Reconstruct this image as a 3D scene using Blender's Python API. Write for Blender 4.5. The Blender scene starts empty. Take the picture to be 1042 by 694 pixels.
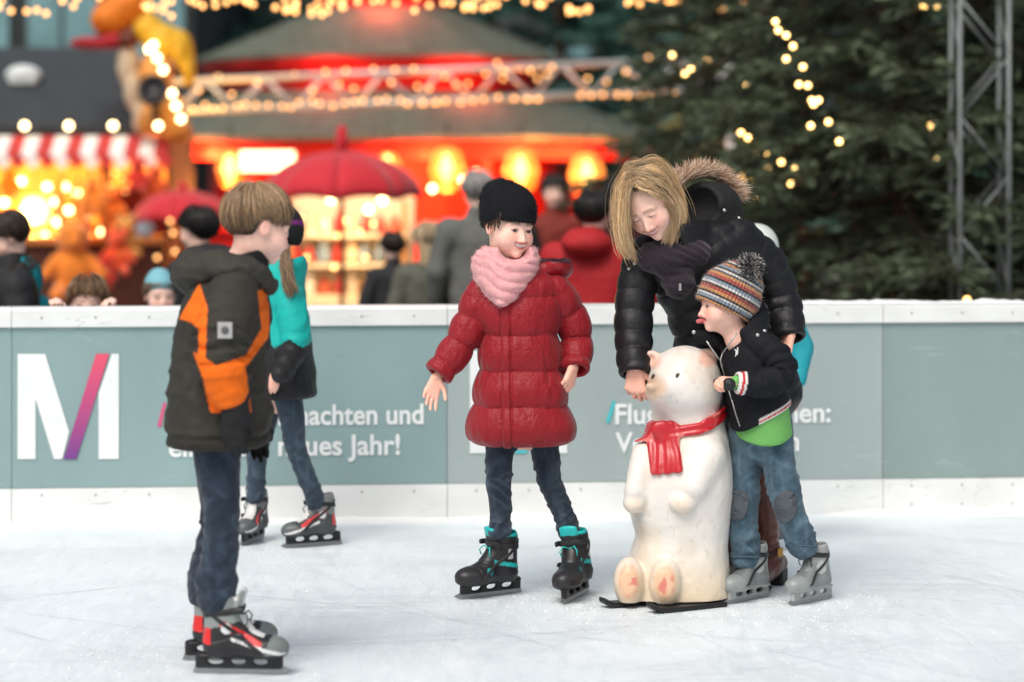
import bpy, bmesh, math, random
import numpy as np
from mathutils import Vector, Matrix

# ------------------------------------------------------------------ camera, sky, sun, exposure
scene = bpy.context.scene
R = math.radians
FPX, CX, HOR, CAMH = 2460.0, 521.0, 175.0, 1.42      # focal length / principal column / horizon row in photo pixels, eye height

cam_d = bpy.data.cameras.new('camera')
cam = bpy.data.objects.new('camera', cam_d)
scene.collection.objects.link(cam)
scene.camera = cam
cam.location = (0, 0, CAMH)
cam.rotation_euler = (R(90), 0, 0)
cam_d.sensor_width = 36.0
cam_d.lens = 36.0 * FPX / 1042.0
cam_d.shift_y = -(347.0 - HOR) / 1042.0
cam_d.clip_end = 2000
cam_d.dof.use_dof = True
cam_d.dof.focus_distance = 8.0
cam_d.dof.aperture_fstop = 1.6
cam_d.dof.aperture_blades = 0

SUN_EL, SUN_AZ = R(54), R(204)                        # azimuth measured clockwise from +Y
world = bpy.data.worlds.new('World')
scene.world = world
world.use_nodes = True
wn, wl = world.node_tree.nodes, world.node_tree.links
wn.clear()
sky = wn.new('ShaderNodeTexSky'); sky.sky_type = 'NISHITA'; sky.sun_disc = False
sky.sun_elevation = SUN_EL; sky.sun_rotation = SUN_AZ
sky.air_density = 1.0; sky.dust_density = 6.0; sky.ozone_density = 1.0
hsv = wn.new('ShaderNodeHueSaturation'); hsv.inputs['Saturation'].default_value = 0.55   # thin even cloud
bgn = wn.new('ShaderNodeBackground'); bgn.inputs['Strength'].default_value = 0.10
wo = wn.new('ShaderNodeOutputWorld')
wl.new(sky.outputs[0], hsv.inputs['Color']); wl.new(hsv.outputs[0], bgn.inputs[0]); wl.new(bgn.outputs[0], wo.inputs[0])

sun_d = bpy.data.lights.new('sun', 'SUN')
sun_d.energy = 1.15; sun_d.angle = R(35); sun_d.color = (1.0, 0.93, 0.85)
sun = bpy.data.objects.new('sun', sun_d)
scene.collection.objects.link(sun)
_sd = Vector((math.sin(SUN_AZ) * math.cos(SUN_EL), math.cos(SUN_AZ) * math.cos(SUN_EL), math.sin(SUN_EL)))
sun.rotation_euler = _sd.to_track_quat('Z', 'Y').to_euler()

vs = scene.view_settings
vs.view_transform = 'Standard'; vs.look = 'None'; vs.gamma = 1.0
vs.use_curve_mapping = False
vs.exposure = 0.42
# ------------------------------------------------------------------ small helpers
COL = scene.collection
rng = np.random.default_rng(7)
random.seed(7)
def V(*a): return np.array(a, dtype=np.float64)
def nrm(v): v = np.asarray(v, float); return v / (np.linalg.norm(v) + 1e-12)
def W(px, py, Y): return V((px - CX) * Y / FPX, Y, CAMH + (HOR - py) * Y / FPX)     # photo pixel at distance Y
def srgb(r, g, b):
    f = lambda c: ((c / 255) / 12.92 if c / 255 <= 0.04045 else ((c / 255 + 0.055) / 1.055) ** 2.4)
    return (f(r), f(g), f(b))

def tag(o, label=None, cat=None, group=None, kind=None):
    if label: o['label'] = label
    if cat: o['category'] = cat
    if group: o['group'] = group
    if kind: o['kind'] = kind
    return o
def thing(name, loc, label, cat, group=None, rz=0):
    o = bpy.data.objects.new(name, None)
    o.empty_display_size = 0.1
    COL.objects.link(o); o.location = Vector(loc); o.rotation_euler = (0, 0, rz)
    return tag(o, label, cat, group)
def obj(name, me, mat=None, parent=None, loc=None, rot=None):
    o = bpy.data.objects.new(name, me)
    COL.objects.link(o)
    if mat is not None and len(me.materials) == 0: me.materials.append(mat)
    if parent is not None: o.parent = parent
    if loc is not None: o.location = Vector(loc)
    if rot is not None: o.rotation_euler = rot
    return o
def new_mesh(name, verts, faces, smooth=False):
    me = bpy.data.meshes.new(name)
    me.from_pydata([tuple(map(float, v)) for v in verts], [], [tuple(map(int, f)) for f in faces])
    if smooth: me.polygons.foreach_set('use_smooth', np.ones(len(me.polygons), bool))
    me.update()
    return me
def np_mesh(name, verts, quads, smooth=True, cols=None, uvw=None):
    """fast mesh from numpy arrays (quads or tris, constant size)"""
    verts = np.asarray(verts, np.float32); quads = np.asarray(quads, np.int32)
    n = quads.shape[1]
    me = bpy.data.meshes.new(name)
    me.vertices.add(len(verts)); me.vertices.foreach_set('co', verts.ravel())
    me.loops.add(quads.size); me.loops.foreach_set('vertex_index', quads.ravel())
    me.polygons.add(len(quads))
    me.polygons.foreach_set('loop_start', np.arange(0, quads.size, n, dtype=np.int32))
    me.polygons.foreach_set('loop_total', np.full(len(quads), n, np.int32))
    me.polygons.foreach_set('use_smooth', np.full(len(quads), smooth))
    me.update(calc_edges=True)
    if cols is not None:
        a = me.color_attributes.new('Col', 'FLOAT_COLOR', 'POINT')
        c4 = np.ones((len(verts), 4), np.float32); c4[:, :3] = cols
        a.data.foreach_set('color', c4.ravel())
    if uvw is not None:
        a = me.attributes.new('uvw', 'FLOAT_VECTOR', 'POINT')
        a.data.foreach_set('vector', np.asarray(uvw, np.float32).ravel())
    return me

class MB:
    """collects plain shapes into one mesh"""
    def __init__(s): s.v = []; s.f = []
    def add(s, vs_, fs):
        n = len(s.v); s.v += [tuple(v) for v in vs_]; s.f += [tuple(i + n for i in f) for f in fs]; return s
    def box(s, lo, hi, M=None):
        x0, y0, z0 = lo; x1, y1, z1 = hi
        vs_ = [V(x, y, z) for x, y, z in ((x0,y0,z0),(x1,y0,z0),(x1,y1,z0),(x0,y1,z0),(x0,y0,z1),(x1,y0,z1),(x1,y1,z1),(x0,y1,z1))]
        if M is not None: vs_ = [M[0] + M[1] @ v for v in vs_]
        return s.add(vs_, [(0,3,2,1),(4,5,6,7),(0,1,5,4),(1,2,6,5),(2,3,7,6),(3,0,4,7)])
    def bar(s, a, b, r, n=8, r2=None):
        return s.tube([a, b], [r, r if r2 is None else r2], n)
    def tube(s, pts, rad, n=8):
        pts = [np.asarray(p, float) for p in pts]
        if np.isscalar(rad): rad = [rad] * len(pts)
        vs_ = []; fs = []; up = None
        for i, p in enumerate(pts):
            t = nrm(pts[min(i + 1, len(pts) - 1)] - pts[max(i - 1, 0)])
            if up is None: up = V(0, 0, 1) if abs(t[2]) < .9 else V(1, 0, 0)
            a = nrm(np.cross(t, up)); b = np.cross(a, t); up = b
            for k in range(n):
                w = 2 * math.pi * k / n
                vs_.append(p + rad[i] * (a * math.cos(w) + b * math.sin(w)))
        for i in range(len(pts) - 1):
            for k in range(n):
                k2 = (k + 1) % n
                fs.append((i*n + k, i*n + k2, (i+1)*n + k2, (i+1)*n + k))
        fs.append(tuple(range(n - 1, -1, -1))); fs.append(tuple(range((len(pts)-1)*n, len(pts)*n)))
        return s.add(vs_, fs)
    def lathe(s, prof, n=24, c=(0, 0, 0), scale=(1, 1)):
        vs_ = []; fs = []
        for r, z in prof:
            for k in range(n):
                w = 2 * math.pi * k / n
                vs_.append((c[0] + r * math.cos(w) * scale[0], c[1] + r * math.sin(w) * scale[1], c[2] + z))
        for i in range(len(prof) - 1):
            for k in range(n):
                k2 = (k + 1) % n
                fs.append((i*n + k, i*n + k2, (i+1)*n + k2, (i+1)*n + k))
        fs.append(tuple(range(n - 1, -1, -1))); fs.append(tuple(range((len(prof)-1)*n, len(prof)*n)))
        return s.add(vs_, fs)
    def prism(s, poly, y0, y1):
        """polygon given in (x, z), extruded along y"""
        n = len(poly)
        vs_ = [(x, y0, z) for x, z in poly] + [(x, y1, z) for x, z in poly]
        fs = [tuple(range(n)), tuple(range(2*n - 1, n - 1, -1))] + [(i, i + n, (i+1) % n + n, (i+1) % n) for i in range(n)]
        return s.add(vs_, fs)
    def build(s, name, mat=None, parent=None, loc=None, rot=None, smooth=False):
        return obj(name, new_mesh(name, s.v, s.f, smooth), mat, parent, loc, rot)

# ------------------------------------------------------------------ materials
MATS = {}
def mat(name, col=(.5, .5, .5), attr=False, rough=.6, spec=.4, metal=0, var=None, bump=None, bump2=None, sheen=0, sss=0,
        emit=None, coat=0, stripes=None, ribs=None, alpha=None, trans=0, scuff=None):
    if name in MATS: return MATS[name]
    m = bpy.data.materials.new(name); m.use_nodes = True
    N, L = m.node_tree.nodes, m.node_tree.links
    b = N['Principled BSDF']
    b.inputs['Roughness'].default_value = rough
    b.inputs['Specular IOR Level'].default_value = spec
    b.inputs['Metallic'].default_value = metal
    if coat: b.inputs['Coat Weight'].default_value = coat; b.inputs['Coat Roughness'].default_value = .25
    if sheen: b.inputs['Sheen Weight'].default_value = sheen; b.inputs['Sheen Roughness'].default_value = .5
    if sss:
        b.inputs['Subsurface Weight'].default_value = sss
        b.inputs['Subsurface Radius'].default_value = (1.0, .35, .2)
        b.inputs['Subsurface Scale'].default_value = .006
    if trans: b.inputs['Transmission Weight'].default_value = trans
    tc = N.new('ShaderNodeTexCoord')
    if attr:
        c = N.new('ShaderNodeAttribute'); c.attribute_name = 'Col'; c_out = c.outputs['Color']
    else:
        c = N.new('ShaderNodeRGB'); c.outputs[0].default_value = (*col, 1); c_out = c.outputs[0]
    if stripes:                                  # colours by the height attribute (uvw.z, 0..1)
        a = N.new('ShaderNodeAttribute'); a.attribute_name = 'uvw'
        sp = N.new('ShaderNodeSeparateXYZ'); L.new(a.outputs['Vector'], sp.inputs[0])
        rp = N.new('ShaderNodeValToRGB'); rp.color_ramp.interpolation = 'CONSTANT'
        el = rp.color_ramp.elements
        el.remove(el[1])
        for i, (t, cc) in enumerate(stripes):
            e = el[0] if i == 0 else el.new(t)
            e.position = t; e.color = (*cc, 1)
        L.new(sp.outputs['Z'], rp.inputs[0]); c_out = rp.outputs[0]
    if var:                                      # (scale, amount[, stretch])
        mp = N.new('ShaderNodeMapping'); L.new(tc.outputs['Object'], mp.inputs[0])
        if len(var) > 2: mp.inputs['Scale'].default_value = var[2]
        n = N.new('ShaderNodeTexNoise'); n.inputs['Scale'].default_value = var[0]; n.inputs['Detail'].default_value = 5
        L.new(mp.outputs[0], n.inputs['Vector'])
        mr = N.new('ShaderNodeMapRange'); mr.inputs['From Min'].default_value = .25; mr.inputs['From Max'].default_value = .75
        mr.inputs['To Min'].default_value = 1 - var[1]; mr.inputs['To Max'].default_value = 1 + var[1]
        L.new(n.outputs['Fac'], mr.inputs['Value'])
        mx = N.new('ShaderNodeVectorMath'); mx.operation = 'SCALE'
        L.new(c_out, mx.inputs[0]); L.new(mr.outputs[0], mx.inputs['Scale']); c_out = mx.outputs[0]
    for (sc_, st_, ro_, am_, cc_) in (scuff or ()):   # fine scratches: thin level lines of stretched noise, broken up by a mask
        mp = N.new('ShaderNodeMapping'); L.new(tc.outputs['Object'], mp.inputs[0]); mp.inputs['Scale'].default_value = st_; mp.inputs['Rotation'].default_value = (0, ro_, 0)
        n = N.new('ShaderNodeTexNoise'); n.inputs['Scale'].default_value = sc_; n.inputs['Detail'].default_value = 1; L.new(mp.outputs[0], n.inputs['Vector'])
        s1 = N.new('ShaderNodeMath'); s1.operation = 'SUBTRACT'; s1.inputs[1].default_value = .5; L.new(n.outputs['Fac'], s1.inputs[0])
        s2 = N.new('ShaderNodeMath'); s2.operation = 'ABSOLUTE'; L.new(s1.outputs[0], s2.inputs[0])
        r1 = N.new('ShaderNodeMapRange'); r1.inputs[1].default_value = .002; r1.inputs[2].default_value = .008; r1.inputs[3].default_value = am_; r1.inputs[4].default_value = 0; L.new(s2.outputs[0], r1.inputs[0])
        n2 = N.new('ShaderNodeTexNoise'); n2.inputs['Scale'].default_value = 3.3; L.new(tc.outputs['Object'], n2.inputs['Vector'])
        r2 = N.new('ShaderNodeMapRange'); r2.inputs[1].default_value = .52; r2.inputs[2].default_value = .66; L.new(n2.outputs['Fac'], r2.inputs[0])
        ml = N.new('ShaderNodeMath'); ml.operation = 'MULTIPLY'; L.new(r1.outputs[0], ml.inputs[0]); L.new(r2.outputs[0], ml.inputs[1])
        mx = N.new('ShaderNodeMix'); mx.data_type = 'RGBA'; L.new(ml.outputs[0], mx.inputs[0]); L.new(c_out, mx.inputs[6]); mx.inputs[7].default_value = (*cc_, 1); c_out = mx.outputs[2]
    L.new(c_out, b.inputs['Base Color'])
    prev = None
    for bp in (bump, bump2):
        if not bp: continue                      # (scale, distance[, stretch])
        mp = N.new('ShaderNodeMapping'); L.new(tc.outputs['Object'], mp.inputs[0])
        if len(bp) > 2: mp.inputs['Scale'].default_value = bp[2]
        n = N.new('ShaderNodeTexNoise'); n.inputs['Scale'].default_value = bp[0]; n.inputs['Detail'].default_value = 4
        L.new(mp.outputs[0], n.inputs['Vector'])
        bu = N.new('ShaderNodeBump'); bu.inputs['Distance'].default_value = bp[1]; bu.inputs['Strength'].default_value = 1
        L.new(n.outputs['Fac'], bu.inputs['Height'])
        if prev: L.new(prev, bu.inputs['Normal'])
        prev = bu.outputs[0]
    if ribs:                                     # (count, distance): vertical ribs on the turn attribute (uvw.x, 0..1)
        a = N.new('ShaderNodeAttribute'); a.attribute_name = 'uvw'
        sp = N.new('ShaderNodeSeparateXYZ'); L.new(a.outputs['Vector'], sp.inputs[0])
        def wave(sock, k):
            ml = N.new('ShaderNodeMath'); ml.operation = 'MULTIPLY'; ml.inputs[1].default_value = k * 2 * math.pi; L.new(sock, ml.inputs[0])
            sn = N.new('ShaderNodeMath'); sn.operation = 'SINE'; L.new(ml.outputs[0], sn.inputs[0]); return sn.outputs[0]
        w1 = wave(sp.outputs['X'], ribs[0]); out = w1
        if len(ribs) > 2:
            w2 = wave(sp.outputs['Z'], ribs[2])
            ad = N.new('ShaderNodeMath'); ad.operation = 'MULTIPLY_ADD'; ad.inputs[1].default_value = .5
            L.new(w2, ad.inputs[0]); L.new(w1, ad.inputs[2]); out = ad.outputs[0]
        bu = N.new('ShaderNodeBump'); bu.inputs['Distance'].default_value = ribs[1]
        L.new(out, bu.inputs['Height'])
        if prev: L.new(prev, bu.inputs['Normal'])
        prev = bu.outputs[0]
    if prev: L.new(prev, b.inputs['Normal'])
    if emit:
        b.inputs['Emission Color'].default_value = (*emit[0], 1); b.inputs['Emission Strength'].default_value = emit[1]
    MATS[name] = m
    return m

# ------------------------------------------------------------------ implicit shapes (numpy) -> smooth meshes
def _hash(ix, iy, iz):
    h = (ix * 374761393 + iy * 668265263 + iz * 2147483647 + 1274126177) & 0xffffffff
    h = ((h ^ (h >> 13)) * 1274126177) & 0xffffffff
    return ((h ^ (h >> 16)) & 0xffff).astype(np.float32) / 65535.0
def noise(P, s=1.0, off=0.0):
    """value noise in -1..1; s scalar or per-axis frequency"""
    Q = P * np.asarray(s, np.float32) + off
    I = np.floor(Q); Fr = Q - I; I = I.astype(np.int64); u = Fr * Fr * (3 - 2 * Fr)
    r = 0
    for dx in (0, 1):
        wx = u[:, 0] if dx else 1 - u[:, 0]
        for dy in (0, 1):
            wy = u[:, 1] if dy else 1 - u[:, 1]
            for dz in (0, 1):
                wz = u[:, 2] if dz else 1 - u[:, 2]
                r = r + wx * wy * wz * _hash(I[:, 0] + dx, I[:, 1] + dy, I[:, 2] + dz)
    return (r * 2 - 1).astype(np.float32)
def smin(a, b, k):
    if k <= 0: return np.minimum(a, b)
    h = np.clip(.5 + .5 * (b - a) / k, 0, 1)
    return b * (1 - h) + a * h - k * h * (1 - h)
def smax(a, b, k): return -smin(-a, -b, k)
def sph(P, c, r): return np.linalg.norm(P - np.asarray(c, np.float32), axis=1) - r
def cap(P, a, b, ra, rb):
    a = np.asarray(a, np.float32); b = np.asarray(b, np.float32); ba = b - a
    pa = P - a; h = np.clip(pa @ ba / max(float(ba @ ba), 1e-9), 0, 1)
    return np.linalg.norm(pa - h[:, None] * ba, axis=1) - (ra + (rb - ra) * h)
def ell(P, c, r, M=None):
    q = P - np.asarray(c, np.float32)
    if M is not None: q = q @ np.asarray(M, np.float32)          # columns of M are the axes
    r = np.asarray(r, np.float32)
    k0 = np.linalg.norm(q / r, axis=1); k1 = np.linalg.norm(q / (r * r), axis=1)
    return np.where(k1 < 1e-6, -r.min(), k0 * (k0 - 1) / np.maximum(k1, 1e-6))
def ecap(P, a, b, wa, da, wb, db, side):
    """tapered capsule with elliptic sections: half width w along `side`, half depth d across it"""
    a = np.asarray(a, float); b = np.asarray(b, float); L_ = np.linalg.norm(b - a); t = (b - a) / L_
    s = nrm(np.asarray(side, float) - t * (np.asarray(side, float) @ t)); n = np.cross(t, s)
    q = P - a.astype(np.float32)
    z = q @ t.astype(np.float32); u = q @ s.astype(np.float32); v = q @ n.astype(np.float32)
    h = np.clip(z / L_, 0, 1); w = wa + (wb - wa) * h; d = da + (db - da) * h; e = z - h * L_
    m = np.minimum(w, d)
    return (np.sqrt((u / w) ** 2 + (v / d) ** 2 + (e / m) ** 2) - 1) * m
def box(P, c, hsz, r=0.0, M=None):
    q = P - np.asarray(c, np.float32)
    if M is not None: q = q @ np.asarray(M, np.float32)
    q = np.abs(q) - (np.asarray(hsz, np.float32) - r)
    return np.linalg.norm(np.maximum(q, 0), axis=1) + np.minimum(q.max(1), 0) - r
def curve(pts, n=8):
    """Catmull-Rom resample of a polyline with any number of columns"""
    p = np.array(pts, float); out = []
    for i in range(len(p) - 1):
        p0 = p[max(i - 1, 0)]; p1 = p[i]; p2 = p[i + 1]; p3 = p[min(i + 2, len(p) - 1)]
        for k in range(n):
            t = k / n
            out.append(.5 * ((2*p1) + (-p0 + p2)*t + (2*p0 - 5*p1 + 4*p2 - p3)*t*t + (-p0 + 3*p1 - 3*p2 + p3)*t**3))
    out.append(p[-1])
    return np.array(out)
def tube(P, pts, rad, n=4):
    """smooth tapered tube; returns distance and arc length of the nearest point"""
    C = curve(np.column_stack([np.array(pts, float), rad]), n)
    best = np.full(len(P), 1e3, np.float32); arc = np.zeros(len(P), np.float32); s0 = 0
    for i in range(len(C) - 1):
        a = C[i, :3].astype(np.float32); b = C[i + 1, :3].astype(np.float32); ba = b - a; ll = float(np.sqrt(ba @ ba))
        pa = P - a; h = np.clip(pa @ ba / max(ll * ll, 1e-9), 0, 1)
        d = np.linalg.norm(pa - h[:, None] * ba, axis=1) - (C[i, 3] + (C[i + 1, 3] - C[i, 3]) * h)
        m = d < best
        best = np.where(m, d, best); arc = np.where(m, s0 + h * ll, arc); s0 += ll
    return best, arc, s0
def hermite(zs, ys, zq):
    """smooth interpolation of ys over increasing zs"""
    C = curve(np.column_stack([zs, ys]), 10)
    return np.interp(zq, C[:, 0], C[:, 1]).astype(np.float32)
def zloft(P, rows, pw=2.0, grow=None, rnd=.02, tw=None):
    """stack of (super)ellipses: rows of (z, cx, cy, half width, half depth), any z order"""
    r = np.array(sorted(rows, key=lambda t: t[0]), float)
    z = P[:, 2]; zc = np.clip(z, r[0, 0], r[-1, 0])
    cx = hermite(r[:, 0], r[:, 1], zc); cy = hermite(r[:, 0], r[:, 2], zc)
    a = hermite(r[:, 0], r[:, 3], zc); b = hermite(r[:, 0], r[:, 4], zc)
    x = P[:, 0] - cx; y = P[:, 1] - cy
    if tw: c, s = math.cos(tw), math.sin(tw); x, y = c * x + s * y, -s * x + c * y
    q = (np.abs(x / a) ** pw + np.abs(y / b) ** pw) ** (1 / pw)
    d = (q - 1) * np.minimum(a, b)
    if grow is not None: d = d - grow
    return smax(d, np.maximum(z - r[-1, 0], r[0, 0] - z), rnd)
def near(P, c, rad, fn, big=1.0):
    """evaluate fn only near a centre (the rest gets a safe large value)"""
    dd = np.linalg.norm(P - np.asarray(c, np.float32), axis=1) - rad
    out = np.maximum(dd, .03).astype(np.float32) + .03
    m = dd < .06
    if m.any(): out[m] = fn(P[m])
    return out

def surf(fn, lo, hi, h, zs=None):
    """naive surface nets over a (rectilinear) grid, evaluated only near the surface"""
    ax = [np.arange(lo[i], hi[i] + h, h, dtype=np.float32) for i in range(3)]
    if zs is not None: ax[2] = np.asarray(zs, np.float32)
    n = [len(a) for a in ax]
    def ev(ix, iy, iz):
        P = np.column_stack([ax[0][ix], ax[1][iy], ax[2][iz]])
        out = np.empty(len(P), np.float32)
        for s in range(0, len(P), 400000): out[s:s + 400000] = fn(P[s:s + 400000])
        return out
    S = 6
    ci = [np.unique(np.append(np.arange(0, k, S), k - 1)) for k in n]
    g = np.meshgrid(*ci, indexing='ij')
    Dc = ev(*[t.ravel() for t in g]).reshape(g[0].shape)
    up = [np.minimum(np.round(np.arange(k) / S).astype(int), len(c) - 1) for k, c in zip(n, ci)]
    D = Dc[np.ix_(*up)]
    hz = np.gradient(ax[2]).max() if len(ax[2]) > 1 else h
    thr = S * .5 * math.sqrt(2 * h * h + hz * hz) * 1.35 + h
    M = np.argwhere(np.abs(D) < thr)
    # middle pass on every second node, then the fine pass
    m2 = M[(M % 2 == 0).all(1)]
    if len(M) > 300000:
        d2 = ev(*m2.T)
        D2 = np.full(tuple((k + 1) // 2 + 1 for k in n), np.nan, np.float32)
        D2[tuple((m2 // 2).T)] = d2
        v = D2[tuple(((M + (M % 2) * 0) // 2).T)]
        vv = np.where(np.isnan(v), 0, v)
        D[tuple(M.T)] = np.where(np.isnan(v), D[tuple(M.T)], v)
        M = M[np.abs(vv) < 1.35 * math.sqrt(2 * h * h + hz * hz) * 1.0 + h]
    D[tuple(M.T)] = ev(*M.T)
    inside = D < 0
    c = inside[:-1,:-1,:-1].astype(np.int8)
    for dx, dy, dz in ((1,0,0),(0,1,0),(0,0,1),(1,1,0),(1,0,1),(0,1,1),(1,1,1)):
        c = c + inside[dx:n[0]-1+dx, dy:n[1]-1+dy, dz:n[2]-1+dz]
    act = np.argwhere((c > 0) & (c < 8))
    if len(act) == 0: return np.zeros((0, 3)), np.zeros((0, 4), int)
    idx = np.full(c.shape, -1, np.int32); idx[tuple(act.T)] = np.arange(len(act))
    corners = [(0,0,0),(1,0,0),(0,1,0),(1,1,0),(0,0,1),(1,0,1),(0,1,1),(1,1,1)]
    cd = [D[tuple((act + np.array(k)).T)] for k in corners]
    cp = [np.column_stack([ax[j][act[:, j] + k[j]] for j in range(3)]) for k in corners]
    acc = np.zeros((len(act), 3), np.float32); cnt = np.zeros(len(act), np.float32)
    for a, b in ((0,1),(2,3),(4,5),(6,7),(0,2),(1,3),(4,6),(5,7),(0,4),(1,5),(2,6),(3,7)):
        m = (cd[a] < 0) != (cd[b] < 0)
        t = np.where(m, cd[a] / np.where(np.abs(cd[a] - cd[b]) < 1e-9, 1e-9, cd[a] - cd[b]), 0)
        acc += np.where(m[:, None], cp[a] + t[:, None] * (cp[b] - cp[a]), 0); cnt += m
    verts = acc / np.maximum(cnt, 1)[:, None]
    quads = []
    for axis in range(3):
        sl0 = [slice(None)] * 3; sl1 = [slice(None)] * 3
        sl0[axis] = slice(0, -1); sl1[axis] = slice(1, None)
        A = inside[tuple(sl0)]; B = inside[tuple(sl1)]
        e = np.argwhere(A != B)
        o1, o2 = [(1, 2), (2, 0), (0, 1)][axis]
        ok = (e[:, o1] > 0) & (e[:, o2] > 0) & (e[:, o1] < n[o1] - 1) & (e[:, o2] < n[o2] - 1)
        e = e[ok]; fl = A[tuple(e.T)]
        def cell(d1, d2):
            k = e.copy(); k[:, o1] -= d1; k[:, o2] -= d2
            return idx[tuple(k.T)]
        q = np.column_stack([cell(1, 1), cell(0, 1), cell(0, 0), cell(1, 0)])
        q[~fl] = q[~fl][:, ::-1]
        quads.append(q[(q >= 0).all(1)])
    return verts, np.concatenate(quads)

def relax(v, q, it=1):
    """light Laplacian smoothing"""
    for _ in range(it):
        s = np.zeros_like(v); c = np.zeros(len(v), np.float32)
        for a, b in ((0, 1), (1, 2), (2, 3), (3, 0)):
            np.add.at(s, q[:, a], v[q[:, b]]); np.add.at(c, q[:, a], 1)
            np.add.at(s, q[:, b], v[q[:, a]]); np.add.at(c, q[:, b], 1)
        v = .5 * v + .5 * s / np.maximum(c, 1)[:, None]
    return v

def blob(name, fn, lo, hi, h, m, parent, col=None, uvw=None, zs=None, sm=1, base=None):
    """an implicit shape as a mesh object under parent; base = distance used for nothing else than clarity"""
    v, q = surf(fn, lo, hi, h, zs)
    if sm and len(v): v = relax(v.astype(np.float32), q, sm)
    cols = col(v) if col is not None else None
    if cols is not None: cols = np.asarray(cols, np.float32)
    me = np_mesh(name, v, q, True, cols, uvw(v) if uvw else None)
    return obj(name, me, m, parent)

def mixc(c, w, c2):
    w = np.clip(w, 0, 1)[:, None]
    return c * (1 - w) + np.asarray(c2, np.float32) * w
def flat(P, c): return np.tile(np.asarray(c, np.float32), (len(P), 1))
def sst(e0, e1, x):
    t = np.clip((x - e0) / (e1 - e0), 0, 1); return t * t * (3 - 2 * t)

def rot_frame(yaw, pitch=0, roll=0):
    """columns right, forward, up. yaw 0 looks away (+y), yaw 90 looks to -x, yaw 180 looks at the camera; pitch > 0 looks up; roll > 0 tips the crown to the right (+x when looking away)"""
    cy, sy = math.cos(R(yaw)), math.sin(R(yaw)); cp, sp = math.cos(R(pitch)), math.sin(R(pitch)); cr, sr = math.cos(R(roll)), math.sin(R(roll))
    Z = np.array([[cy, -sy, 0], [sy, cy, 0], [0, 0, 1]]); X = np.array([[1, 0, 0], [0, cp, -sp], [0, sp, cp]]); Yr = np.array([[cr, 0, sr], [0, 1, 0], [-sr, 0, cr]])
    return Z @ X @ Yr

def strands(name, paths, rads, cols, m, parent, n=3):
    """many thin tapered strands as one mesh. paths: (N, K, 3)"""
    paths = np.asarray(paths, np.float32); N_, K, _ = paths.shape
    t = np.gradient(paths, axis=1); t /= np.linalg.norm(t, axis=2, keepdims=True) + 1e-9
    ref = np.tile(np.array([.31, .77, .55], np.float32), (N_, K, 1))
    a = np.cross(t, ref); a /= np.linalg.norm(a, axis=2, keepdims=True) + 1e-9; b = np.cross(t, a)
    prof = np.asarray(rads, np.float32)
    if prof.ndim == 1: prof = np.tile(prof, (N_, 1))
    rings = []
    for k in range(n):
        w = 2 * math.pi * k / n
        rings.append(paths + prof[:, :, None] * (a * math.cos(w) + b * math.sin(w)))
    vts = np.stack(rings, 2).reshape(-1, 3)                    # N, K, n
    base = (np.arange(N_)[:, None, None] * K + np.arange(K - 1)[None, :, None]) * n
    k0 = np.arange(n)[None, None, :]; k1 = (k0 + 1) % n
    q = np.stack([base + k0, base + k1, base + n + k1, base + n + k0], -1).reshape(-1, 4)
    cc = None
    if cols is not None:
        cols = np.asarray(cols, np.float32)
        cc = np.repeat(cols, K * n, axis=0) if cols.ndim == 2 else np.repeat(cols.reshape(-1, 3), n, axis=0)
    return obj(name, np_mesh(name, vts, q, True, cc), m, parent)

def fuzz(o, n, ln, r, cols, m, seed=1, lean=.6):
    """short fibres standing off a knitted or fleecy surface, as a part of it"""
    g = np.random.default_rng(seed); me = o.data; N_ = len(me.vertices)
    co = np.empty(N_ * 3, np.float32); me.vertices.foreach_get('co', co); co = co.reshape(-1, 3)
    no = np.empty(N_ * 3, np.float32); me.vertices.foreach_get('normal', no); no = no.reshape(-1, 3)
    i = g.integers(N_, size=n); d = no[i] + g.normal(0, lean, (n, 3)); d /= np.linalg.norm(d, axis=1, keepdims=True)
    d2 = d + g.normal(0, lean, (n, 3)); L_ = ln * g.uniform(.4, 1.2, (n, 1))
    paths = np.stack([co[i] - no[i] * .001, co[i] + d * L_ * .5, co[i] + d2 * L_ * .9], 1)
    c = np.asarray(cols, np.float32)[g.integers(len(cols), size=n)] * g.uniform(.8, 1.2, (n, 1))
    f = strands('fuzz', paths, [r, r * .8, r * .3], c, m, o)
    f['kind'] = 'stuff'; return f
# ------------------------------------------------------------------ setting: ground, ice
GZ = -0.30                                            # market ground lies below the ice platform
m_ground = mat('ground_paving', srgb(92, 90, 86), rough=.85, var=(3, .25), bump=(30, .004))
g = new_mesh('ground', [(-300, -300, GZ), (300, -300, GZ), (300, 400, GZ), (-300, 400, GZ)], [(0, 1, 2, 3)])
tag(obj('ground', g, m_ground), kind='structure')

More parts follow.
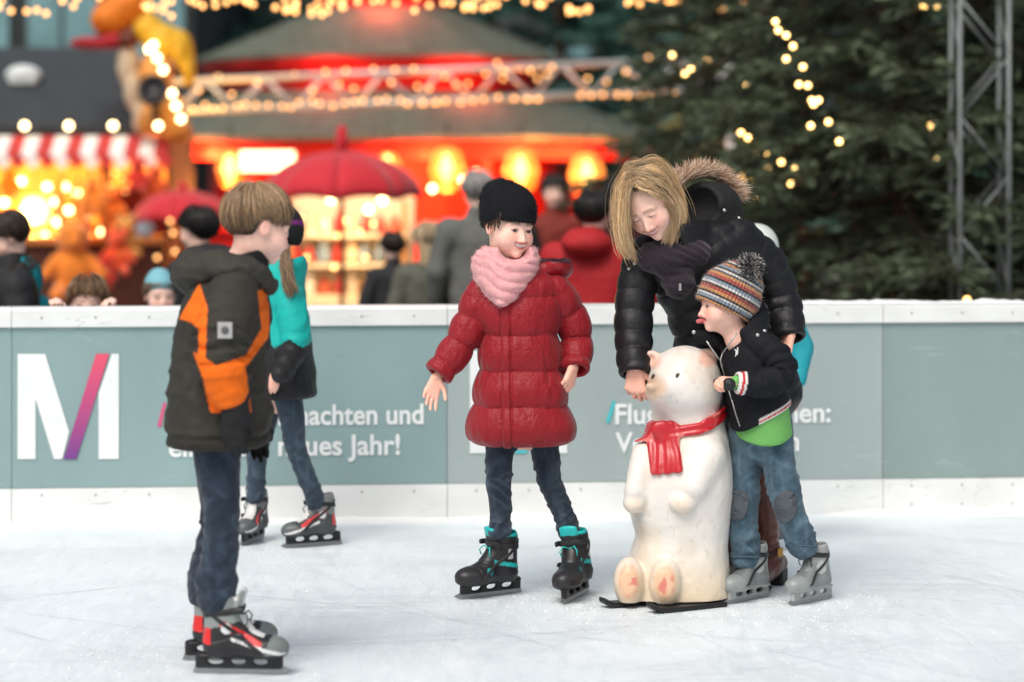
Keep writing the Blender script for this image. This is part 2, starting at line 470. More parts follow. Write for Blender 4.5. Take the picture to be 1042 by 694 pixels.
def ice_material():
    m = bpy.data.materials.new('ice'); m.use_nodes = True
    N, L = m.node_tree.nodes, m.node_tree.links; b = N['Principled BSDF']
    tc = N.new('ShaderNodeTexCoord')
    def nz(scale, det=4, stretch=None, rot=0, dist=0):
        mp = N.new('ShaderNodeMapping'); L.new(tc.outputs['Object'], mp.inputs[0])
        if stretch: mp.inputs['Scale'].default_value = stretch
        mp.inputs['Rotation'].default_value = (0, 0, rot)
        n = N.new('ShaderNodeTexNoise'); n.inputs['Scale'].default_value = scale; n.inputs['Detail'].default_value = det
        n.inputs['Distortion'].default_value = dist
        L.new(mp.outputs[0], n.inputs['Vector']); return n.outputs['Fac']
    def rng_(s, a, b_, lo, hi):
        r = N.new('ShaderNodeMapRange'); r.inputs[1].default_value = a; r.inputs[2].default_value = b_; r.inputs[3].default_value = lo; r.inputs[4].default_value = hi
        L.new(s, r.inputs[0]); return r.outputs[0]
    def mth(op, a, b_):
        n = N.new('ShaderNodeMath'); n.operation = op
        for i, q in enumerate((a, b_)):
            if isinstance(q, (int, float)): n.inputs[i].default_value = q
            else: L.new(q, n.inputs[i])
        return n.outputs[0]
    cloud = rng_(nz(3.2, 6, (1, .24, 1), dist=.8), .25, .75, 0, 1)
    snow = rng_(nz(20, 8, (1, .27, 1), dist=.5), .3, .7, 0, 1)
    # skate tracks: ridges of strongly stretched noise at several angles
    tr = None
    for k, (rot, sc, st) in enumerate(((.15, 2.2, (.22, 9, 1)), (-.5, 2.6, (.25, 8, 1)), (.9, 2.0, (.3, 9, 1)), (1.35, 2.4, (.3, 8, 1)), (-.05, 3.4, (.2, 12, 1)))):
        f = nz(sc, 2, st, rot, .9)
        d = mth('ABSOLUTE', mth('SUBTRACT', f, .5), 0)
        line = rng_(d, .0, .012, 1, 0)
        tr = line if tr is None else mth('MAXIMUM', tr, line)
    tr = mth('MULTIPLY', tr, rng_(nz(1.7, 3), .42, .6, 0, 1))
    mix = N.new('ShaderNodeMix'); mix.data_type = 'RGBA'
    mix.inputs[6].default_value = (.67, .755, .795, 1); mix.inputs[7].default_value = (.78, .84, .87, 1)
    L.new(mth('ADD', mth('MULTIPLY', cloud, .55), mth('MULTIPLY', snow, .45)), mix.inputs[0])
    mix2 = N.new('ShaderNodeMix'); mix2.data_type = 'RGBA'
    L.new(mth('MULTIPLY', tr, .2), mix2.inputs[0]); L.new(mix.outputs[2], mix2.inputs[6]); mix2.inputs[7].default_value = (.45, .55, .58, 1)
    L.new(mix2.outputs[2], b.inputs['Base Color'])
    b.inputs['Roughness'].default_value = .42
    L.new(rng_(snow, 0, 1, .28, .6), b.inputs['Roughness'])
    b.inputs['Specular IOR Level'].default_value = .22
    b.inputs['Subsurface Weight'].default_value = .0
    h = mth('ADD', mth('MULTIPLY', nz(45, 6), .5), mth('SUBTRACT', mth('MULTIPLY', snow, .8), mth('MULTIPLY', tr, .5)))
    bu = N.new('ShaderNodeBump'); bu.inputs['Distance'].default_value = .004; bu.inputs['Strength'].default_value = .7
    L.new(h, bu.inputs['Height']); L.new(bu.outputs[0], b.inputs['Normal'])
    return m
m_ice = ice_material()

# line of the rink boards (left end nearer)
BO = V(-2.067, 9.76); BA = math.atan2(.37, 4.212)
BC, BS = math.cos(BA), math.sin(BA)
def bs(px):
    r = (px - CX) / FPX
    return (r * BO[1] - BO[0]) / (BC - r * BS)
def bY(px): return BO[1] + bs(px) * BS
def bz(px, py): return CAMH + (HOR - py) * bY(px) / FPX
def bpt(px, py, off=0):                               # world point on the board face
    s = bs(px); return V(BO[0] + s * BC - off * -BS * 0, BO[1] + s * BS, bz(px, py))
mb = MB()
e0 = V(BO[0] - 14 * BC, BO[1] - 14 * BS + .16); e1 = V(BO[0] + 20 * BC, BO[1] + 20 * BS + .16)
mb.add([(e0[0], -14, 0), (e1[0], -14, 0), (e1[0], e1[1], 0), (e0[0], e0[1], 0),
        (e0[0], -14, GZ), (e1[0], -14, GZ), (e1[0], e1[1], GZ), (e0[0], e0[1], GZ)],
       [(0, 1, 2, 3), (0, 4, 5, 1), (1, 5, 6, 2), (2, 6, 7, 3), (3, 7, 4, 0)])
tag(mb.build('ice_rink', m_ice), kind='structure')

# ------------------------------------------------------------------ rink boards
m_white = mat('board_plastic', srgb(224, 227, 226), rough=.45, var=(3.5, .09, (1, 1, 2)), bump=(6, .002), scuff=((4, (1, 1, 5), .3, .5, (.30, .31, .31)), (5, (1, 1, 6), -.25, .45, (.40, .42, .42))))
m_bolt = mat('bolt_steel', (.45, .46, .46), rough=.5, metal=.3)
m_letter = mat('printed_white', srgb(228, 233, 233), rough=.6, var=(8, .03))
m_teal_print = mat('printed_teal', srgb(72, 186, 196), rough=.6, var=(8, .03))
m_pink_print = mat('printed_pink', srgb(205, 90, 130), rough=.6, var=(8, .03))
def board_mat(name, c): return mat(name, c, rough=.62, var=(2.2, .10, (1, 1, .5)), bump=(5, .0015), spec=.3, scuff=((2.5, (1, 1, 9), .25, .18, (.62, .68, .68)), (3.5, (1, 1, 7), -.35, .22, (.20, .24, .24))))
def slash_mat():
    m = mat('printed_gradient', (.5, .1, .2), rough=.6)
    N, L = m.node_tree.nodes, m.node_tree.links
    tc = N.new('ShaderNodeTexCoord'); sp = N.new('ShaderNodeSeparateXYZ'); L.new(tc.outputs['Generated'], sp.inputs[0])
    rp = N.new('ShaderNodeValToRGB'); L.new(sp.outputs['Z'], rp.inputs[0])
    rp.color_ramp.elements[0].color = (*srgb(112, 62, 138), 1); rp.color_ramp.elements[1].color = (*srgb(226, 84, 110), 1)
    L.new(rp.outputs[0], N['Principled BSDF'].inputs['Base Color'])
    return m
def text_part(txt, x0, x1, zb, hcap, m, parent, ref=None):
    """lettering on the board face: left end x0, right end x1 (board coordinates), baseline zb"""
    cu = bpy.data.curves.new('lettering', 'FONT'); cu.body = txt; cu.extrude = .0015; cu.offset = .023
    to = bpy.data.objects.new('lettering_tmp', cu); COL.objects.link(to)
    bpy.context.view_layer.update()
    me = bpy.data.meshes.new_from_object(to.evaluated_get(bpy.context.evaluated_depsgraph_get()))
    bpy.data.objects.remove(to)
    co = np.empty(len(me.vertices) * 3, np.float32); me.vertices.foreach_get('co', co); co = co.reshape(-1, 3)
    sx = (x1 - x0) / (co[:, 0].max() - co[:, 0].min()); x = (co[:, 0] - co[:, 0].min()) * sx
    cu2 = .70                                           # cap height of the built-in face at size 1
    out = np.column_stack([x0 + x, co[:, 2] * 1.0 - .0035, zb + co[:, 1] * hcap / cu2])
    # one part for each letter: connected pieces whose spans overlap (dots, colons) belong together
    par = list(range(len(out)))
    def find(a):
        while par[a] != a: par[a] = par[par[a]]; a = par[a]
        return a
    polys = [tuple(q.vertices) for q in me.polygons]
    for q in polys:
        for v in q[1:]: par[find(v)] = find(q[0])
    comp = {}
    for q in polys: comp.setdefault(find(q[0]), []).append(q)
    spans = []
    for qs in comp.values():
        ids = sorted({v for q in qs for v in q}); xs = out[ids, 0]; spans.append([xs.min(), xs.max(), qs])
    spans.sort(key=lambda t: t[0]); letters = []
    for sp_ in spans:
        if letters and sp_[0] < letters[-1][1] - .35 * min(sp_[1] - sp_[0], letters[-1][1] - letters[-1][0]):
            letters[-1][1] = max(letters[-1][1], sp_[1]); letters[-1][2] = letters[-1][2] + sp_[2]
        else: letters.append(sp_)
    for x_0, x_1, qs in letters:
        ids = sorted({v for q in qs for v in q}); mp_ = {v: k_ for k_, v in enumerate(ids)}
        obj('letter', new_mesh('letter', out[ids], [tuple(mp_[v] for v in q) for q in qs]), m, parent)
def poly_part(name, pts, m, parent, t=.0015, off=-.003):
    """flat print: polygon in board coordinates"""
    n = len(pts); mb = MB(); mb.prism(pts, off - t, off)
    return mb.build(name, m, parent)
Z0, Z1, ZC = .142, .791, .872
bolt_me = None
def board(label, x0, x1, col, name='rink_barrier'):
    global bolt_me
    t = thing(name, (BO[0], BO[1], 0), label, 'rink barrier', 'rink barrier panels', BA)
    gap = .0012
    mb = MB(); mb.box((x0 + gap, 0, Z0), (x1 - gap, .03, Z1)); mb.build('advert_panel', col, t)
    mb = MB(); mb.box((x0 + gap, -.012, .0), (x1 - gap, .035, Z0 - .002)); mb.build('kick_plate', m_white, t)
    mb = MB()
    prof = [(-.014, Z1 + .002), (.105, Z1 + .002), (.105, ZC - .015), (.095, ZC), (-.004, ZC), (-.014, ZC - .012)]
    n = len(prof); vs_ = [(x0 + gap, y, z) for y, z in prof] + [(x1 - gap, y, z) for y, z in prof]
    mb.add(vs_, [tuple(range(n - 1, -1, -1)), tuple(range(n, 2 * n))] + [(i, (i + 1) % n, (i + 1) % n + n, i + n) for i in range(n)])
    mb.build('cap_rail', m_white, t)
    for xa, xb in ((x0 + gap, x0 + .06), (x1 - .06, x1 - gap)): MB().box((xa, .036, .0), (xb, .10, Z1)).build('support_post', m_bolt, t)
    if bolt_me is None:
        q = MB(); q.lathe([(.0001, .0045), (.003, .004), (.005, .001), (.0055, 0)], 10)
        bolt_me = new_mesh('bolt', [(v[0], -v[2], v[1]) for v in q.v], [f[::-1] for f in q.f], True); bolt_me.materials.append(m_bolt)
    x = x0 + .12
    while x < x1 - .05:
        obj('bolt', bolt_me, None, t, (x, -.0145, .832)); obj('bolt', bolt_me, None, t, (x, -.0125, Z0 - .028))
        if x0 > 3: obj('bolt', bolt_me, None, t, (x, -.0125, .035))
        x += .215
    return t
pA, pB, pC, pD = bs(-431), bs(12), bs(455), bs(898)
pE = pD + (pD - pC)
gL = board_mat('board_print_left', srgb(136, 161, 162)); gC = board_mat('board_sheen_centre', srgb(158, 172, 172)); gR = board_mat('board_print_right', srgb(134, 152, 150))  # sheen and vignette are put into these base colours, so the centre is lighter
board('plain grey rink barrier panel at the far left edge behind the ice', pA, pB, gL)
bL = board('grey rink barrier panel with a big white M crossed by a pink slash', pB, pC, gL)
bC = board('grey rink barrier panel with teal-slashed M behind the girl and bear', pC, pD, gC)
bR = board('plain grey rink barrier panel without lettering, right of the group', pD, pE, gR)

def em_logo(parent, l, r, top, bot, slash):
    X = lambda px: bs(px); ZZ = lambda px, py: bz(px, py)
    w = r - l
    f = lambda u, v: (bs(l + u * w), bz(l + u * w, top + v * (bot - top)))
    poly_part('logo_stroke', [f(0, 1), f(.178, 1), f(.178, .43), f(.36, 1), f(.44, 1), f(.51, .74), f(.272, 0), f(0, 0)], m_letter, parent)
    poly_part('logo_stroke', [f(.80, 1), f(1, 1), f(1, 0), f(.93, 0), f(.80, .37)], m_letter, parent)
    poly_part('logo_slash', [f(.455, 1), f(.58, 1), f(.905, 0), f(.775, 0)], slash, parent, off=-.0042)
em_logo(bL, 18, 121, 360, 467, slash_mat())
em_logo(bC, 478, 577, 357, 461, m_teal_print)
text_part('Frohe Weihnachten und', bs(172), bs(431), bz(300, 432), .081, m_letter, bL)
text_part('ein gutes neues Jahr!', bs(172), bs(407), bz(300, 463), .081, m_letter, bL)
q = lambda px, py: (bs(px), bz(px, py))
poly_part('text_slash', [q(160, 434), q(164, 434), q(170, 410), q(166, 410)], m_pink_print, bL)
poly_part('text_slash', [q(616, 430), q(620, 430), q(627, 408), q(623, 408)], m_teal_print, bC)
text_part('Flughafen München:', bs(626), bs(845), bz(735, 430), .081, m_letter, bC)
text_part('Verbindung leben', bs(626), bs(813), bz(735, 459), .081, m_letter, bC)

# snow: scraped ridge along the foot of the boards and a crust on the cap of the right panels
m_snow = mat('snow', (.80, .82, .83), rough=.75, spec=.25, var=(14, .05), bump=(60, .004), bump2=(18, .008))
def snow_strip(name, label, s0, s1, y0, y1, zb, hfun, step=.02, ny=9):
    xs = np.arange(s0, s1, step); ys = np.linspace(y0, y1, ny)
    Xg, Yg = np.meshgrid(xs, ys, indexing='ij'); P = np.column_stack([Xg.ravel(), Yg.ravel(), 0 * Xg.ravel()])
    h = hfun(P).reshape(Xg.shape)
    v = np.column_stack([P[:, 0], P[:, 1], zb + h.ravel()])
    i, j = np.meshgrid(np.arange(len(xs) - 1), np.arange(ny - 1), indexing='ij'); a = (i * ny + j).ravel()
    q = np.column_stack([a, a + ny, a + ny + 1, a + 1])
    o = obj(name, np_mesh(name, v, q, True), m_snow, None, (BO[0], BO[1], 0), (0, 0, BA))
    return tag(o, label, 'snow', kind='stuff')
def ridge(P):
    u = (P[:, 1] + .22) / .205
    base = np.clip(noise(P, (2.2, 3, 1)) * .5 + .35, 0.05, 1)
    return -.004 + np.clip(np.sin(np.clip(u, 0, 1) ** 1.8 * math.pi * .5), 0, 1) * (.026 * base + .010 * np.clip(noise(P, 14), 0, 1) * base)
snow_strip('scraped_snow', 'thin ridge of scraped snow along the foot of the barrier', -3, 7, -.22, -.012, 0, ridge, .02, 12)
def crust(P):
    u = np.abs(P[:, 1] - .045) / .058
    on = sst(2.7, 3.4, P[:, 0] + .5 * noise(P, (3, 1, 1)))
    lump = .011 + .007 * noise(P, (9, 20, 1)) + .005 * noise(P, (31, 31, 1), 5)
    return -.003 + on * np.clip(lump, .001, 1) * np.clip(1 - u ** 4, 0, 1)
snow_strip('cap_snow', 'crust of snow lying on top of the right barrier cap', 2.2, 6.5, -.012, .103, ZC, crust, .012, 10)

# ice shavings scattered over the rink, thicker where people stand
def shavings():
    g = np.random.default_rng(12); n = 5200
    cx = g.choice([-1.05, .05, .2, .62, .9, -.9], n); cy = np.where(cx < -.7, np.where(g.uniform(size=n) < .6, 6.9, 9.1), 8.0)
    wide = g.uniform(size=n) < .45
    x = np.where(wide, g.uniform(-3, 3.4, n), cx + g.normal(0, .28, n)); y = np.where(wide, g.uniform(5.6, 9.6, n), cy + g.normal(0, .32, n))
    r = g.uniform(.0012, .0042, n) * np.where(wide, .8, 1.0)
    oc = np.array([(1, 0, 0), (-.5, .86, 0), (-.5, -.86, 0), (0, 0, .8)])
    a = g.uniform(0, 6.28, n); c, s = np.cos(a), np.sin(a)
    v = oc[None] * r[:, None, None] * g.uniform(.6, 1.5, (n, 4, 1)); v = np.stack([v[..., 0] * c[:, None] - v[..., 1] * s[:, None], v[..., 0] * s[:, None] + v[..., 1] * c[:, None], v[..., 2]], -1)
    v = v + np.column_stack([x, y, 0 * x + .0006])[:, None]
    f = np.array([(0, 1, 3), (1, 2, 3), (2, 0, 3)])[None] + (np.arange(n) * 4)[:, None, None]
    tag(obj('ice_shavings', np_mesh('ice_shavings', v.reshape(-1, 3), f.reshape(-1, 3), False), m_snow), 'fine ice shavings scattered over the rink', 'ice shavings', kind='stuff')
shavings()

# hairline blade cuts: long shallow arcs lying in the ice
def blade_cuts():
    g = np.random.default_rng(31); vs_ = []; fs = []; k0 = 0
    for i in range(150):
        x, y = g.uniform(-3.2, 3.6), g.uniform(4.6, 9.6); a = g.normal(0, .55) + (math.pi / 2 if g.uniform() < .25 else 0); cv = g.normal(0, .55); n = 14; L_ = g.uniform(.3, 2.2); w = g.uniform(.0008, .0022)
        for j in range(n):
            t = j / (n - 1); ww = w * math.sin(math.pi * min(max(t, .04), .96)) ** .5
            vs_ += [(x - ww * math.sin(a), y + ww * math.cos(a), .0009), (x + ww * math.sin(a), y - ww * math.cos(a), .0009)]
            x += math.cos(a) * L_ / n; y += math.sin(a) * L_ / n; a += cv * L_ / n
            if j: fs.append((k0 + 2 * j - 2, k0 + 2 * j - 1, k0 + 2 * j + 1, k0 + 2 * j))
        k0 += 2 * n
    vs_ = [v if v[1] < BO[1] + (v[0] - BO[0]) * BS / BC - .1 else (v[0], BO[1] + (v[0] - BO[0]) * BS / BC - .1, v[2]) for v in vs_]
    tag(obj('blade_cuts', np_mesh('blade_cuts', vs_, fs, False), mat('cut_ice', (.69, .78, .82), rough=.5, var=(9, .12))), 'hairline skate blade cuts crossing the ice', 'blade cuts', kind='stuff')
blade_cuts()
# ------------------------------------------------------------------ Christmas market behind the rink
m_bulb = mat('warm_bulb', (1, .7, .4), emit=((1.0, .44, .12), 3.0), rough=.4)
m_bulb_hot = mat('bright_bulb', (1, .85, .6), emit=((1.0, .72, .34), 9.0), rough=.4)
m_cable = mat('black_cable', (.015, .015, .015), rough=.6)
m_alu = mat('aluminium', srgb(196, 202, 202), rough=.42, metal=.25, var=(6, .08))
m_red_paint = mat('red_paint', srgb(178, 26, 22), rough=.5, var=(4, .12))
m_red_cloth = mat('red_fabric', srgb(190, 30, 44), rough=.75, var=(6, .1), sheen=.2)
m_dark_wood = mat('dark_wood', srgb(74, 40, 28), rough=.7, var=(5, .3, (1, 1, 6)), bump=(20, .004, (1, 1, 5)))
m_warm_wood = mat('warm_wood', srgb(176, 118, 62), rough=.65, var=(5, .25, (1, 1, 6)))
m_slate = mat('slate', srgb(52, 58, 62), rough=.7, var=(5, .18), bump=(14, .006))
m_shingle = mat('weathered_shingle', srgb(92, 100, 88), rough=.85, var=(7, .3), bump=(20, .006))
m_cream = mat('cream_paint', srgb(226, 206, 170), rough=.6, var=(4, .08))
m_stripe_w = mat('awning_white', srgb(226, 224, 220), rough=.8, var=(10, .05))
m_stripe_r = mat('awning_red', srgb(186, 58, 56), rough=.8, var=(10, .08))

def ico(r, sub=2):
    bm = bmesh.new(); bmesh.ops.create_icosphere(bm, subdivisions=sub, radius=r)
    me = bpy.data.meshes.new('bulb'); bm.to_mesh(me); bm.free()
    me.polygons.foreach_set('use_smooth', np.ones(len(me.polygons), bool)); return me
bulb_small = ico(.021, 2); bulb_small.materials.append(m_bulb)
bulb_big = ico(.036, 2); bulb_big.materials.append(m_bulb_hot)
def light_string(label, pts, me=None, cable=True, name='light_string', group='strings of warm lights', drop=0.012):
    pts = [np.asarray(p, float) for p in pts]
    o = pts[0]
    t = thing(name, o, label, 'string lights', group)
    for p in pts: obj('bulb', me or bulb_small, None, t, p - o)
    if cable and len(pts) > 1:
        mb = MB(); mb.tube([p - o + V(0, 0, .025) for p in pts], .004, 4); mb.build('cable', m_cable, t)
    return t
def lamp(name, loc, col, watts, rad=.12, parent=None):
    d = bpy.data.lights.new(name, 'POINT'); d.energy = watts; d.color = col; d.shadow_soft_size = rad
    o = bpy.data.objects.new(name, d); COL.objects.link(o); o.location = Vector(loc)
    if parent: o.parent = parent
    return o

# ---- lattice trusses
def truss(label, a, b, w, bays, up=V(0, 0, 1), legs=(), m=None, cr=.028, brr=.014):
    m = m or m_alu
    a = np.asarray(a, float); b = np.asarray(b, float); d = nrm(b - a); s = nrm(np.cross(d, up)); u = np.cross(s, d); L_ = np.linalg.norm(b - a)
    t = thing('lattice_truss', a, label, 'truss', 'aluminium lattice trusses')
    for i in (-1, 1):
        for j in (-1, 1):
            c = s * i * w / 2 + u * j * w / 2
            MB().bar(c, c + d * L_, cr, 10).build('chord', m, t, smooth=True)
    faces = [(s * -w / 2, u), (s * w / 2, u), (u * -w / 2, s), (u * w / 2, s)]
    for off, ax in faces:
        for k in range(bays):
            x0, x1 = L_ * k / bays, L_ * (k + 1) / bays
            sg = 1 if k % 2 else -1
            MB().bar(off + d * x0 - ax * sg * w / 2, off + d * x1 + ax * sg * w / 2, brr, 8).build('brace', m, t, smooth=True)
    for leg in legs:
        for i in (-1, 1):
            p = d * leg + s * i * w / 2
            MB().bar(p - V(0, 0, w / 2), V(p[0], p[1], GZ - a[2]), .026, 10).build('leg', m_alu, t, smooth=True)
    return t
TY = 27.0
ta, tb = W(150, 100, TY), W(752, 74, TY)
truss('horizontal silver lattice truss hung with warm bulbs in front of the red pavilion', ta, tb, .34, 20, legs=(.1, np.linalg.norm(tb - ta) - .1))
# bulbs wound on it
tl = []
for x in list(range(196, 420, 11)) + list(range(430, 560, 13)) + list(range(590, 690, 12)):
    f = (x - 150) / 602
    tl.append(W(x + rng.uniform(-3, 3), 110 - f * 15 + rng.uniform(-3, 3), TY - .2))
light_string('row of warm bulbs along the lower rail of the horizontal truss', tl)
tl = []
for x, y in [(202, 92), (222, 78), (236, 96), (262, 84), (283, 93), (300, 76), (318, 92), (331, 73), (345, 86), (352, 72), (360, 90), (380, 70), (398, 84), (402, 71), (421, 70), (425, 88), (437, 90), (452, 78), (464, 86), (476, 85), (494, 75), (500, 68), (506, 64), (512, 72), (512, 80), (540, 72), (547, 80), (552, 68), (557, 76), (562, 68), (598, 80), (617, 83), (637, 73), (660, 58), (685, 57)]:
    tl.append(W(x, y, TY - .2 + rng.uniform(-.1, .1)))
light_string('loose warm bulbs wound between the rails of the horizontal truss', tl)
truss('upright silver lattice tower in front of the dark fir', W(997, 320, 13.95) * V(1, 1, 0) + V(0, 0, GZ), W(997, -60, 13.95), .28, 9, up=V(0, 1, 0), m=mat('dull_aluminium', srgb(118, 124, 124), rough=.5, metal=.3, var=(6, .2)), cr=.014, brr=.008)

# ---- garlands of bulbs across the top of the view
def garland(label, x0, x1, y, n, Yd, spread=8):
    pts = []
    for x in np.sort(rng.uniform(x0, x1, n)):
        pts.append(W(x, y + 6 * math.sin(x * .045) + rng.uniform(-spread, spread), Yd + rng.uniform(-.3, .3)))
    light_string(label, pts)
garland('garland of warm bulbs at the top left above the slate roof', -60, 110, 1, 18, 19.5)
garland('garland of warm bulbs above the ornament and the umbrellas', 145, 262, 3, 22, 19.5)
garland('garland of warm bulbs above the pavilion cupola', 275, 470, 2, 34, 19.5)
garland('garland of warm bulbs right of the pavilion cupola', 470, 560, 2, 20, 19.5)
garland('garland of warm bulbs in front of the far trees', 575, 600, 3, 6, 19.5, 5)
garland('garland of warm bulbs left of the fir tree', 638, 700, 2, 15, 19.5)
garland('short garland of bulbs at the top beside the fir', 705, 770, 2, 9, 19.5, 6)

# ---- round red pavilion with two shingled roofs
PY, PC = 32.0, 390
pc = W(PC, 175, PY); k = PY / FPX
pav = thing('pavilion', (pc[0], PY, GZ), 'round red market pavilion with two tiers of shingled roof', 'pavilion')
zp = lambda py: CAMH + (HOR - py) * k - GZ
def roof_courses(r0, z0, r1, z1, n, seg=16):
    mb = MB()
    for i in range(n):
        a = i / n; b_ = (i + 1) / n
        ra, rb = r0 + (r1 - r0) * a, r0 + (r1 - r0) * b_; za, zb = z0 + (z1 - z0) * a, z0 + (z1 - z0) * b_
        vs_ = []
        for r, z in ((ra + .05, za), (ra + .05, za + .05), (rb, zb + .05)):
            for q_ in range(seg):
                w = 2 * math.pi * (q_ + .5) / seg
                vs_.append((r * math.cos(w), r * math.sin(w), z))
        fs = []
        for lv in (0, 1):
            for q_ in range(seg):
                q2 = (q_ + 1) % seg
                fs.append((lv * seg + q_, lv * seg + q2, (lv + 1) * seg + q2, (lv + 1) * seg + q_))
        mb.add(vs_, fs)
    return mb
lr = roof_courses(3.85, zp(146), 2.1, zp(99), 12).build('lower_roof', m_shingle, pav)
ur = roof_courses(2.45, zp(66), .85, zp(14), 12).build('upper_roof', m_shingle, pav)
for rr, z0, z1, nm in ((2.12, zp(104), zp(66), 'drum_wall'), (.86, zp(20), zp(-70), 'cupola')):
    MB().lathe([(rr, z0), (rr, z1)], 16).build(nm, m_red_paint, pav)
MB().lathe([(3.72, zp(163)), (3.78, zp(163)), (3.78, zp(147)), (3.72, zp(147))], 24).build('fascia_board', m_red_paint, pav)
MB().lathe([(2.35, zp(74)), (2.41, zp(74)), (2.41, zp(66)), (2.35, zp(66))], 24).build('fascia_board', m_red_paint, pav)
MB().lathe([(2.3, 0), (2.3, zp(146))], 16).build('core_wall', m_red_paint, pav)
MB().lathe([(3.4, 0), (3.4, 1.0), (3.5, 1.0), (3.5, 1.05), (3.3, 1.05)], 24).build('counter', m_red_paint, pav)
for q_ in range(16):
    w = 2 * math.pi * q_ / 16
    MB().box((-.06, -.06, 0), (.06, .06, zp(147))).build('post', m_red_paint, pav, (3.6 * math.cos(w), 3.6 * math.sin(w), 0), (0, 0, w))
m_lantern = mat('lit_lantern', (1, .4, .08), emit=((1, .20, .015), 1.0), rough=.5)
m_lantern2 = mat('lit_lantern_core', (1, .8, .3), emit=((1, .56, .12), 3.4), rough=.5)
def lantern(px, py, Yd, r, label):
    c = W(px, py, Yd)
    t = thing('lantern', c, label, 'lantern', 'lit lanterns under the pavilion eaves')
    MB().lathe([(.05, -r * 1.25), (r * .75, -r * 1.0), (r, 0), (r * .75, r), (.05, r * 1.25)], 14).build('lamp_shade', m_lantern, t, smooth=True)
    MB().lathe([(.02, -.16 * 1), (.085, 0), (.02, .16)], 12).build('bulb', m_lantern2, t, (0, -r * .96, 0), smooth=True)
    MB().bar((0, 0, r * 1.2), (0, 0, r * 1.2 + .3), .01, 6).build('hook', m_cable, t)
    lamp('lantern_glow', (0, 0, -r - .1), (1, .36, .08), 26, .1, t)
for px, py, r, lb in ((235, 172, .20, 'orange lit lantern left of the boy’s head under the eave'), (455, 172, .24, 'orange lit lantern left of the girl’s black hat'), (530, 174, .24, 'orange lit lantern right of the girl’s black hat'),
                      (597, 178, .24, 'orange lit lantern above the man in red'), (395, 172, .17, 'orange lit lantern above the red umbrella’s right edge'), (762, 182, .22, 'orange lit lantern seen under the fir boughs')):
    lantern(px, py, 27.2, r * .82, lb)
for px, py, lb in ((440, 192, 'small bright bulb below the lanterns'), (471, 183, 'small bright bulb between two orange lanterns'), (484, 176, 'small bright bulb beside the grey-haired man')):
    light_string(lb, [W(px, py, 26)], bulb_big, False, 'hanging_bulb', 'single bright bulbs')
# lit window-like menu box seen beside the boy's head
mbx = thing('light_box', W(272, 164, 27), 'glowing white light box under the pavilion eave', 'light box')
MB().box((-.30, -.04, -.11), (.30, .04, .11)).build('lit_front', mat('light_box_glow', (1, .9, .7), emit=((1, .70, .34), 3.2)), mbx)
MB().box((-.33, .042, -.14), (.33, .12, .14)).build('housing', m_red_paint, mbx)
for px, py, yy, wv in ((300, 235, 28.6, 170), (440, 250, 28.2, 210), (560, 250, 28.4, 210), (200, 240, 28.6, 110), (640, 245, 28.9, 110)):
    lamp('pavilion_lamp', W(px, py - 75, yy), (1, .30, .07), wv, .15)
lamp('cupola_fill_lamp', W(PC - 60, 80, PY - 2.5), (1, .10, .05), 36, .3)  # added red fill lights to brighten drum and cupola, no fixture modelled
lamp('cupola_fill_lamp', W(PC + 90, 80, PY - 2.45), (1, .10, .05), 36, .3)
lamp('cupola_fill_lamp', W(PC, -8, PY - 1.3), (1, .12, .06), 70, .3)

# ---- stall with slate roof and striped awning at the left
SY = 25.0; sk = SY / FPX
so = W(60, 175, SY)
stall = thing('market_stall', (so[0], SY, GZ), 'wooden market stall with slate roof and red-white awning at left', 'market stall')
lx = lambda px: (px - 60) * sk
lz = lambda py: CAMH + (HOR - py) * sk - GZ
# roof: courses stepping back
nC = 9
for i in range(nC):
    a, b_ = i / nC, (i + 1) / nC
    ya, yb = -.25 + a * 1.3, -.25 + b_ * 1.3; za, zb = lz(136) + a * (lz(46) - lz(136)) * 1.0, lz(136) + b_ * (lz(46) - lz(136))
    xr = lambda t: lx(147) - t * .26
    mb = MB(); mb.add([(lx(-260), ya - .02, za), (xr(a), ya - .02, za), (xr(a), ya - .02, za + .03), (lx(-260), ya - .02, za + .03), (lx(-260), yb, zb + .03), (xr(b_), yb, zb + .03), (lx(-260), yb, zb - .02), (xr(b_), yb, zb - .02)],
                      [(0, 1, 2, 3), (3, 2, 5, 4), (1, 7, 5, 2), (0, 3, 4, 6), (0, 6, 7, 1)])
    mb.build('roof_course', m_slate, stall)
MB().box((lx(-260), -.30, lz(140)), (lx(150), -.262, lz(130))).build('gutter', m_cable, stall)
MB().box((lx(-260), 1.6, 0), (lx(172), 1.66, lz(130))).build('back_wall', m_warm_wood, stall)
MB().box((lx(172), -.2, 0), (lx(176), 1.66, lz(130))).build('side_wall', m_dark_wood, stall)
MB().box((lx(-260), -.25, .98), (lx(170), .35, 1.06)).build('counter', m_warm_wood, stall)
MB().box((lx(-260), -.18, 0), (lx(170), -.12, .978)).build('counter_front', m_dark_wood, stall)
MB().box((lx(-260), .9, lz(250)), (lx(100), 1.58, lz(246))).build('shelf', m_warm_wood, stall)
MB().box((lx(105), -.1, 0), (lx(113), .05, lz(137))).build('post', m_dark_wood, stall)
MB().box((lx(115), .04, 1.07), (lx(171), .10, lz(190))).build('red_panel', mat('maroon_panel', srgb(96, 18, 16), rough=.7, var=(6, .2)), stall)
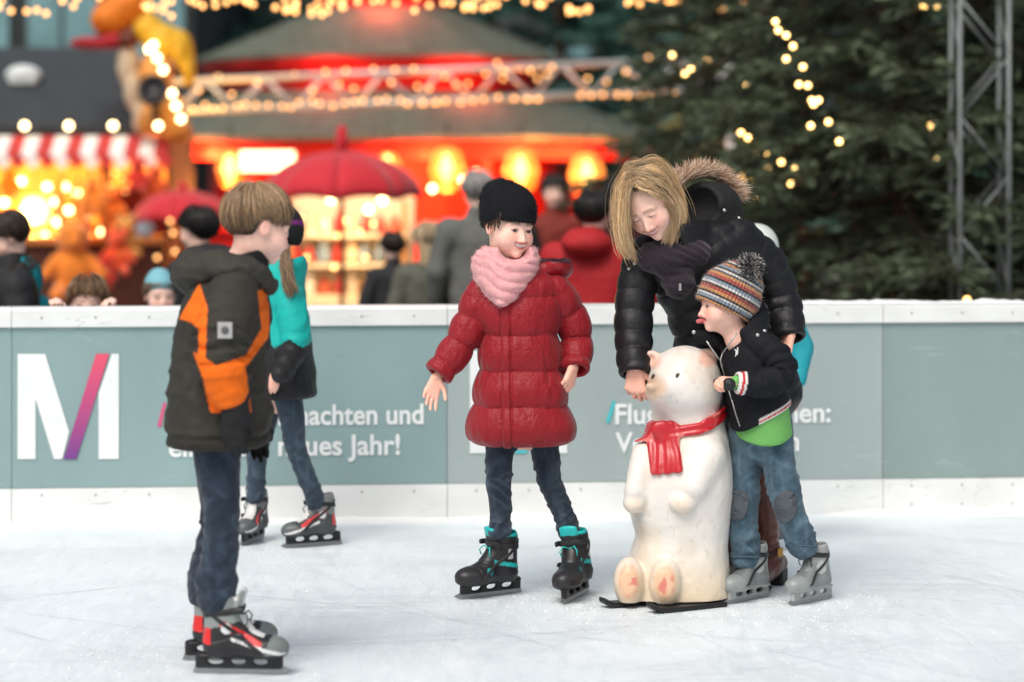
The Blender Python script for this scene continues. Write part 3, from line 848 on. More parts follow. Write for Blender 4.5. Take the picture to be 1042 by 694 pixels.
# scalloped awning: one stripe after the other
sw = 14.6
for i in range(-8, 12):
    x0 = 4 + i * sw
    m = m_stripe_w if i % 2 == 0 else m_stripe_r
    mb = MB(); xa, xb = lx(x0), lx(x0 + sw); n = 6
    top = [(xa + (xb - xa) * t / n, -.30, lz(139)) for t in range(n + 1)]
    mid = [(xa + (xb - xa) * t / n, -.62, lz(158)) for t in range(n + 1)]
    bot = [(xa + (xb - xa) * t / n + .05, -.63, lz(158) - (.05 + .09 * math.sin(math.pi * t / n) ** .6)) for t in range(n + 1)]
    vs_ = top + mid + bot
    fs = [(r * (n + 1) + t, r * (n + 1) + t + 1, (r + 1) * (n + 1) + t + 1, (r + 1) * (n + 1) + t) for r in (0, 1) for t in range(n)]
    mb.add(vs_, fs); o = mb.build('awning_stripe', m, stall)
    sd = o.modifiers.new('thick', 'SOLIDIFY'); sd.thickness = .004
light_string('three round bulbs along the eave of the slate-roofed stall', [W(x, 128, SY - .4) for x in (-20, 25, 70, 115)], bulb_big)
# rounded white floodlight on the roof
fl = thing('floodlight', W(24, 76, SY + .45), 'rounded white lamp housing on the slate roof', 'floodlight')
v_, q_ = surf(lambda P: np.minimum(ell(P, (0, 0, 0), (.19, .10, .105)), box(P, (0, 0, -.06), (.15, .08, .05), .03)), (-.25, -.16, -.16), (.25, .16, .16), .016)
obj('housing', np_mesh('housing', v_, q_), mat('white_enamel', srgb(206, 214, 214), rough=.4), fl)
MB().bar((0, .02, -.10), (0, .05, -.30), .02, 8).build('bracket', m_cable, fl)
# lamp inside the stall
m_stall_lamp = mat('stall_lamp_glow', (1, .9, .5), emit=((1, .62, .12), 3.4))
sl = thing('stall_lamp', W(36, 214, SY + .9), 'blazing yellow lamp inside the stall at left', 'lamp')
MB().lathe([(.04, .15), (.11, .12), (.16, 0), (.12, -.13), (.04, -.16)], 16).build('lamp_shade', m_stall_lamp, sl, smooth=True)
MB().bar((0, 0, .18), (0, 0, .62), .01, 6).build('cord', m_cable, sl)
lamp('stall_lamp_glow', (-.05, -.35, -.05), (1, .56, .12), 260, .2, sl)
lamp('stall_fill_lamp', W(120, 195, SY + .6), (1, .46, .10), 120, .15)
lamp('stall_fill_lamp', W(-40, 205, SY + .6), (1, .52, .12), 140, .15)

# carved ornament at the gable: cap, curls, beard, belly
orn = thing('carved_ornament', W(150, 140, SY - .5), 'carved bearded figure with orange cap and yellow curls on the stall gable', 'ornament')
oo = W(150, 140, SY - .5)
op = lambda px, py, d=0.: W(px, py, SY - .5 + d) - oo
def ob(nm, parts, c, h=.03, nz=.012):
    def f(P):
        d = None
        for cc, rr in parts:
            e = ell(P, cc, rr); d = e if d is None else smin(d, e, .05)
        return d - nz * noise(P, 14)
    A = np.array([p[0] for p in parts]); Rr = np.array([p[1] for p in parts])
    lo = (A - Rr).min(0) - .06; hi = (A + Rr).max(0) + .06
    v_, q_ = surf(f, lo, hi, h)
    return obj(nm, np_mesh(nm, v_, q_), mat('carved_' + nm, c, rough=.6, var=(6, .15)), orn)
ob('cap', [(op(112, 20), (.20, .2, .17)), (op(134, 4), (.17, .2, .2)), (op(122, 12), (.2, .2, .18))], srgb(226, 122, 24))
ob('cap_brim', [(op(95, 44), (.24, .18, .06)), (op(118, 40), (.12, .18, .08))], srgb(170, 30, 44))
ob('curls', [(op(150, 28), (.16, .16, .16)), (op(166, 42), (.2, .18, .18)), (op(184, 50), (.12, .14, .2)), (op(192, 70), (.07, .1, .2))], srgb(220, 170, 40))
ob('face', [(op(130, 40, -.05), (.12, .14, .1))], srgb(96, 44, 30))
ob('beard', [(op(130, 66), (.11, .14, .22)), (op(136, 92), (.10, .14, .22)), (op(142, 118), (.07, .12, .2))], srgb(196, 176, 150))
ob('belly', [(op(158, 78), (.18, .16, .26)), (op(168, 112), (.2, .16, .2)), (op(178, 130), (.16, .16, .16)), (op(150, 122), (.14, .14, .16))], srgb(206, 140, 66))
sp_ = thing('spotlight', W(157, 94, SY - .9), 'black round spotlight mounted on the carved ornament', 'spotlight')
MB().lathe([(.02, -.11), (.12, -.10), (.155, 0), (.15, .12), (.12, .13), (.11, .08)], 18).build('housing', mat('black_metal', (.02, .02, .022), rough=.35), sp_, rot=(R(70), 0, 0), smooth=True)
MB().box((-.015, 0, -.3), (.015, .25, -.1)).build('bracket', m_cable, sp_)
light_string('arc of bright bulbs running down the carved ornament', [W(x, y, SY - .85) for x, y in ((152, 50), (156, 46), (160, 59), (166, 71), (175, 95), (179, 108), (184, 121))], bulb_big)
light_string('single bright bulb low on the carved ornament', [W(161, 128, SY - .85)], bulb_big, False, 'hanging_bulb', 'single bright bulbs')
light_string('small bulbs hanging under the awning at the stall corner', [W(x, y, SY - .3) for x, y in ((26, 150), (117, 176), (125, 182), (133, 178), (128, 194), (114, 157), (160, 155), (110, 190))])
light_string('vertical string of bulbs beside the small umbrella', [W(x, y, 23) for x, y in ((173, 225), (176, 237), (178, 256), (176, 274), (160, 262))])

# hanging plush toys and goods in the stall
def plush_mesh(kind):
    def f(P):
        d = ell(P, (0, 0, 0), (.13, .11, .15)); d = smin(d, ell(P, (0, -.03, .20), (.105, .1, .1)), .03)
        for s in (-1, 1):
            if kind == 0: d = smin(d, cap(P, (s * .05, 0, .27), (s * .09, .02, .47), .035, .022), .02)
            else: d = smin(d, sph(P, (s * .085, 0, .29), .042), .015)
            d = smin(d, cap(P, (s * .10, -.03, .07), (s * .18, -.08, -.03), .04, .035), .02)
            d = smin(d, cap(P, (s * .07, -.04, -.12), (s * .11, -.16, -.15), .05, .045), .02)
        return smin(d, sph(P, (0, -.12, .18), .04), .02)
    v_, q_ = surf(f, (-.26, -.24, -.24), (.26, .16, .52), .018)
    return np_mesh('plush', v_, q_)
pm = [plush_mesh(0), plush_mesh(1)]
def plush(px, py, Yd, kind, c, label, sc=1., rz=0.):
    t = thing('plush_toy', W(px, py, Yd), label, 'plush toy', 'plush toys in the stall', rz)
    me = pm[kind].copy(); o = obj('body', me, mat('plush_%d_%d_%d' % c, srgb(*c), rough=.95, var=(20, .15), sheen=.4), t)
    o.scale = (sc,) * 3
    e = ico(.014 * sc); e.materials.append(m_cable)
    for s in (-1, 1): obj('eye', e, None, t, V(s * .04, -.125, .225) * sc)
plush(74, 275, 23.6, 0, (228, 128, 40), 'big orange plush rabbit with long ears above the left barrier', 1.55, .25)
plush(120, 262, 23.9, 1, (222, 80, 36), 'red-orange plush bear hanging beside the orange rabbit', .9)
plush(128, 245, 24.0, 1, (214, 150, 70), 'tan plush bear hanging high beside the dark red panel', .8, .5)
plush(106, 282, 23.8, 1, (200, 44, 30), 'small red plush bear low beside the rabbit', .6)
plush(148, 232, 23.9, 1, (150, 160, 170), 'little grey plush bear hanging by the dark red panel', .5)
plush(95, 205, 24.4, 0, (224, 150, 50), 'yellow plush rabbit hanging under the awning', .8, -.4)
plush(115, 215, 24.5, 1, (226, 120, 30), 'orange plush bear hanging under the awning', .8)
plush(83, 232, 24.6, 1, (216, 120, 40), 'brown-orange plush bear behind the rabbit’s ears', .8)
plush(10, 190, 24.7, 1, (226, 170, 50), 'yellow plush bear hanging near the blazing lamp', .7)
plush(140, 182, 24.2, 1, (206, 50, 30), 'red plush bear at the awning’s right corner', .7)
plush(158, 190, 24.3, 1, (216, 90, 30), 'orange-red plush bear at the awning’s far right end', .7)
for i, (px, h_) in enumerate(((62, 60), (78, 70), (90, 60), (100, 70), (108, 50))):
    t = thing('ribbon_garland', W(px, 178, 24.1), 'orange ribbon hanging under the awning, %s from the left' % ('first second third fourth fifth'.split()[i]), 'ribbon', 'hanging ribbons')
    pts = [V(.02 * math.sin(q_ * 1.1 + i), .02 * math.cos(q_ * .9), -h_ * .0098 * q_ / 8) for q_ in range(9)]
    MB().tube(pts, .018, 6).build('ribbon', mat('ribbon_orange', srgb(220, 130, 50), rough=.8, var=(9, .2)), t, smooth=True)
light_string('cluster of golden bulbs round the blazing stall lamp', [W(x, y, SY + .5) for x, y in ((14, 196), (22, 184), (48, 190), (56, 205), (58, 226), (46, 240), (12, 222), (4, 206), (66, 190), (30, 246), (70, 214), (20, 236))], bulb_big)
light_string('golden bulbs strung behind the hanging plush toys', [W(x, y, SY + .6) for x, y in ((78, 196), (90, 222), (98, 190), (104, 236), (112, 204), (88, 250), (66, 250), (120, 228))], bulb_big)

# ---- umbrellas
def umbrella(label, px, rim, tip, wpx, Yd, fin=None):
    kk = Yd / FPX; c = W(px, rim, Yd); r = wpx * kk / 2; hgt = (rim - tip) * kk
    t = thing('umbrella', (c[0], Yd, GZ), label, 'umbrella', 'red umbrellas')
    zb = c[2] - GZ; n = 8
    for g_ in range(n):
        vs_ = []; fs = []; S, T = 8, 5
        for i in range(S + 1):
            u = i / S; rr = r * math.sin(u * math.pi * .5) ** 1.0; zz = zb + hgt * (math.cos(u * math.pi * .5) * .9 + .1 * (1 - u))
            for j in range(T + 1):
                w = 2 * math.pi * (g_ + j / T) / n; sc = 1 - .06 * math.sin(math.pi * j / T) * u * u
                vs_.append((rr * sc * math.cos(w), rr * sc * math.sin(w), zz + .035 * math.sin(math.pi * j / T) * u ** 3))
        for i in range(S):
            for j in range(T): a = i * (T + 1) + j; fs.append((a, a + T + 1, a + T + 2, a + 1))
        me = new_mesh('canopy_panel', vs_, fs, True); o = obj('canopy_panel', me, m_red_cloth, t)
        sd = o.modifiers.new('thick', 'SOLIDIFY'); sd.thickness = .003
        w = 2 * math.pi * g_ / n
        MB().tube([V(r * math.sin(u * math.pi * .5) * math.cos(w), r * math.sin(u * math.pi * .5) * math.sin(w), zb + hgt * (math.cos(u * math.pi * .5) * .9 + .1 * (1 - u)) - .012) for u in np.linspace(.05, 1, 7)], .006, 5).build('rib', m_cable, t)
    MB().bar((0, 0, 0), (0, 0, zb + hgt), .02, 8).build('pole', m_dark_wood, t)
    f = fin or 14
    MB().lathe([(.05, zb + hgt - .02), (.055, zb + hgt + .4 * f * kk), (.04, zb + hgt + .9 * f * kk), (.012, zb + hgt + f * kk)], 10).build('finial', m_red_cloth, t, smooth=True)
umbrella('large red umbrella behind the boy’s head', 348, 203, 153, 166, 20, 26)
umbrella('smaller red umbrella between the stall and the boy', 186, 226, 193, 104, 23.5, 8)

# ---- lit stand with cream goods under the large umbrella
sg = W(355, 175, 21.3)
st = thing('market_stand', (sg[0], 21.3, GZ), 'cream market stand glowing under the large red umbrella', 'market stand')
gx = lambda px: (px - 355) * 21.3 / FPX; gz = lambda py: CAMH + (HOR - py) * 21.3 / FPX - GZ
MB().box((gx(292), .3, 0), (gx(420), .34, gz(200))).build('back_panel', m_cream, st)
for zz in (gz(300), gz(268), gz(238)): MB().box((gx(294), -.1, zz - .03), (gx(414), .298, zz)).build('shelf', m_cream, st)
for px in (296, 412): MB().box((gx(px) - .02, -.08, 0), (gx(px) + .02, -.04, gz(204))).build('post', m_warm_wood, st)
MB().box((gx(290), -.16, 0), (gx(422), -.11, gz(304))).build('front_panel', m_cream, st)
cols_ = [srgb(228, 214, 190), srgb(206, 60, 50), srgb(220, 190, 150), srgb(235, 228, 215), srgb(190, 90, 60), srgb(120, 140, 150), srgb(226, 180, 110)]
row_names = ('top', 'middle', 'bottom'); cnames_ = ('cream', 'red', 'beige', 'white', 'brick-red', 'grey-blue', 'golden')
for ri, (zz, n) in enumerate(((gz(238), 8), (gz(268), 8), (gz(300), 8))):
    for i in range(n):
        px = 301 + i * 14.2 + rng.uniform(-2, 2); hh = rng.uniform(.12, .23); ww = rng.uniform(.04, .075); ci = int(rng.integers(len(cols_)))
        o = MB().lathe([(ww * .8, 0), (ww, .02), (ww, hh * .6), (ww * .45, hh * .75), (ww * .4, hh * .95), (ww * .5, hh)], 12).build('ornament_jar', mat('jar_%d' % ci, cols_[ci], rough=.35, var=(9, .1)), None, (sg[0] + gx(px), 21.3 + .02 + rng.uniform(-.04, .1), GZ + zz + .001), smooth=True)
        tag(o, '%s jar %s from the left on the %s shelf of the cream stand' % (cnames_[ci], ('first', 'second', 'third', 'fourth', 'fifth', 'sixth', 'seventh', 'eighth')[i], row_names[ri]), 'jar', 'jars on the cream stand')
light_string('cream fairy bulbs strung over the goods of the stand', [W(x, y, 21.05) for x, y in ((306, 222), (318, 236), (330, 226), (344, 240), (352, 224), (366, 236), (380, 228), (396, 240), (312, 262), (340, 272), (372, 262), (400, 270))])
light_string('bulbs under the rim of the large red umbrella', [W(x, y, 20.3) for x, y in ((337, 203), (375, 213), (389, 204))], bulb_big, False)
lamp('stand_lamp', W(338, 214, 20.7), (1, .62, .30), 18, .12)
lamp('stand_lamp', W(385, 216, 20.7), (1, .62, .30), 15, .12)
lamp('stand_lamp', W(345, 262, 20.8), (1, .70, .40), 9, .12)

# ---- dark block with windows behind the stall, and a long facade closing the square
m_block = mat('dark_render', srgb(58, 66, 66), rough=.85, var=(2, .15))
m_pane = mat('window_glass', srgb(112, 152, 158), rough=.2, spec=.6, var=(2, .25))
m_frame = mat('window_frame', srgb(44, 48, 48), rough=.6)
def block(label, x0, x1, Yd, h, nx, nzf, dep=8):
    t = thing('building', ((x0 + x1) / 2, Yd, GZ), label, 'building')
    w = x1 - x0
    MB().box((-w / 2, 0, 0), (w / 2, dep, h)).build('wall', m_block, t)
    MB().box((-w / 2 - .2, -.2, h), (w / 2 + .2, dep + .2, h + .3)).build('roof', m_slate, t)
    for i in range(nx):
        for j in range(nzf):
            cx = -w / 2 + (i + .5) * w / nx; cz = .4 + j * 3.0
            f = MB().box((cx - .62, -.06, cz - .1), (cx + .62, -.003, cz + 1.8)).build('window', m_frame, t)
            MB().box((cx - .54, -.075, cz), (cx - .03, -.062, cz + 1.7)).box((cx + .03, -.075, cz), (cx + .54, -.062, cz + 1.7)).build('pane', m_pane, f)
block('dark building with paired windows behind the slate-roofed stall', -10.5, -5.0, 38, 9, 4, 3)
block('long dark building closing the square behind the far trees', -34, 40, 66, 16, 26, 5)

# ---- fir trees
m_needle = mat('fir_needles', attr=True, rough=.6, spec=.3)
m_bark = mat('fir_bark', srgb(66, 50, 40), rough=.9, bump=(20, .01, (1, 1, .3)))
def fir(label, loc, h, r, seed, nb=150, base=.2, dens=1.0, needle=.075, tint=1.0, colr=(.075, .100, .058), droop=.25, group='fir trees'):
    g = np.random.default_rng(seed)
    t = thing('fir_tree', loc, label, 'tree', group)
    MB().tube([(0, 0, 0), (0, 0, h * .5), (0, 0, h * .98)], [.028 * h * .55, .018 * h * .55, .005], 9).build('trunk', m_bark, t, smooth=True)
    TP = []; TD = []; TC = []
    br = MB()
    for i in range(nb):
        u = (i + g.uniform(0, 1)) / nb; u = u ** .85
        z = h * (base + (1 - base) * u); rl = r * (1 - (z / h - base) / (1 - base)) ** .8 * g.uniform(.8, 1.08) + .05
        w = i * 2.39996 + g.uniform(-.3, .3)
        d0 = V(math.cos(w), math.sin(w), 0)
        nt = int(max(8, rl * 26 * dens)); s = np.sqrt(g.uniform(.03, 1, nt))
        sag = -droop * rl * (s ** 1.6) + .12 * rl * s ** 4
        bp = d0[None] * (s * rl)[:, None] + np.column_stack([0 * s, 0 * s, z + sag])
        if i % 2 == 0: br.tube([V(0, 0, z), d0 * rl * .5 + V(0, 0, z - droop * rl * .3), d0 * rl * .95 + V(0, 0, z - droop * rl * .85)], [.012 + .012 * rl, .008 + .006 * rl, .003], 5)
        sd = np.array([-d0[1], d0[0], 0]); sg_ = g.choice([-1, 1], nt)
        tl_ = rl * (.34 - .2 * s) * g.uniform(.6, 1.2, nt) + .09
        td = d0[None] * g.uniform(.5, .9, nt)[:, None] + sd[None] * (sg_ * g.uniform(.3, .9, nt))[:, None] + np.column_stack([0*s, 0*s, g.uniform(-.45, .12, nt)])
        td /= np.linalg.norm(td, axis=1, keepdims=True)
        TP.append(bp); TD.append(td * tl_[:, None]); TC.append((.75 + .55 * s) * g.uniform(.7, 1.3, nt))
    TP = np.concatenate(TP); TD = np.concatenate(TD); TC = np.concatenate(TC)
    # needles: flat blades along every twig
    K = 16
    f = np.linspace(.04, 1, K)[None, :] + g.uniform(-.02, .02, (len(TP), K))
    C = TP[:, None] + TD[:, None] * f[..., None]
    dn = TD / (np.linalg.norm(TD, axis=1, keepdims=True) + 1e-9)
    a = np.cross(dn, [0.1, .2, 1.0]); a /= np.linalg.norm(a, axis=1, keepdims=True) + 1e-9; b_ = np.cross(dn, a)
    w = g.uniform(0, 2 * math.pi, (len(TP), K))
    rad = a[:, None] * np.cos(w)[..., None] + b_[:, None] * np.sin(w)[..., None] * .6
    nl = needle * g.uniform(.7, 1.25, (len(TP), K, 1))
    tip = C + (rad * .75 + dn[:, None] * .75) * nl
    sidev = np.cross(np.broadcast_to(dn[:, None], rad.shape), rad) * needle * .16
    vts = np.stack([C - sidev, C + sidev, tip], 2).reshape(-1, 3)
    q = np.arange(len(vts)).reshape(-1, 3)
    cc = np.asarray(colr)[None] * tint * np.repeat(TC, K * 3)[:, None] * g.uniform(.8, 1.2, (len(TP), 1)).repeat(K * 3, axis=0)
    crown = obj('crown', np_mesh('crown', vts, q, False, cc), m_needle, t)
    tw = strands('twigs', TP[:, None] + TD[:, None] * np.linspace(0, .95, 3)[None, :, None], [.005, .004, .002], flat(TP, (.05, .035, .025)), m_needle, t)
    br.build('boughs', m_bark, t)
    return t
def on_ground(px, Y): return ((px - CX) * Y / FPX, Y, GZ)
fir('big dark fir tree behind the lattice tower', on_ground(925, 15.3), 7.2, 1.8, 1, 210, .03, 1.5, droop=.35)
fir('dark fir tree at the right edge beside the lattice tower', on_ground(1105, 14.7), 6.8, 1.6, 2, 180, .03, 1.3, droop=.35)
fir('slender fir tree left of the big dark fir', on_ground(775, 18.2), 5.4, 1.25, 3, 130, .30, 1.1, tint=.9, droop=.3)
for i, (px, Y, h, lb) in enumerate(((500, 43, 9, 'far fir tree right of the pavilion cupola'), (570, 40, 9.5, 'far fir tree above the pavilion’s right eave'), (640, 42, 9, 'far fir tree beyond the horizontal truss’s right end'), (700, 38, 9, 'far fir tree just left of the slender fir'),
                                   (235, 44, 8.5, 'far fir tree left of the pavilion cupola'), (180, 42, 8.5, 'far fir tree behind the carved ornament'), (300, 48, 9, 'far fir tree directly behind the pavilion cupola'), (820, 30, 9, 'far fir tree behind the gap between the two dark firs'), (1000, 28, 9, 'far fir tree behind the lattice tower'), (900, 34, 10, 'far fir tree behind the big dark fir'))):
    fir(lb, on_ground(px, Y), h, 2.3, 20 + i, 70, .08, .55, needle=.24, tint=1.9, colr=(.022, .055, .046), group='far fir trees')
def fairy(label, pts, Y): light_string(label, [W(x, y, Y) for x, y in pts], None)
bulb_mid = ico(.017); bulb_mid.materials.append(mat('tree_bulb', (1, .8, .5), emit=((1.0, .58, .18), 5.5)))
def fairy(label, pts, Y): light_string(label, [W(x, y, Y) for x, y in pts], bulb_mid)
fairy('long string of bulbs down the left side of the big fir', ((789, 22), (792, 31), (800, 36), (807, 47), (800, 60), (817, 68), (813, 86), (822, 87), (826, 102), (828, 106), (833, 102), (825, 128), (843, 124), (854, 144)), 13.7)
fairy('short string of bulbs low on the slender fir', ((754, 135), (761, 140), (768, 154), (782, 158), (795, 165), (808, 172), (805, 187)), 14.6)
fairy('sparse bulbs deep in the big dark fir', ((947, 128), (954, 161), (1000, 159), (984, 305), (940, 6), (952, 7)), 14.3)
fairy('faint bulbs in the slender fir', ((697, 75), (703, 70), (748, 95), (760, 87), (742, 124), (684, 56), (720, 60)), 16.5)
fairy('cluster of orange bulbs low between the firs', ((754, 178), (760, 172), (757, 186), (763, 190), (771, 193), (777, 189), (778, 198), (768, 203), (760, 199), (787, 213), (796, 228), (775, 220), (781, 170), (753, 191)), 17.0)
# ------------------------------------------------------------------ people: shared parts
SKIN = np.array(srgb(244, 204, 187), np.float32)
m_skin = mat('skin', attr=True, rough=.5, spec=.35, sss=.22, bump=(220, .0006), var=(55, .07))
m_denim = mat('denim', attr=True, rough=.85, spec=.2, var=(70, .22), bump=(420, .0008), bump2=(38, .004), sheen=.15)
m_hair = mat('hair', attr=True, rough=.42, spec=.45, var=(120, .12))
m_fur = mat('fur', attr=True, rough=.8, spec=.2)
m_plastic = mat('skate_plastic', attr=True, rough=.4, spec=.45, var=(40, .06))
m_blade = mat('skate_blade', srgb(150, 152, 155), rough=.3, metal=.8, var=(30, .1))
m_lace = mat('lace', attr=True, rough=.8)
m_sole = mat('black_rubber', (.012, .012, .013), rough=.5)

class Fig:
    """a person at a foot point; p(px, py, dy) gives figure coordinates for a photo pixel at the figure's distance + dy"""
    def __init__(s, px, Y, label, cat='person', name='person', z=0., group=None):
        s.Y = Y; s.X = (px - CX) * Y / FPX; s.z = z
        s.root = thing(name, (s.X, Y, z), label, cat, group)
        s.k = Y / FPX
    def p(s, px, py, dy=0.):
        Y = s.Y + dy
        return V((px - CX) * Y / FPX - s.X, dy, CAMH + (HOR - py) * Y / FPX - s.z)
    def row(s, py, l, r, dy, depth):
        a = s.p(l, py, dy); b = s.p(r, py, dy)
        return (a[2], (a[0] + b[0]) / 2, dy, (b[0] - a[0]) / 2, depth)
    def pix(s, P):
        Y = s.Y + P[:, 1]
        return CX + (P[:, 0] + s.X) * FPX / Y, HOR - (P[:, 2] + s.z - CAMH) * FPX / Y

def head_sdf(P, c, M, h, child=0., smile=.0, mouth=0., tongue=False, nose=1., ears=True, neck=True, neck_to=None):
    """c centre, M frame (right, forward, up), h chin-to-crown height"""
    M32 = np.asarray(M, np.float32)
    q = (P - np.asarray(c, np.float32)) @ M32 / h
    ax = np.abs(q[:, 0]); S = np.column_stack([ax, q[:, 1], q[:, 2]])           # mirrored half
    ez = -.03 - .05 * child
    d = ell(q, (0, -.06, .13), (.335, .42, .37))
    d = smin(d, ell(q, (0, .10, -.15), (.262 + .02 * child, .285, .33)), .12)
    d = smin(d, sph(q, (0, .265 - .02 * child, -.415), .075), .08)
    d = smin(d, sph(S, (.155, .215, -.17 - .02 * child), .125 + .015 * child), .10)
    d = smin(d, ell(S, (.12, .325 - .02 * child, ez + .095), (.11, .045, .032)), .07)             # brow
    d = smax(d, -ell(S, (.135, .425, ez), (.085, .07, .055)), .05)                 # socket
    d = smin(d, sph(S, (.132, .298, ez), .078), .012)                              # eye and lid
    n0 = V(0, .35, ez + .03); tip = V(0, .36 + .085 * nose, ez - .155)
    d = smin(d, cap(q, n0, tip, .026, .036 + .006 * nose), .045)
    d = smin(d, sph(S, (.038, .37 + .02 * nose, ez - .175), .034), .022)
    zz = q.copy(); zz[:, 2] = zz[:, 2] - smile * 17 * np.minimum(q[:, 0] ** 2, .016)
    mz = -.295
    d = smin(d, ell(zz, (0, .335, mz + .017 + mouth), (.095 + .2 * smile, .042, .020)), .022)
    d = smin(d, ell(zz, (0, .33, mz - .022 - mouth), (.08 + .15 * smile, .042, .025)), .022)
    d = smax(d, -ell(zz, (0, .40, mz), (.082 + .35 * smile, .055 if tongue else .05, .005 + mouth * .8)), .010)
    if tongue: d = smin(d, cap(q, (0, .30, mz), (0, .455, mz - .04), .045, .038), .01)
    if ears:
        e = ell(S, (.345, -.03, -.04), (.028, .075, .115)); e = smax(e, -ell(S, (.378, -.015, -.03), (.022, .042, .07)), .02)
        d = smin(d, e, .02)
    d = d * h
    if neck:
        a = np.asarray(c) + M @ (V(0, -.10, -.30) * h)
        b = np.asarray(neck_to) if neck_to is not None else np.asarray(c) + M @ (V(0, -.16, -.85) * h)
        d = smin(d, cap(P, a, b, .195 * h, .215 * h), .035)
    return d
def head_col(P, c, M, h, base, child=0., smile=0., mouth=0., iris=(.06, .035, .02), brow=(.12, .07, .04), lip=(.52, .17, .15), tongue=False, look=(0, 0), closed=False, teeth=False, blush=.35):
    q = (P - np.asarray(c, np.float32)) @ np.asarray(M, np.float32) / h
    ax = np.abs(q[:, 0]); ez = -.03 - .05 * child
    c_ = flat(P, base)
    front = q[:, 1] > .12
    # cheeks, nose and ears a little redder
    bl = np.exp(-(((ax - .17) / .10) ** 2 + ((q[:, 2] + .17) / .10) ** 2)) * front
    bl = np.maximum(bl, np.exp(-((q[:, 0] / .06) ** 2 + ((q[:, 2] - ez + .17) / .06) ** 2)) * (q[:, 1] > .38))
    bl = np.maximum(bl, .7 * (ax > .335) * (np.abs(q[:, 2]) < .2))
    c_ = mixc(c_, bl * blush, np.asarray(base) * V(1.0, .55, .5))
    bw = front * sst(.030, .014, np.abs(q[:, 2] - (ez + .105 - 1.1 * (ax - .12) ** 2))) * sst(.035, .06, ax) * sst(.23, .19, ax)
    c_ = mixc(c_, bw * (.62 - .2 * child), brow)
    zz = q[:, 2] - smile * 17 * np.minimum(q[:, 0] ** 2, .016); mz = -.295
    lp = front * sst(1.2, .9, np.sqrt((q[:, 0] / (.095 + .2 * smile)) ** 2 + ((zz - mz) / (.036 + mouth)) ** 2))
    c_ = mixc(c_, lp * .92, lip)
    inner = front * sst(1.1, .75, np.sqrt((q[:, 0] / (.075 + .3 * smile)) ** 2 + ((zz - mz) / (.004 + mouth * .95)) ** 2)) * (mouth > 0 or tongue)
    c_ = mixc(c_, inner, (.80, .75, .69) if teeth else (.16, .03, .03))
    if tongue:
        tg = (q[:, 1] > .36) * sst(1.1, .8, np.sqrt((q[:, 0] / .06) ** 2 + ((q[:, 2] - mz + .03) / .055) ** 2)); c_ = mixc(c_, tg, (.55, .13, .14))
    ex = ax - .132; e2 = np.sqrt((ex / .062) ** 2 + ((q[:, 2] - ez) / (.021 if not closed else .009)) ** 2)
    ey = front * sst(1.15, .85, e2)
    if closed:
        c_ = mixc(c_, ey, (.06, .03, .02))
    else:
        c_ = mixc(c_, ey, (.50, .47, .45))
        sx = np.sign(q[:, 0]); ir = np.sqrt((q[:, 0] - sx * .132 - look[0]) ** 2 + (q[:, 2] - ez - look[1]) ** 2)
        c_ = mixc(c_, ey * sst(.040, .030, ir), iris)
        lid = front * sst(.010, .004, np.abs(q[:, 2] - ez - .026 + 3.2 * ex ** 2)) * (np.abs(ex) < .07)
        c_ = mixc(c_, lid * .85, (.05, .03, .025))
    return c_

def hand_geo(wrist, d, n, thumb, L=.15, curl=(.25, .3, .35, .4), th=(.3, .35), spread=.08, fat=1.0):
    """capsules of a hand. d: finger direction, n: the way the palm faces, thumb: +1/-1 side (along cross(d, n))"""
    d = nrm(d); n = nrm(np.asarray(n, float) - d * (np.asarray(n, float) @ d)); s = np.cross(d, n) * thumb      # s points to the thumb side
    w = np.asarray(wrist, float); caps = []; u = L / .18
    offs = [.030, .010, -.010, -.029]; lens = [.070, .078, .072, .056]; knk = [.090, .095, .090, .082]
    palm = []
    for i in range(4):
        kb = w + d * knk[i] * u + s * offs[i] * u
        palm.append((w + s * offs[i] * .55 * u + d * .01 * u, kb, .0135 * u * fat, .0115 * u * fat))
        ch = []; a = kb; ang = 0
        dd0 = nrm(d + s * (offs[i] * spread * 30))
        for seg, fr in enumerate((.45, .30, .25)):
            ang += curl[i] * (1.0, 1.15, .8)[seg] * 1.0
            dd = dd0 * math.cos(ang) + n * math.sin(ang)
            b = a + dd * lens[i] * fr * u
            r0 = (.0098, .0088, .0078)[seg] * u * fat * (1 if i < 3 else .88); r1 = (.0088, .0078, .0068)[seg] * u * fat * (1 if i < 3 else .88)
            ch.append((a, b, r0, r1)); a = b
        caps.append(ch)
    tb = w + d * .022 * u + s * .022 * u + n * .006 * u
    t1 = tb + nrm(d * .75 + s * .75 + n * th[0]) * .040 * u
    t2 = t1 + nrm(d * .95 + s * (.45 - th[1]) + n * (th[0] + .15)) * .030 * u
    t3 = t2 + nrm(d * 1.0 + s * (.25 - 1.4 * th[1]) + n * (th[0] + .25)) * .024 * u
    caps.append([(tb, t1, .0145 * u * fat, .0115 * u * fat), (t1, t2, .0110 * u * fat, .0095 * u * fat), (t2, t3, .0095 * u * fat, .0075 * u * fat)])
    return palm, caps
def hand_sdf(P, geo):
    palm, caps = geo
    d = None
    for c_ in palm:
        e = cap(P, *c_); d = e if d is None else smin(d, e, .012)
    out = d
    for ch in caps:
        f = None
        for c_ in ch:
            e = cap(P, *c_); f = e if f is None else smin(f, e, .003)
        out = np.minimum(out, smin(d, f, .006))
    return out
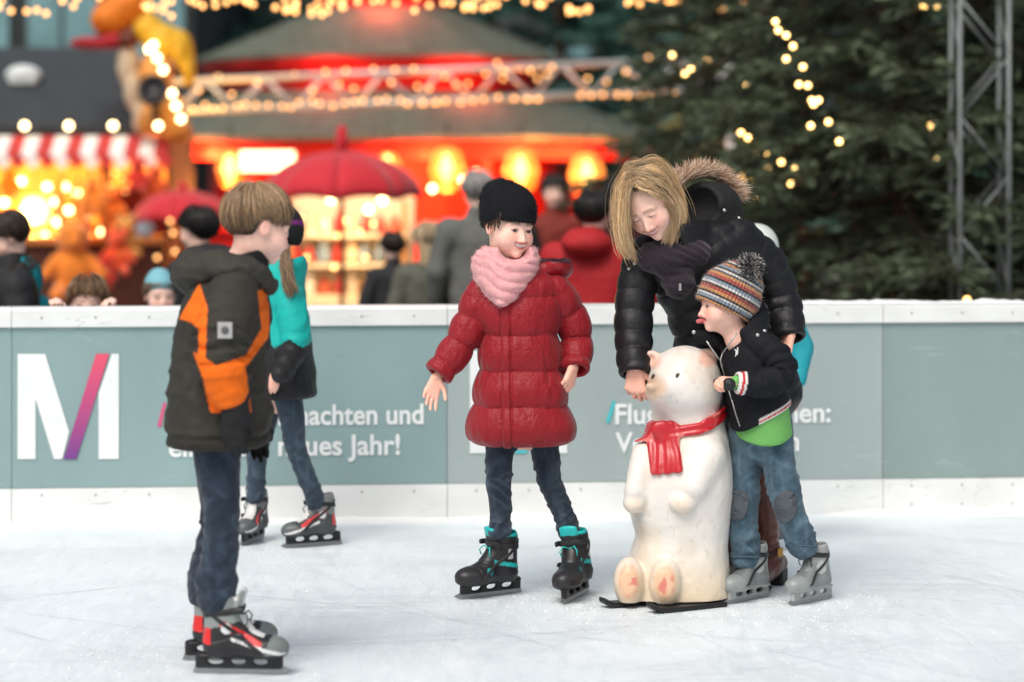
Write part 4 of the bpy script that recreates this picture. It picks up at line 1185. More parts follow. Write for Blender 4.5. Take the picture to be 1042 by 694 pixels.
def body_sdf(P, J):
    """slim body under the clothes. J: dict of joints"""
    k = J.get('k', .72)
    d = ecap(P, J['pelvis'], J['chest'], J.get('hw', .11), J.get('hd', .08), J.get('cw', .12), J.get('cd', .085), J['side'])
    d = smin(d, cap(P, J['chest'], J['neck'], .085 * k, .05 * k + .008), .04)
    for s in ('l', 'r'):
        sh, el, wr = J['sh' + s], J['el' + s], J['wr' + s]
        d = smin(d, cap(P, J['chest'] * .4 + np.asarray(sh) * .6, sh, .055 * k, .046 * k), .03)
        d = smin(d, cap(P, sh, el, .044 * k, .034 * k), .015)
        d = smin(d, cap(P, el, wr, .034 * k, .024 * k), .01)
        hp, kn, an = J['hp' + s], J['kn' + s], J['an' + s]
        d = smin(d, cap(P, hp, kn, .055 * k, .042 * k), .02)
        d = smin(d, cap(P, kn, an, .042 * k, .028 * k), .015)
    return d

def make_body(F, J, hd, hands, lo, hi, zc, h=.003, skin=SKIN, colkw={}):
    """one continuous skin mesh: head, neck, torso, arms, hands, legs. Rows below zc (hidden by trousers) are coarser"""
    c, M, hh, kw = hd
    def f(P):
        d = body_sdf(P, J)
        d = smin(d, near(P, c, hh * 1.15, lambda Q: head_sdf(Q, c, M, hh, neck_to=J['neck'], **kw)), .02)
        for g in hands:
            wr = g[0][0][0]
            d = smin(d, near(P, wr, .2, lambda Q: hand_sdf(Q, g)), .008)
        return d
    def col(P):
        ck = {k_: kw[k_] for k_ in ('child', 'smile', 'mouth', 'tongue') if k_ in kw}
        cc = head_col(P, c, M, hh, skin, **ck, **colkw)
        far = np.linalg.norm(P - c.astype(np.float32), axis=1) > hh * .9
        cc[far] = skin * V(1.0, .86, .82)
        return cc
    zs = np.concatenate([np.arange(lo[2], zc, h * 4), np.arange(zc, hi[2] + h, h)])
    return blob('body', f, lo, hi, h, m_skin, F.root, col, zs=zs, sm=1)

# ---- skates: x forward, y to the side, z up; origin under the ankle on the ice
def make_skate(parent, pos, yaw, pitch, roll, sc, pal, style, lace_col, blade_len=1.0):
    """pal: dict of colours shell, toe, cuff, trim, trim2, tongue, holder"""
    M = Matrix.Translation(Vector(pos)) @ Matrix.Rotation(R(yaw), 4, 'Z') @ Matrix.Rotation(R(pitch), 4, 'Y') @ Matrix.Rotation(R(roll), 4, 'X') @ Matrix.Scale(sc, 4)
    def boot(P):
        S = P.copy()
        d = ecap(S, (-.055, 0, .092), (.105, 0, .082), .040, .030, .043, .027, (0, 1, 0))
        d = smin(d, ell(S, (.125, 0, .086), (.055, .046, .037)), .03)
        d = smin(d, ecap(S, (.085, 0, .092), (-.005, 0, .165), .036, .022, .040, .045, (0, 1, 0)), .035)
        d = smin(d, ecap(S, (-.045, 0, .10), (-.035, 0, .225), .044, .046, .050, .055, (0, 1, 0)), .035)
        d = smin(d, ecap(S, (.018, 0, .20), (.035, 0, .262), .034, .012, .036, .011, (0, 1, 0)), .012)     # tongue top
        d = smax(d, -ecap(S, (-.035, 0, .232), (-.030, 0, .30), .040, .043, .044, .046, (0, 1, 0)), .006)   # open collar
        d = smax(d, .056 - S[:, 2], .008)
        # moulded seams and panel steps
        d = d + .003 * sst(.006, .0, np.abs(S[:, 2] - .118 - .25 * (S[:, 0] + .02))) * (S[:, 0] < .075)
        d = d + .0025 * sst(.005, .0, np.abs(S[:, 0] - .088 - .35 * (S[:, 2] - .08)))
        d = d - .003 * sst(.004, -.004, S[:, 2] - .073)
        return d
    def bcol(P):
        x, y, z = P[:, 0], P[:, 1], P[:, 2]; ay = np.abs(y)
        c = flat(P, pal['shell'])
        c[(x - .35 * (z - .08)) > (.112 if style == 'red' else .088)] = pal['toe']
        c[z > .165 + .25 * x] = pal['cuff']
        tg = (ay < .026) & (x > .0 - .4 * (z - .16)) & (z > .105) & ((x - .35 * (z - .08)) < .088)
        c[tg] = pal['tongue']
        if style == 'red':
            w = (ay > .026) & (np.abs(z - .150 + .55 * x) < .013) & (x > -.03) & (x < .10); c[w] = pal['trim']
            w = (x < -.062) & (z > .10) & (z < .15); c[w] = pal['trim']
            c[(np.hypot(x + .012, z - .150) < .017) & (ay > .03)] = pal['trim2']
            c[(np.abs(z - .118 + .3 * x) < .006) & (x > .0) & (ay > .02)] = pal['trim2']
            c[(z < .092) & (x < .07)] = pal['holder']
        if style == 'teal':
            w = (ay > .02) & (np.abs(z - .135 - .2 * x) < .008) & (x < .03); c[w] = pal['trim']
            c[(z > .236)] = pal['trim']; c[(np.hypot(x - .055, z - .108) < .014) & (ay > .026)] = pal['trim']
            c[(np.abs(x + .035) < .012) & (z > .15) & (z < .205)] = pal['trim2']
        if style == 'grey':
            c[(np.hypot(x + .005, z - .150) < .028) & (ay > .028)] = pal['trim2']
            c[(z > .236)] = pal['trim']
        c[z < .068] = pal['holder']
        return c
    bt = blob('skate', boot, (-.12, -.07, .045), (.20, .07, .285), .0042, m_plastic, parent, bcol, sm=1)
    bt.matrix_local = M
    # blade holder with openings
    def hold(P):
        d = box(P, (.02, 0, .040), (.140, .010, .026), .008)
        d = smin(d, box(P, (.02, 0, .06), (.125, .03, .006), .005), .014)
        for cx, rx in ((-.055, .026), (.018, .024), (.088, .024)): d = smax(d, -ell(P, (cx, 0, .041), (rx, .05, .011)), .004)
        return smax(d, .015 - P[:, 2], .002)
    blob('blade_holder', hold, (-.14, -.045, .018), (.18, .045, .075), .004, mat('holder_%s' % style, pal['holder2'], rough=.4, var=(40, .08)), bt, sm=1)
    pts = []
    for t in np.linspace(0, 1, 18): pts.append((-.128 * blade_len + .315 * blade_len * t, .0035 * ((2 * t - 1) ** 2) + (.012 * max(0, (t - .88) / .12) ** 2)))
    poly = pts + [(.150 * blade_len, .031), (-.118 * blade_len, .031)]
    MB().prism(poly, -.0025, .0025).build('blade', m_blade, bt)
    def strap(zc, tilt, wd, th_, nm, colr):
        def f(P):
            z = P[:, 2] - zc - tilt * (P[:, 0] - .0)
            return smax(np.abs(boot(P) - .001) - th_, np.abs(z) - wd, .002)
        o = blob(nm, f, (-.12, -.075, zc - .07), (.12, .075, zc + .07), .0042, mat('strap_%s_%s' % (style, nm), colr, rough=.5, var=(40, .1)), bt, sm=1)
        bk = blob('buckle', lambda P: box(P, (0.028, -.050, zc + tilt * .028), (.017, .006, wd * .95), .004), (.0, -.065, zc - .03), (.06, -.035, zc + .03), .004, mat('buckle_%s' % style, pal['buckle'], rough=.35, var=(40, .08)), bt)
    strap(.203, .12, .011, .0035, 'cuff_strap', pal['strap'])
    strap(.150, -.75, .009, .003, 'instep_strap', pal['strap'])
    # laces crossing the tongue
    mb = MB()
    top = [(.092, .098), (.074, .112), (.056, .128), (.040, .146), (.028, .168), (.022, .190)]
    for i in range(len(top) - 1):
        (x0, z0), (x1, z1) = top[i], top[i + 1]
        for s in (-1, 1):
            mb.tube([V(x0 - .004, s * .027, z0 - .004), V((x0 + x1) / 2 + .010, 0, (z0 + z1) / 2 + .010), V(x1 - .004, -s * .027, z1 - .004)], .0030, 5)
    for s in (-1, 1):
        mb.tube([V(.03, 0, .185), V(.045, s * .022, .197), V(.055, s * .034, .180), V(.048, s * .030, .160)], .0026, 5)
    mb.build('lace', mat('lace_%s' % style, lace_col, rough=.8), bt, smooth=True)
    return bt

def jeans_col(P, base, fade, zk, seed=0, knees=None):
    c = flat(P, base)
    w = .5 + .5 * noise(P, (26, 26, 14), seed) ; c = mixc(c, .35 * w, fade)
    c = mixc(c, .35 * sst(.2, .9, noise(P, (60, 60, 18), seed + 3)), fade)
    Q = np.column_stack([P[:, 0], P[:, 1], P[:, 2] + .9 * P[:, 0] * np.sign(np.sin(P[:, 2] * 21 + seed)) + .5 * P[:, 1]]).astype(np.float32)
    rd = (1 - np.abs(noise(Q + .025 * noise(P, 7, seed)[:, None], (12, 12, 24), seed + 2))) ** 6
    c = mixc(c, .5 * rd * (.6 + .4 * noise(P, 40, seed)), np.asarray(fade) * 1.35)
    return c
def leg_sdf(P, pts, rad, seed, wr=.004, lam=.05, zones=((0., .5),)):
    """trouser leg: tube with creases gathered in zones (fractions of its length)"""
    d, s, L_ = tube(P, pts, rad)
    t = s / L_; z = 0
    for c, w in zones: z = z + np.exp(-((t - c) / w) ** 2)
    nn = noise(P, 11, seed)
    cre = np.sin(2 * math.pi * (s / lam + 1.5 * nn + 5 * P[:, 0] + 4 * P[:, 1])) * np.clip(.75 + 1.1 * noise(P, (13, 13, 9), seed + 4), 0, 1.5)
    Q = np.column_stack([P[:, 0], P[:, 1], P[:, 2] + .9 * P[:, 0] * np.sign(np.sin(P[:, 2] * 21 + seed)) + .5 * P[:, 1]]).astype(np.float32)
    rd = (1 - np.abs(noise(Q + .025 * noise(P, 7, seed)[:, None], (12, 12, 24), seed + 2))) ** 5
    return d - .5 * wr * np.clip(z, 0, 1.2) * cre - .0055 * rd * (.45 + np.clip(z, 0, 1)) - .002 * noise(P, 24, seed + 9)
def knit_uvw(c, M, hgt, z0):
    def f(P):
        q = (P - np.asarray(c, np.float32)) @ np.asarray(M, np.float32)
        return np.column_stack([np.arctan2(q[:, 0], q[:, 1]) / (2 * math.pi) + .5, 0 * q[:, 0], np.clip((q[:, 2] - z0) / hgt, 0, 1)])
    return f

def scalp_hair(F, c, M, h, line, cols, n, parent, base_col, seed=1, crown=(0, -.10, 1), lift=.012, r=.0011, lenr=(.5, .9), name='hair', grow=1.0, cap_off=.006, sline=None):
    """short hair: an under-layer hugging the skull down to the hairline plus many strands combed from the crown"""
    g = np.random.default_rng(seed)
    C0 = V(0, -.06, .13); RR = V(.335, .42, .37)
    cr = nrm(V(*crown)); ax = nrm(np.cross(cr, V(0, 1, 0))); fw = np.cross(cr, ax) * -1
    if fw[1] < 0: fw = -fw; 
    ax = np.cross(fw, cr)
    def under(P):
        q = (P - np.asarray(c, np.float32)) @ np.asarray(M, np.float32) / h
        d = ell(q, C0, RR + cap_off / h)
        phi = np.arctan2(q[:, 0], q[:, 1] + .06)
        return smax(d, line(np.abs(phi)) - q[:, 2], .02) * h
    def ucol(P): return flat(P, base_col) * (.75 + .35 * (.5 + .5 * noise(P, 60)))[:, None]
    base = blob(name, under, np.asarray(c) - h * .62, np.asarray(c) + h * .68, .0045, m_hair, parent, ucol)
    K = 8; paths = []; cl = []
    for i in range(n):
        phi = g.uniform(-math.pi, math.pi); t0 = math.sqrt(g.uniform(0.0, 1)) * 1.55
        ln = g.uniform(*lenr); ts = np.linspace(t0, t0 + ln, K)
        off = cap_off + lift * g.uniform(.3, 1.0) * (1 - .55 * t0 / 1.55) * (1.9 if g.uniform() < .06 else 1)
        sw = g.normal(0, .05); pts = []; lj = g.uniform(-.02, .10); dl = .17; pcl = (math.floor(phi / dl) + .5) * dl + .06 * math.sin(7.3 * math.floor(phi / dl) + 3 * math.floor(t0 * 2.2)); tone = .72 + .5 * abs(math.sin(11.7 * math.floor(phi / dl) + 5.1 * math.floor(t0 * 2.2)))
        for k_, t in enumerate(ts):
            d_ = cr * math.cos(t) + (fw * math.cos(phi + sw * k_ / K + (pcl - phi) * .75 * (k_ / K) ** 1.4) + ax * math.sin(phi + sw * k_ / K + (pcl - phi) * .75 * (k_ / K) ** 1.4)) * math.sin(t)
            rad = 1 / math.sqrt(((d_ / RR) ** 2).sum())
            q = C0 + d_ * rad
            az = abs(math.atan2(q[0], q[1] + .06)); lk = lj * (.25 if 1.05 < az < 1.9 else 1.0)
            q = q + nrm(d_ / RR) * off / h * (1 if k_ < K - 1 else .8)
            if q[2] < float((sline or line)(np.array([az]))[0]) - lk: 
                q = pts[-1] + V(0, 0, -.006) if pts else q
            pts.append(q)
        paths.append([np.asarray(c) + M @ (q * h) for q in pts])
        u = float(np.clip(1.15 - t0 / 1.3 + g.normal(0, .3), 0, 1)); cl.append((np.asarray(cols[0]) * (1 - u) + np.asarray(cols[1]) * u) * g.uniform(.8, 1.15) * tone)
    if n: strands('strand_layer', paths, np.array([.8, 1, 1, 1, 1, .9, .7, .25]) * r, cl, m_hair, base)
    return base
def guide_hair(F, bundles, n, cols, parent, r=.0011, jit=.004, seed=2, name='hair', K=14, root=.5):
    """long hair: strands blended between neighbouring guide curves"""
    g = np.random.default_rng(seed); paths = []; cl = []
    co_ = g.normal(0, 1, (60, 3)); cw_ = g.uniform(0, 6.28, 60); ct_ = g.uniform(.55, 1.2, 60)
    for gs in bundles:
        A = np.array([curve(q_, 6)[np.linspace(0, (len(q_) - 1) * 6, K).astype(int)] for q_ in gs])
        for i in range(n):
            u = g.uniform(0, len(A) - 1.001); a = int(u); u -= a
            b = A[a] * (1 - u) + A[a + 1] * u
            j = g.normal(0, jit, 3)[None] * np.linspace(.6, .9, K)[:, None] + g.normal(0, jit * .5, 3)[None] * np.sin(np.linspace(0, 2 * math.pi * g.uniform(.5, 1.4), K))[:, None]
            k_ = int((u + a) / (len(A) - 1) * 29) + (30 if gs is bundles[-1] else 0); tq = np.linspace(0, 1, K)[:, None]
            j = j * .75 + co_[k_][None] * jit * 1.1 * tq + co_[(k_ * 7) % 60][None] * jit * .8 * np.sin(cw_[k_] + 7 * tq)
            cut = 1 - .32 * g.uniform(0, 1) ** 2.2
            tt = np.linspace(0, cut, K) * (K - 1); lo = np.minimum(tt.astype(int), K - 2); fr = (tt - lo)[:, None]
            paths.append(b[lo] * (1 - fr) + b[lo + 1] * fr + j)
            w = g.uniform(0, 1); cl.append((np.asarray(cols[0]) * (1 - w) + np.asarray(cols[1]) * w) * g.uniform(.8, 1.12) * ct_[k_])
    return strands(name, paths, np.concatenate([np.linspace(.8, 1, 3), np.ones(K - 6), [.9, .7, .25]]) * r, np.asarray(cl)[:, None, :] * (root + (1 - root) * np.clip(np.linspace(0, 3.2, K), 0, 1))[None, :, None], m_hair, parent)
def inpoly(x, y, poly):
    r = np.zeros(len(x), bool); n = len(poly)
    for i in range(n):
        x0, y0 = poly[i]; x1, y1 = poly[(i + 1) % n]
        if y0 == y1: continue
        m = ((y0 > y) != (y1 > y)) & (x < (x1 - x0) * (y - y0) / (y1 - y0) + x0); r ^= m
    return r
# ------------------------------------------------------------------ girl in the red quilted coat
G = Fig(528, 8.08, 'girl in red quilted coat, pink scarf and black knit hat, skating')
p = G.p
def girl():
    hc = p(517.5, 230.5, -.01); HM = rot_frame(180 + 36, 0, -5); hh = .215
    nk = p(516, 272, .02)
    J = dict(pelvis=p(531, 440, .02), chest=p(524, 320, .02), neck=nk, side=(1, .15, 0), hw=.075, hd=.06, cw=.08, cd=.06, k=.58,
             shl=p(488, 302, 0), ell=p(467, 352, -.01), wrl=p(445, 383, -.04), shr=p(568, 300, .02), elr=p(588, 345, .05), wrr=p(583, 374, -.03),
             hpl=p(512, 445, 0), knl=p(508, 492, -.02), anl=p(510, 540, .0), hpr=p(548, 445, .03), knr=p(558, 492, .0), anr=p(577, 540, .02))
    hL = hand_geo(p(445, 383, -.04), p(436, 408, -.06) - p(445, 383, -.04), V(.35, -.8, .3), -1, .125, (.15, .22, .3, .4), spread=.22, th=(.25, .0))
    hR = hand_geo(p(584, 371, -.03), p(575, 402, -.055) - p(584, 371, -.03), V(-.75, .5, -.1), 1, .13, (.42, .48, .52, .55), th=(.2, .15), spread=.06)
    make_body(G, J, (hc, HM, hh, dict(child=.8, smile=.16, mouth=.019, nose=.7)), (hL, hR), (-.34, -.22, .02), (.28, .22, 1.34), .62, .0028,
              SKIN * V(1.04, 1.0, .98), dict(teeth=True, look=(.012, .008), iris=(.05, .028, .018), brow=(.07, .035, .025), lip=(.52, .13, .13), blush=.5))
    # coat
    zsm = [p(500, y, -.05)[2] for y in (450, 413, 377, 341, 303, 262)]
    rows = [G.row(452, 476, 584, .02, .150), G.row(446, 474, 586, .02, .158), G.row(432, 475, 586, .02, .162), G.row(413, 479, 580, .02, .152), G.row(395, 481, 577, .02, .150),
            G.row(377, 485, 573, .02, .140), G.row(358, 487, 571, .02, .138), G.row(341, 490, 569, .02, .130), G.row(320, 484, 571, .02, .128), G.row(303, 480, 573, .02, .118),
            G.row(290, 484, 570, .02, .105), G.row(280, 494, 560, .02, .085), G.row(270, 503, 550, .03, .06)]
    zsm_up = np.array(zsm)
    sleeveL = ([p(491, 300, .01), p(478, 330, 0), p(463, 358, -.015), p(447, 379, -.04)], [.062, .058, .055, .050])
    sleeveR = ([p(565, 297, .02), p(581, 322, .045), p(587, 350, .04), p(586, 374, -.02)], [.060, .057, .054, .048])
    def puff(t, sharp=.45): return np.abs(np.sin(math.pi * t)) ** sharp
    def rowpuff(P):
        z = P[:, 2] + .006 * noise(P, (9, 9, 3)) + .004 * noise(P, (30, 30, 6), 4)
        t = np.interp(z, zsm_up, np.arange(6)); return puff(t), t
    def coat(P):
        pf, t = rowpuff(P)
        pleat = noise(P, (42, 42, 9), 2) * (1.0 - .55 * pf)
        body = zloft(P, rows, 2.2, grow=.014 * (pf - .75) + .0035 * pleat + .004 * noise(P, 12, 8), rnd=.025)
        # front placket
        x0 = np.interp(P[:, 2], [p(515, 450)[2], p(513, 310)[2]], [p(516, 450, -.14)[0], p(514, 310, -.1)[0]])
        fr = P[:, 1] < .0
        edge = np.abs(np.abs(P[:, 0] - x0) - .016)
        body = body + fr * .006 * sst(.006, 0, edge)
        body = body - fr * .003 * sst(.016, .012, np.abs(P[:, 0] - x0))
        # slanted pocket seams
        for cx, sg in ((553, 1), (491, -1)):
            a = p(cx, 352, 0); b = p(cx + 5 * sg, 392, 0)
            xx = np.interp(P[:, 2], [b[2], a[2]], [b[0], a[0]]); zz = (P[:, 2] > b[2]) & (P[:, 2] < a[2])
            body = body + fr * zz * .005 * sst(.006, 0, np.abs(P[:, 0] - xx))
        d = body
        for (pts, rad), nq in ((sleeveL, 3.3), (sleeveR, 3.2)):
            dd, s, L_ = tube(P, pts, rad)
            s2 = s + .008 * noise(P, 10, 3); pf2 = puff(s2 / L_ * nq + .05)
            pl = noise(P, (30, 30, 30), 6) * (1 - .5 * pf2)
            dd = dd - .012 * (pf2 - .7) - .0035 * pl
            # cuff end cut
            e = nrm(np.asarray(pts[-1]) - np.asarray(pts[-2])); dd = smax(dd, (P - np.asarray(pts[-1], np.float32)) @ e.astype(np.float32) - .012, .012)
            dd = smax(dd, -cap(P, pts[-1], np.asarray(pts[-1]) + e * .05, .030, .034), .006)
            d = smin(d, dd, .008)
        d = smax(d, -(zloft(P, [G.row(470, 488, 572, .02, .115), G.row(448, 488, 572, .02, .12), G.row(436, 495, 565, .02, .08)], rnd=.02)), .008)
        return d
    mc = mat('red_quilted_nylon', srgb(140, 14, 27), rough=.46, spec=.32, var=(5, .10), bump=(34, .010, (1, 1, .55)), bump2=(110, .003), sheen=.1)
    coat_o = blob('coat', coat, (-.36, -.22, p(0, 456)[2]), (.28, .24, p(0, 256)[2]), .0042, mc, G.root)
    # hood lying behind the neck
    hcen = p(541, 273, .09)
    def hood(P):
        o = ell(P, hcen, (.135, .105, .062)); o = smin(o, ell(P, p(567, 268, .05), (.052, .07, .042)), .03)
        o = o - .005 * noise(P, 16, 5) - .003 * noise(P, 34, 2)
        i = smin(ell(P, hcen + V(.0, -.005, .042), (.112, .085, .062)), ell(P, p(568, 259, .04), (.046, .064, .036)), .02)
        return smax(o, -i, .012)
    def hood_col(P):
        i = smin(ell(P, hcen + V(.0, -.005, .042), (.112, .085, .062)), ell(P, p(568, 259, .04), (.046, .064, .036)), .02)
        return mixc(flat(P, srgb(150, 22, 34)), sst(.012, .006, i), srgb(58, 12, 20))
    blob('hood', hood, (-.13, -.05, hcen[2] - .1), (.22, .24, hcen[2] + .12), .005, mat('red_nylon_attr', attr=True, rough=.42, spec=.4, bump=(40, .006)), coat_o, hood_col)
    # scarf
    srows = [G.row(248, 497, 541, -.005, .062), G.row(253, 489, 546, -.01, .085), G.row(262, 481, 549, -.012, .105), G.row(274, 480, 548, -.015, .112), G.row(287, 484, 543, -.02, .115),
             G.row(298, 491, 533, -.035, .105), G.row(306, 499, 524, -.05, .09), G.row(312, 506, 517, -.06, .075)]
    def scarf(P):
        dx = P[:, 0] - p(514, 280)[0]
        ph = P[:, 2] - 2.6 * dx * dx + .22 * dx + .036 * noise(P, (7, 7, 7), 7) + .016 * noise(P, (17, 17, 15), 1)
        fold = np.abs(np.sin(math.pi * ph / .034)) ** .8 * (.75 + .45 * noise(P, 9, 11))
        d = zloft(P, srows, 2.0, grow=.0075 * (fold - .6) + .002 * noise(P, 45, 3), rnd=.02)
        ax_a, ax_b = p(516, 262, .0), hc
        d = smax(d, -cap(P, p(517, 266, -.005), hc + V(0, 0, .02), .058, .092), .012)
        d = smax(d, -ell(P, p(526, 254, -.115), (.066, .075, .042)), .014)
        return d
    sc_ = blob('scarf', scarf, (-.18, -.16, p(0, 318)[2]), (.10, .14, p(0, 243)[2]), .0036, mat('pink_scarf', srgb(226, 166, 168), rough=.9, sheen=.3, var=(30, .07), bump=(320, .0012), bump2=(60, .003)), G.root)
    fuzz(sc_, 5000, .006, .0006, [srgb(228, 172, 174), srgb(238, 190, 190)], m_fur)
    # hat
    HQ = HM @ rot_frame(0, -4, 0)
    def hatf(P):
        q = (P - hc.astype(np.float32)) @ HQ.astype(np.float32)
        d = ell(q, (0, -.015, .048), (.088, .104, .098))
        d = smin(d, ell(q, (.012, -.055, .100), (.058, .060, .050)), .03)
        d = smin(d, ecap(q, (0, -.004, .020), (0, -.008, .052), .086, .100, .088, .102, (1, 0, 0)), .01) - .0015 * noise(P, 30, 2)
        d = smax(d, ell(q, (0, -.005, -.01), (.070, .086, .10)) * -1, .004)
        cut = .012 - .16 * (q[:, 1] - .09) * -1 * .0
        zc = .020 + .40 * np.minimum(q[:, 1] - .02, 0)              # lower at the back and over the ears
        return smax(d, zc - q[:, 2], .006)
    ht_ = blob('hat', hatf, hc - .16, hc + V(.16, .16, .20), .0036, mat('black_knit', (.012, .013, .016), rough=.95, spec=.15, bump=(300, .0015), ribs=(44, .0008)), G.root, uvw=knit_uvw(hc, HQ, .19, -.03))
    fuzz(ht_, 5000, .007, .0006, [(.014, .015, .018), (.03, .032, .036)], m_fur)
    # hair under the hat
    rr = np.random.default_rng(3); paths = []; cl = []
    for s_, n in ((1, 34), (-1, 6)):
        for i in range(n):
            a = rr.uniform(0, 1)
            st_ = V(s_ * (.070 + .006 * a), .048 - .075 * a, .045 + rr.uniform(-.01, .01)); ln = .050 if a < .35 else .06
            pts = [st_ + V(s_ * (.006 * math.sin(t * 2.4)) + rr.normal(0, .0012), .010 * t * (1 if a < .4 else -.6), -ln * t) for t in np.linspace(0, 1, 7)]
            paths.append([hc + HQ @ q for q in pts]); cl.append(V(.055, .026, .018) * rr.uniform(.6, 1.4))
    strands('hair', paths, [.0022, .0024, .0024, .0022, .002, .0015, .0006], cl, m_hair, G.root)
    # jeans
    def jeans(P):
        a = leg_sdf(P, [p(510, 440, .01), p(508, 470, .0), p(508, 495, -.01), p(509, 520, .0), p(508, 541, .0)], [.052, .045, .040, .035, .035], 1, .0045, .030, ((.45, .18), (.95, .2)))
        b = leg_sdf(P, [p(552, 440, .03), p(556, 468, .02), p(560, 492, .01), p(571, 517, .02), p(580, 541, .02)], [.052, .045, .040, .035, .035], 2, .0045, .030, ((.45, .18), (.95, .2)))
        return np.minimum(smin(a, ecap(P, p(531, 425, .02), p(531, 432, .02), .09, .08, .09, .08, (1, 0, 0)), .03), b)
    blob('jeans', jeans, (-.16, -.12, p(0, 552)[2]), (.26, .16, p(0, 415)[2]), .0042, m_denim, G.root, lambda P: jeans_col(P, (.010, .017, .030), (.075, .11, .15), 0, 1))
    pal = dict(shell=(.014, .014, .016), toe=(.020, .020, .022), cuff=(.014, .014, .016), trim=srgb(30, 178, 178), trim2=(.55, .56, .56), tongue=(.016, .016, .018), holder=(.012, .012, .013), holder2=(.014, .014, .015), strap=(.02, .02, .022), buckle=(.02, .02, .022))
    make_skate(G.root, p(503, 604.5, .02) * V(1, 1, 0), 215, 0, -4, .87, pal, 'teal', srgb(40, 190, 186))
    make_skate(G.root, p(588, 607, -.02) * V(1, 1, 0), 250, 0, 6, .90, pal, 'teal', srgb(40, 190, 186))
girl()
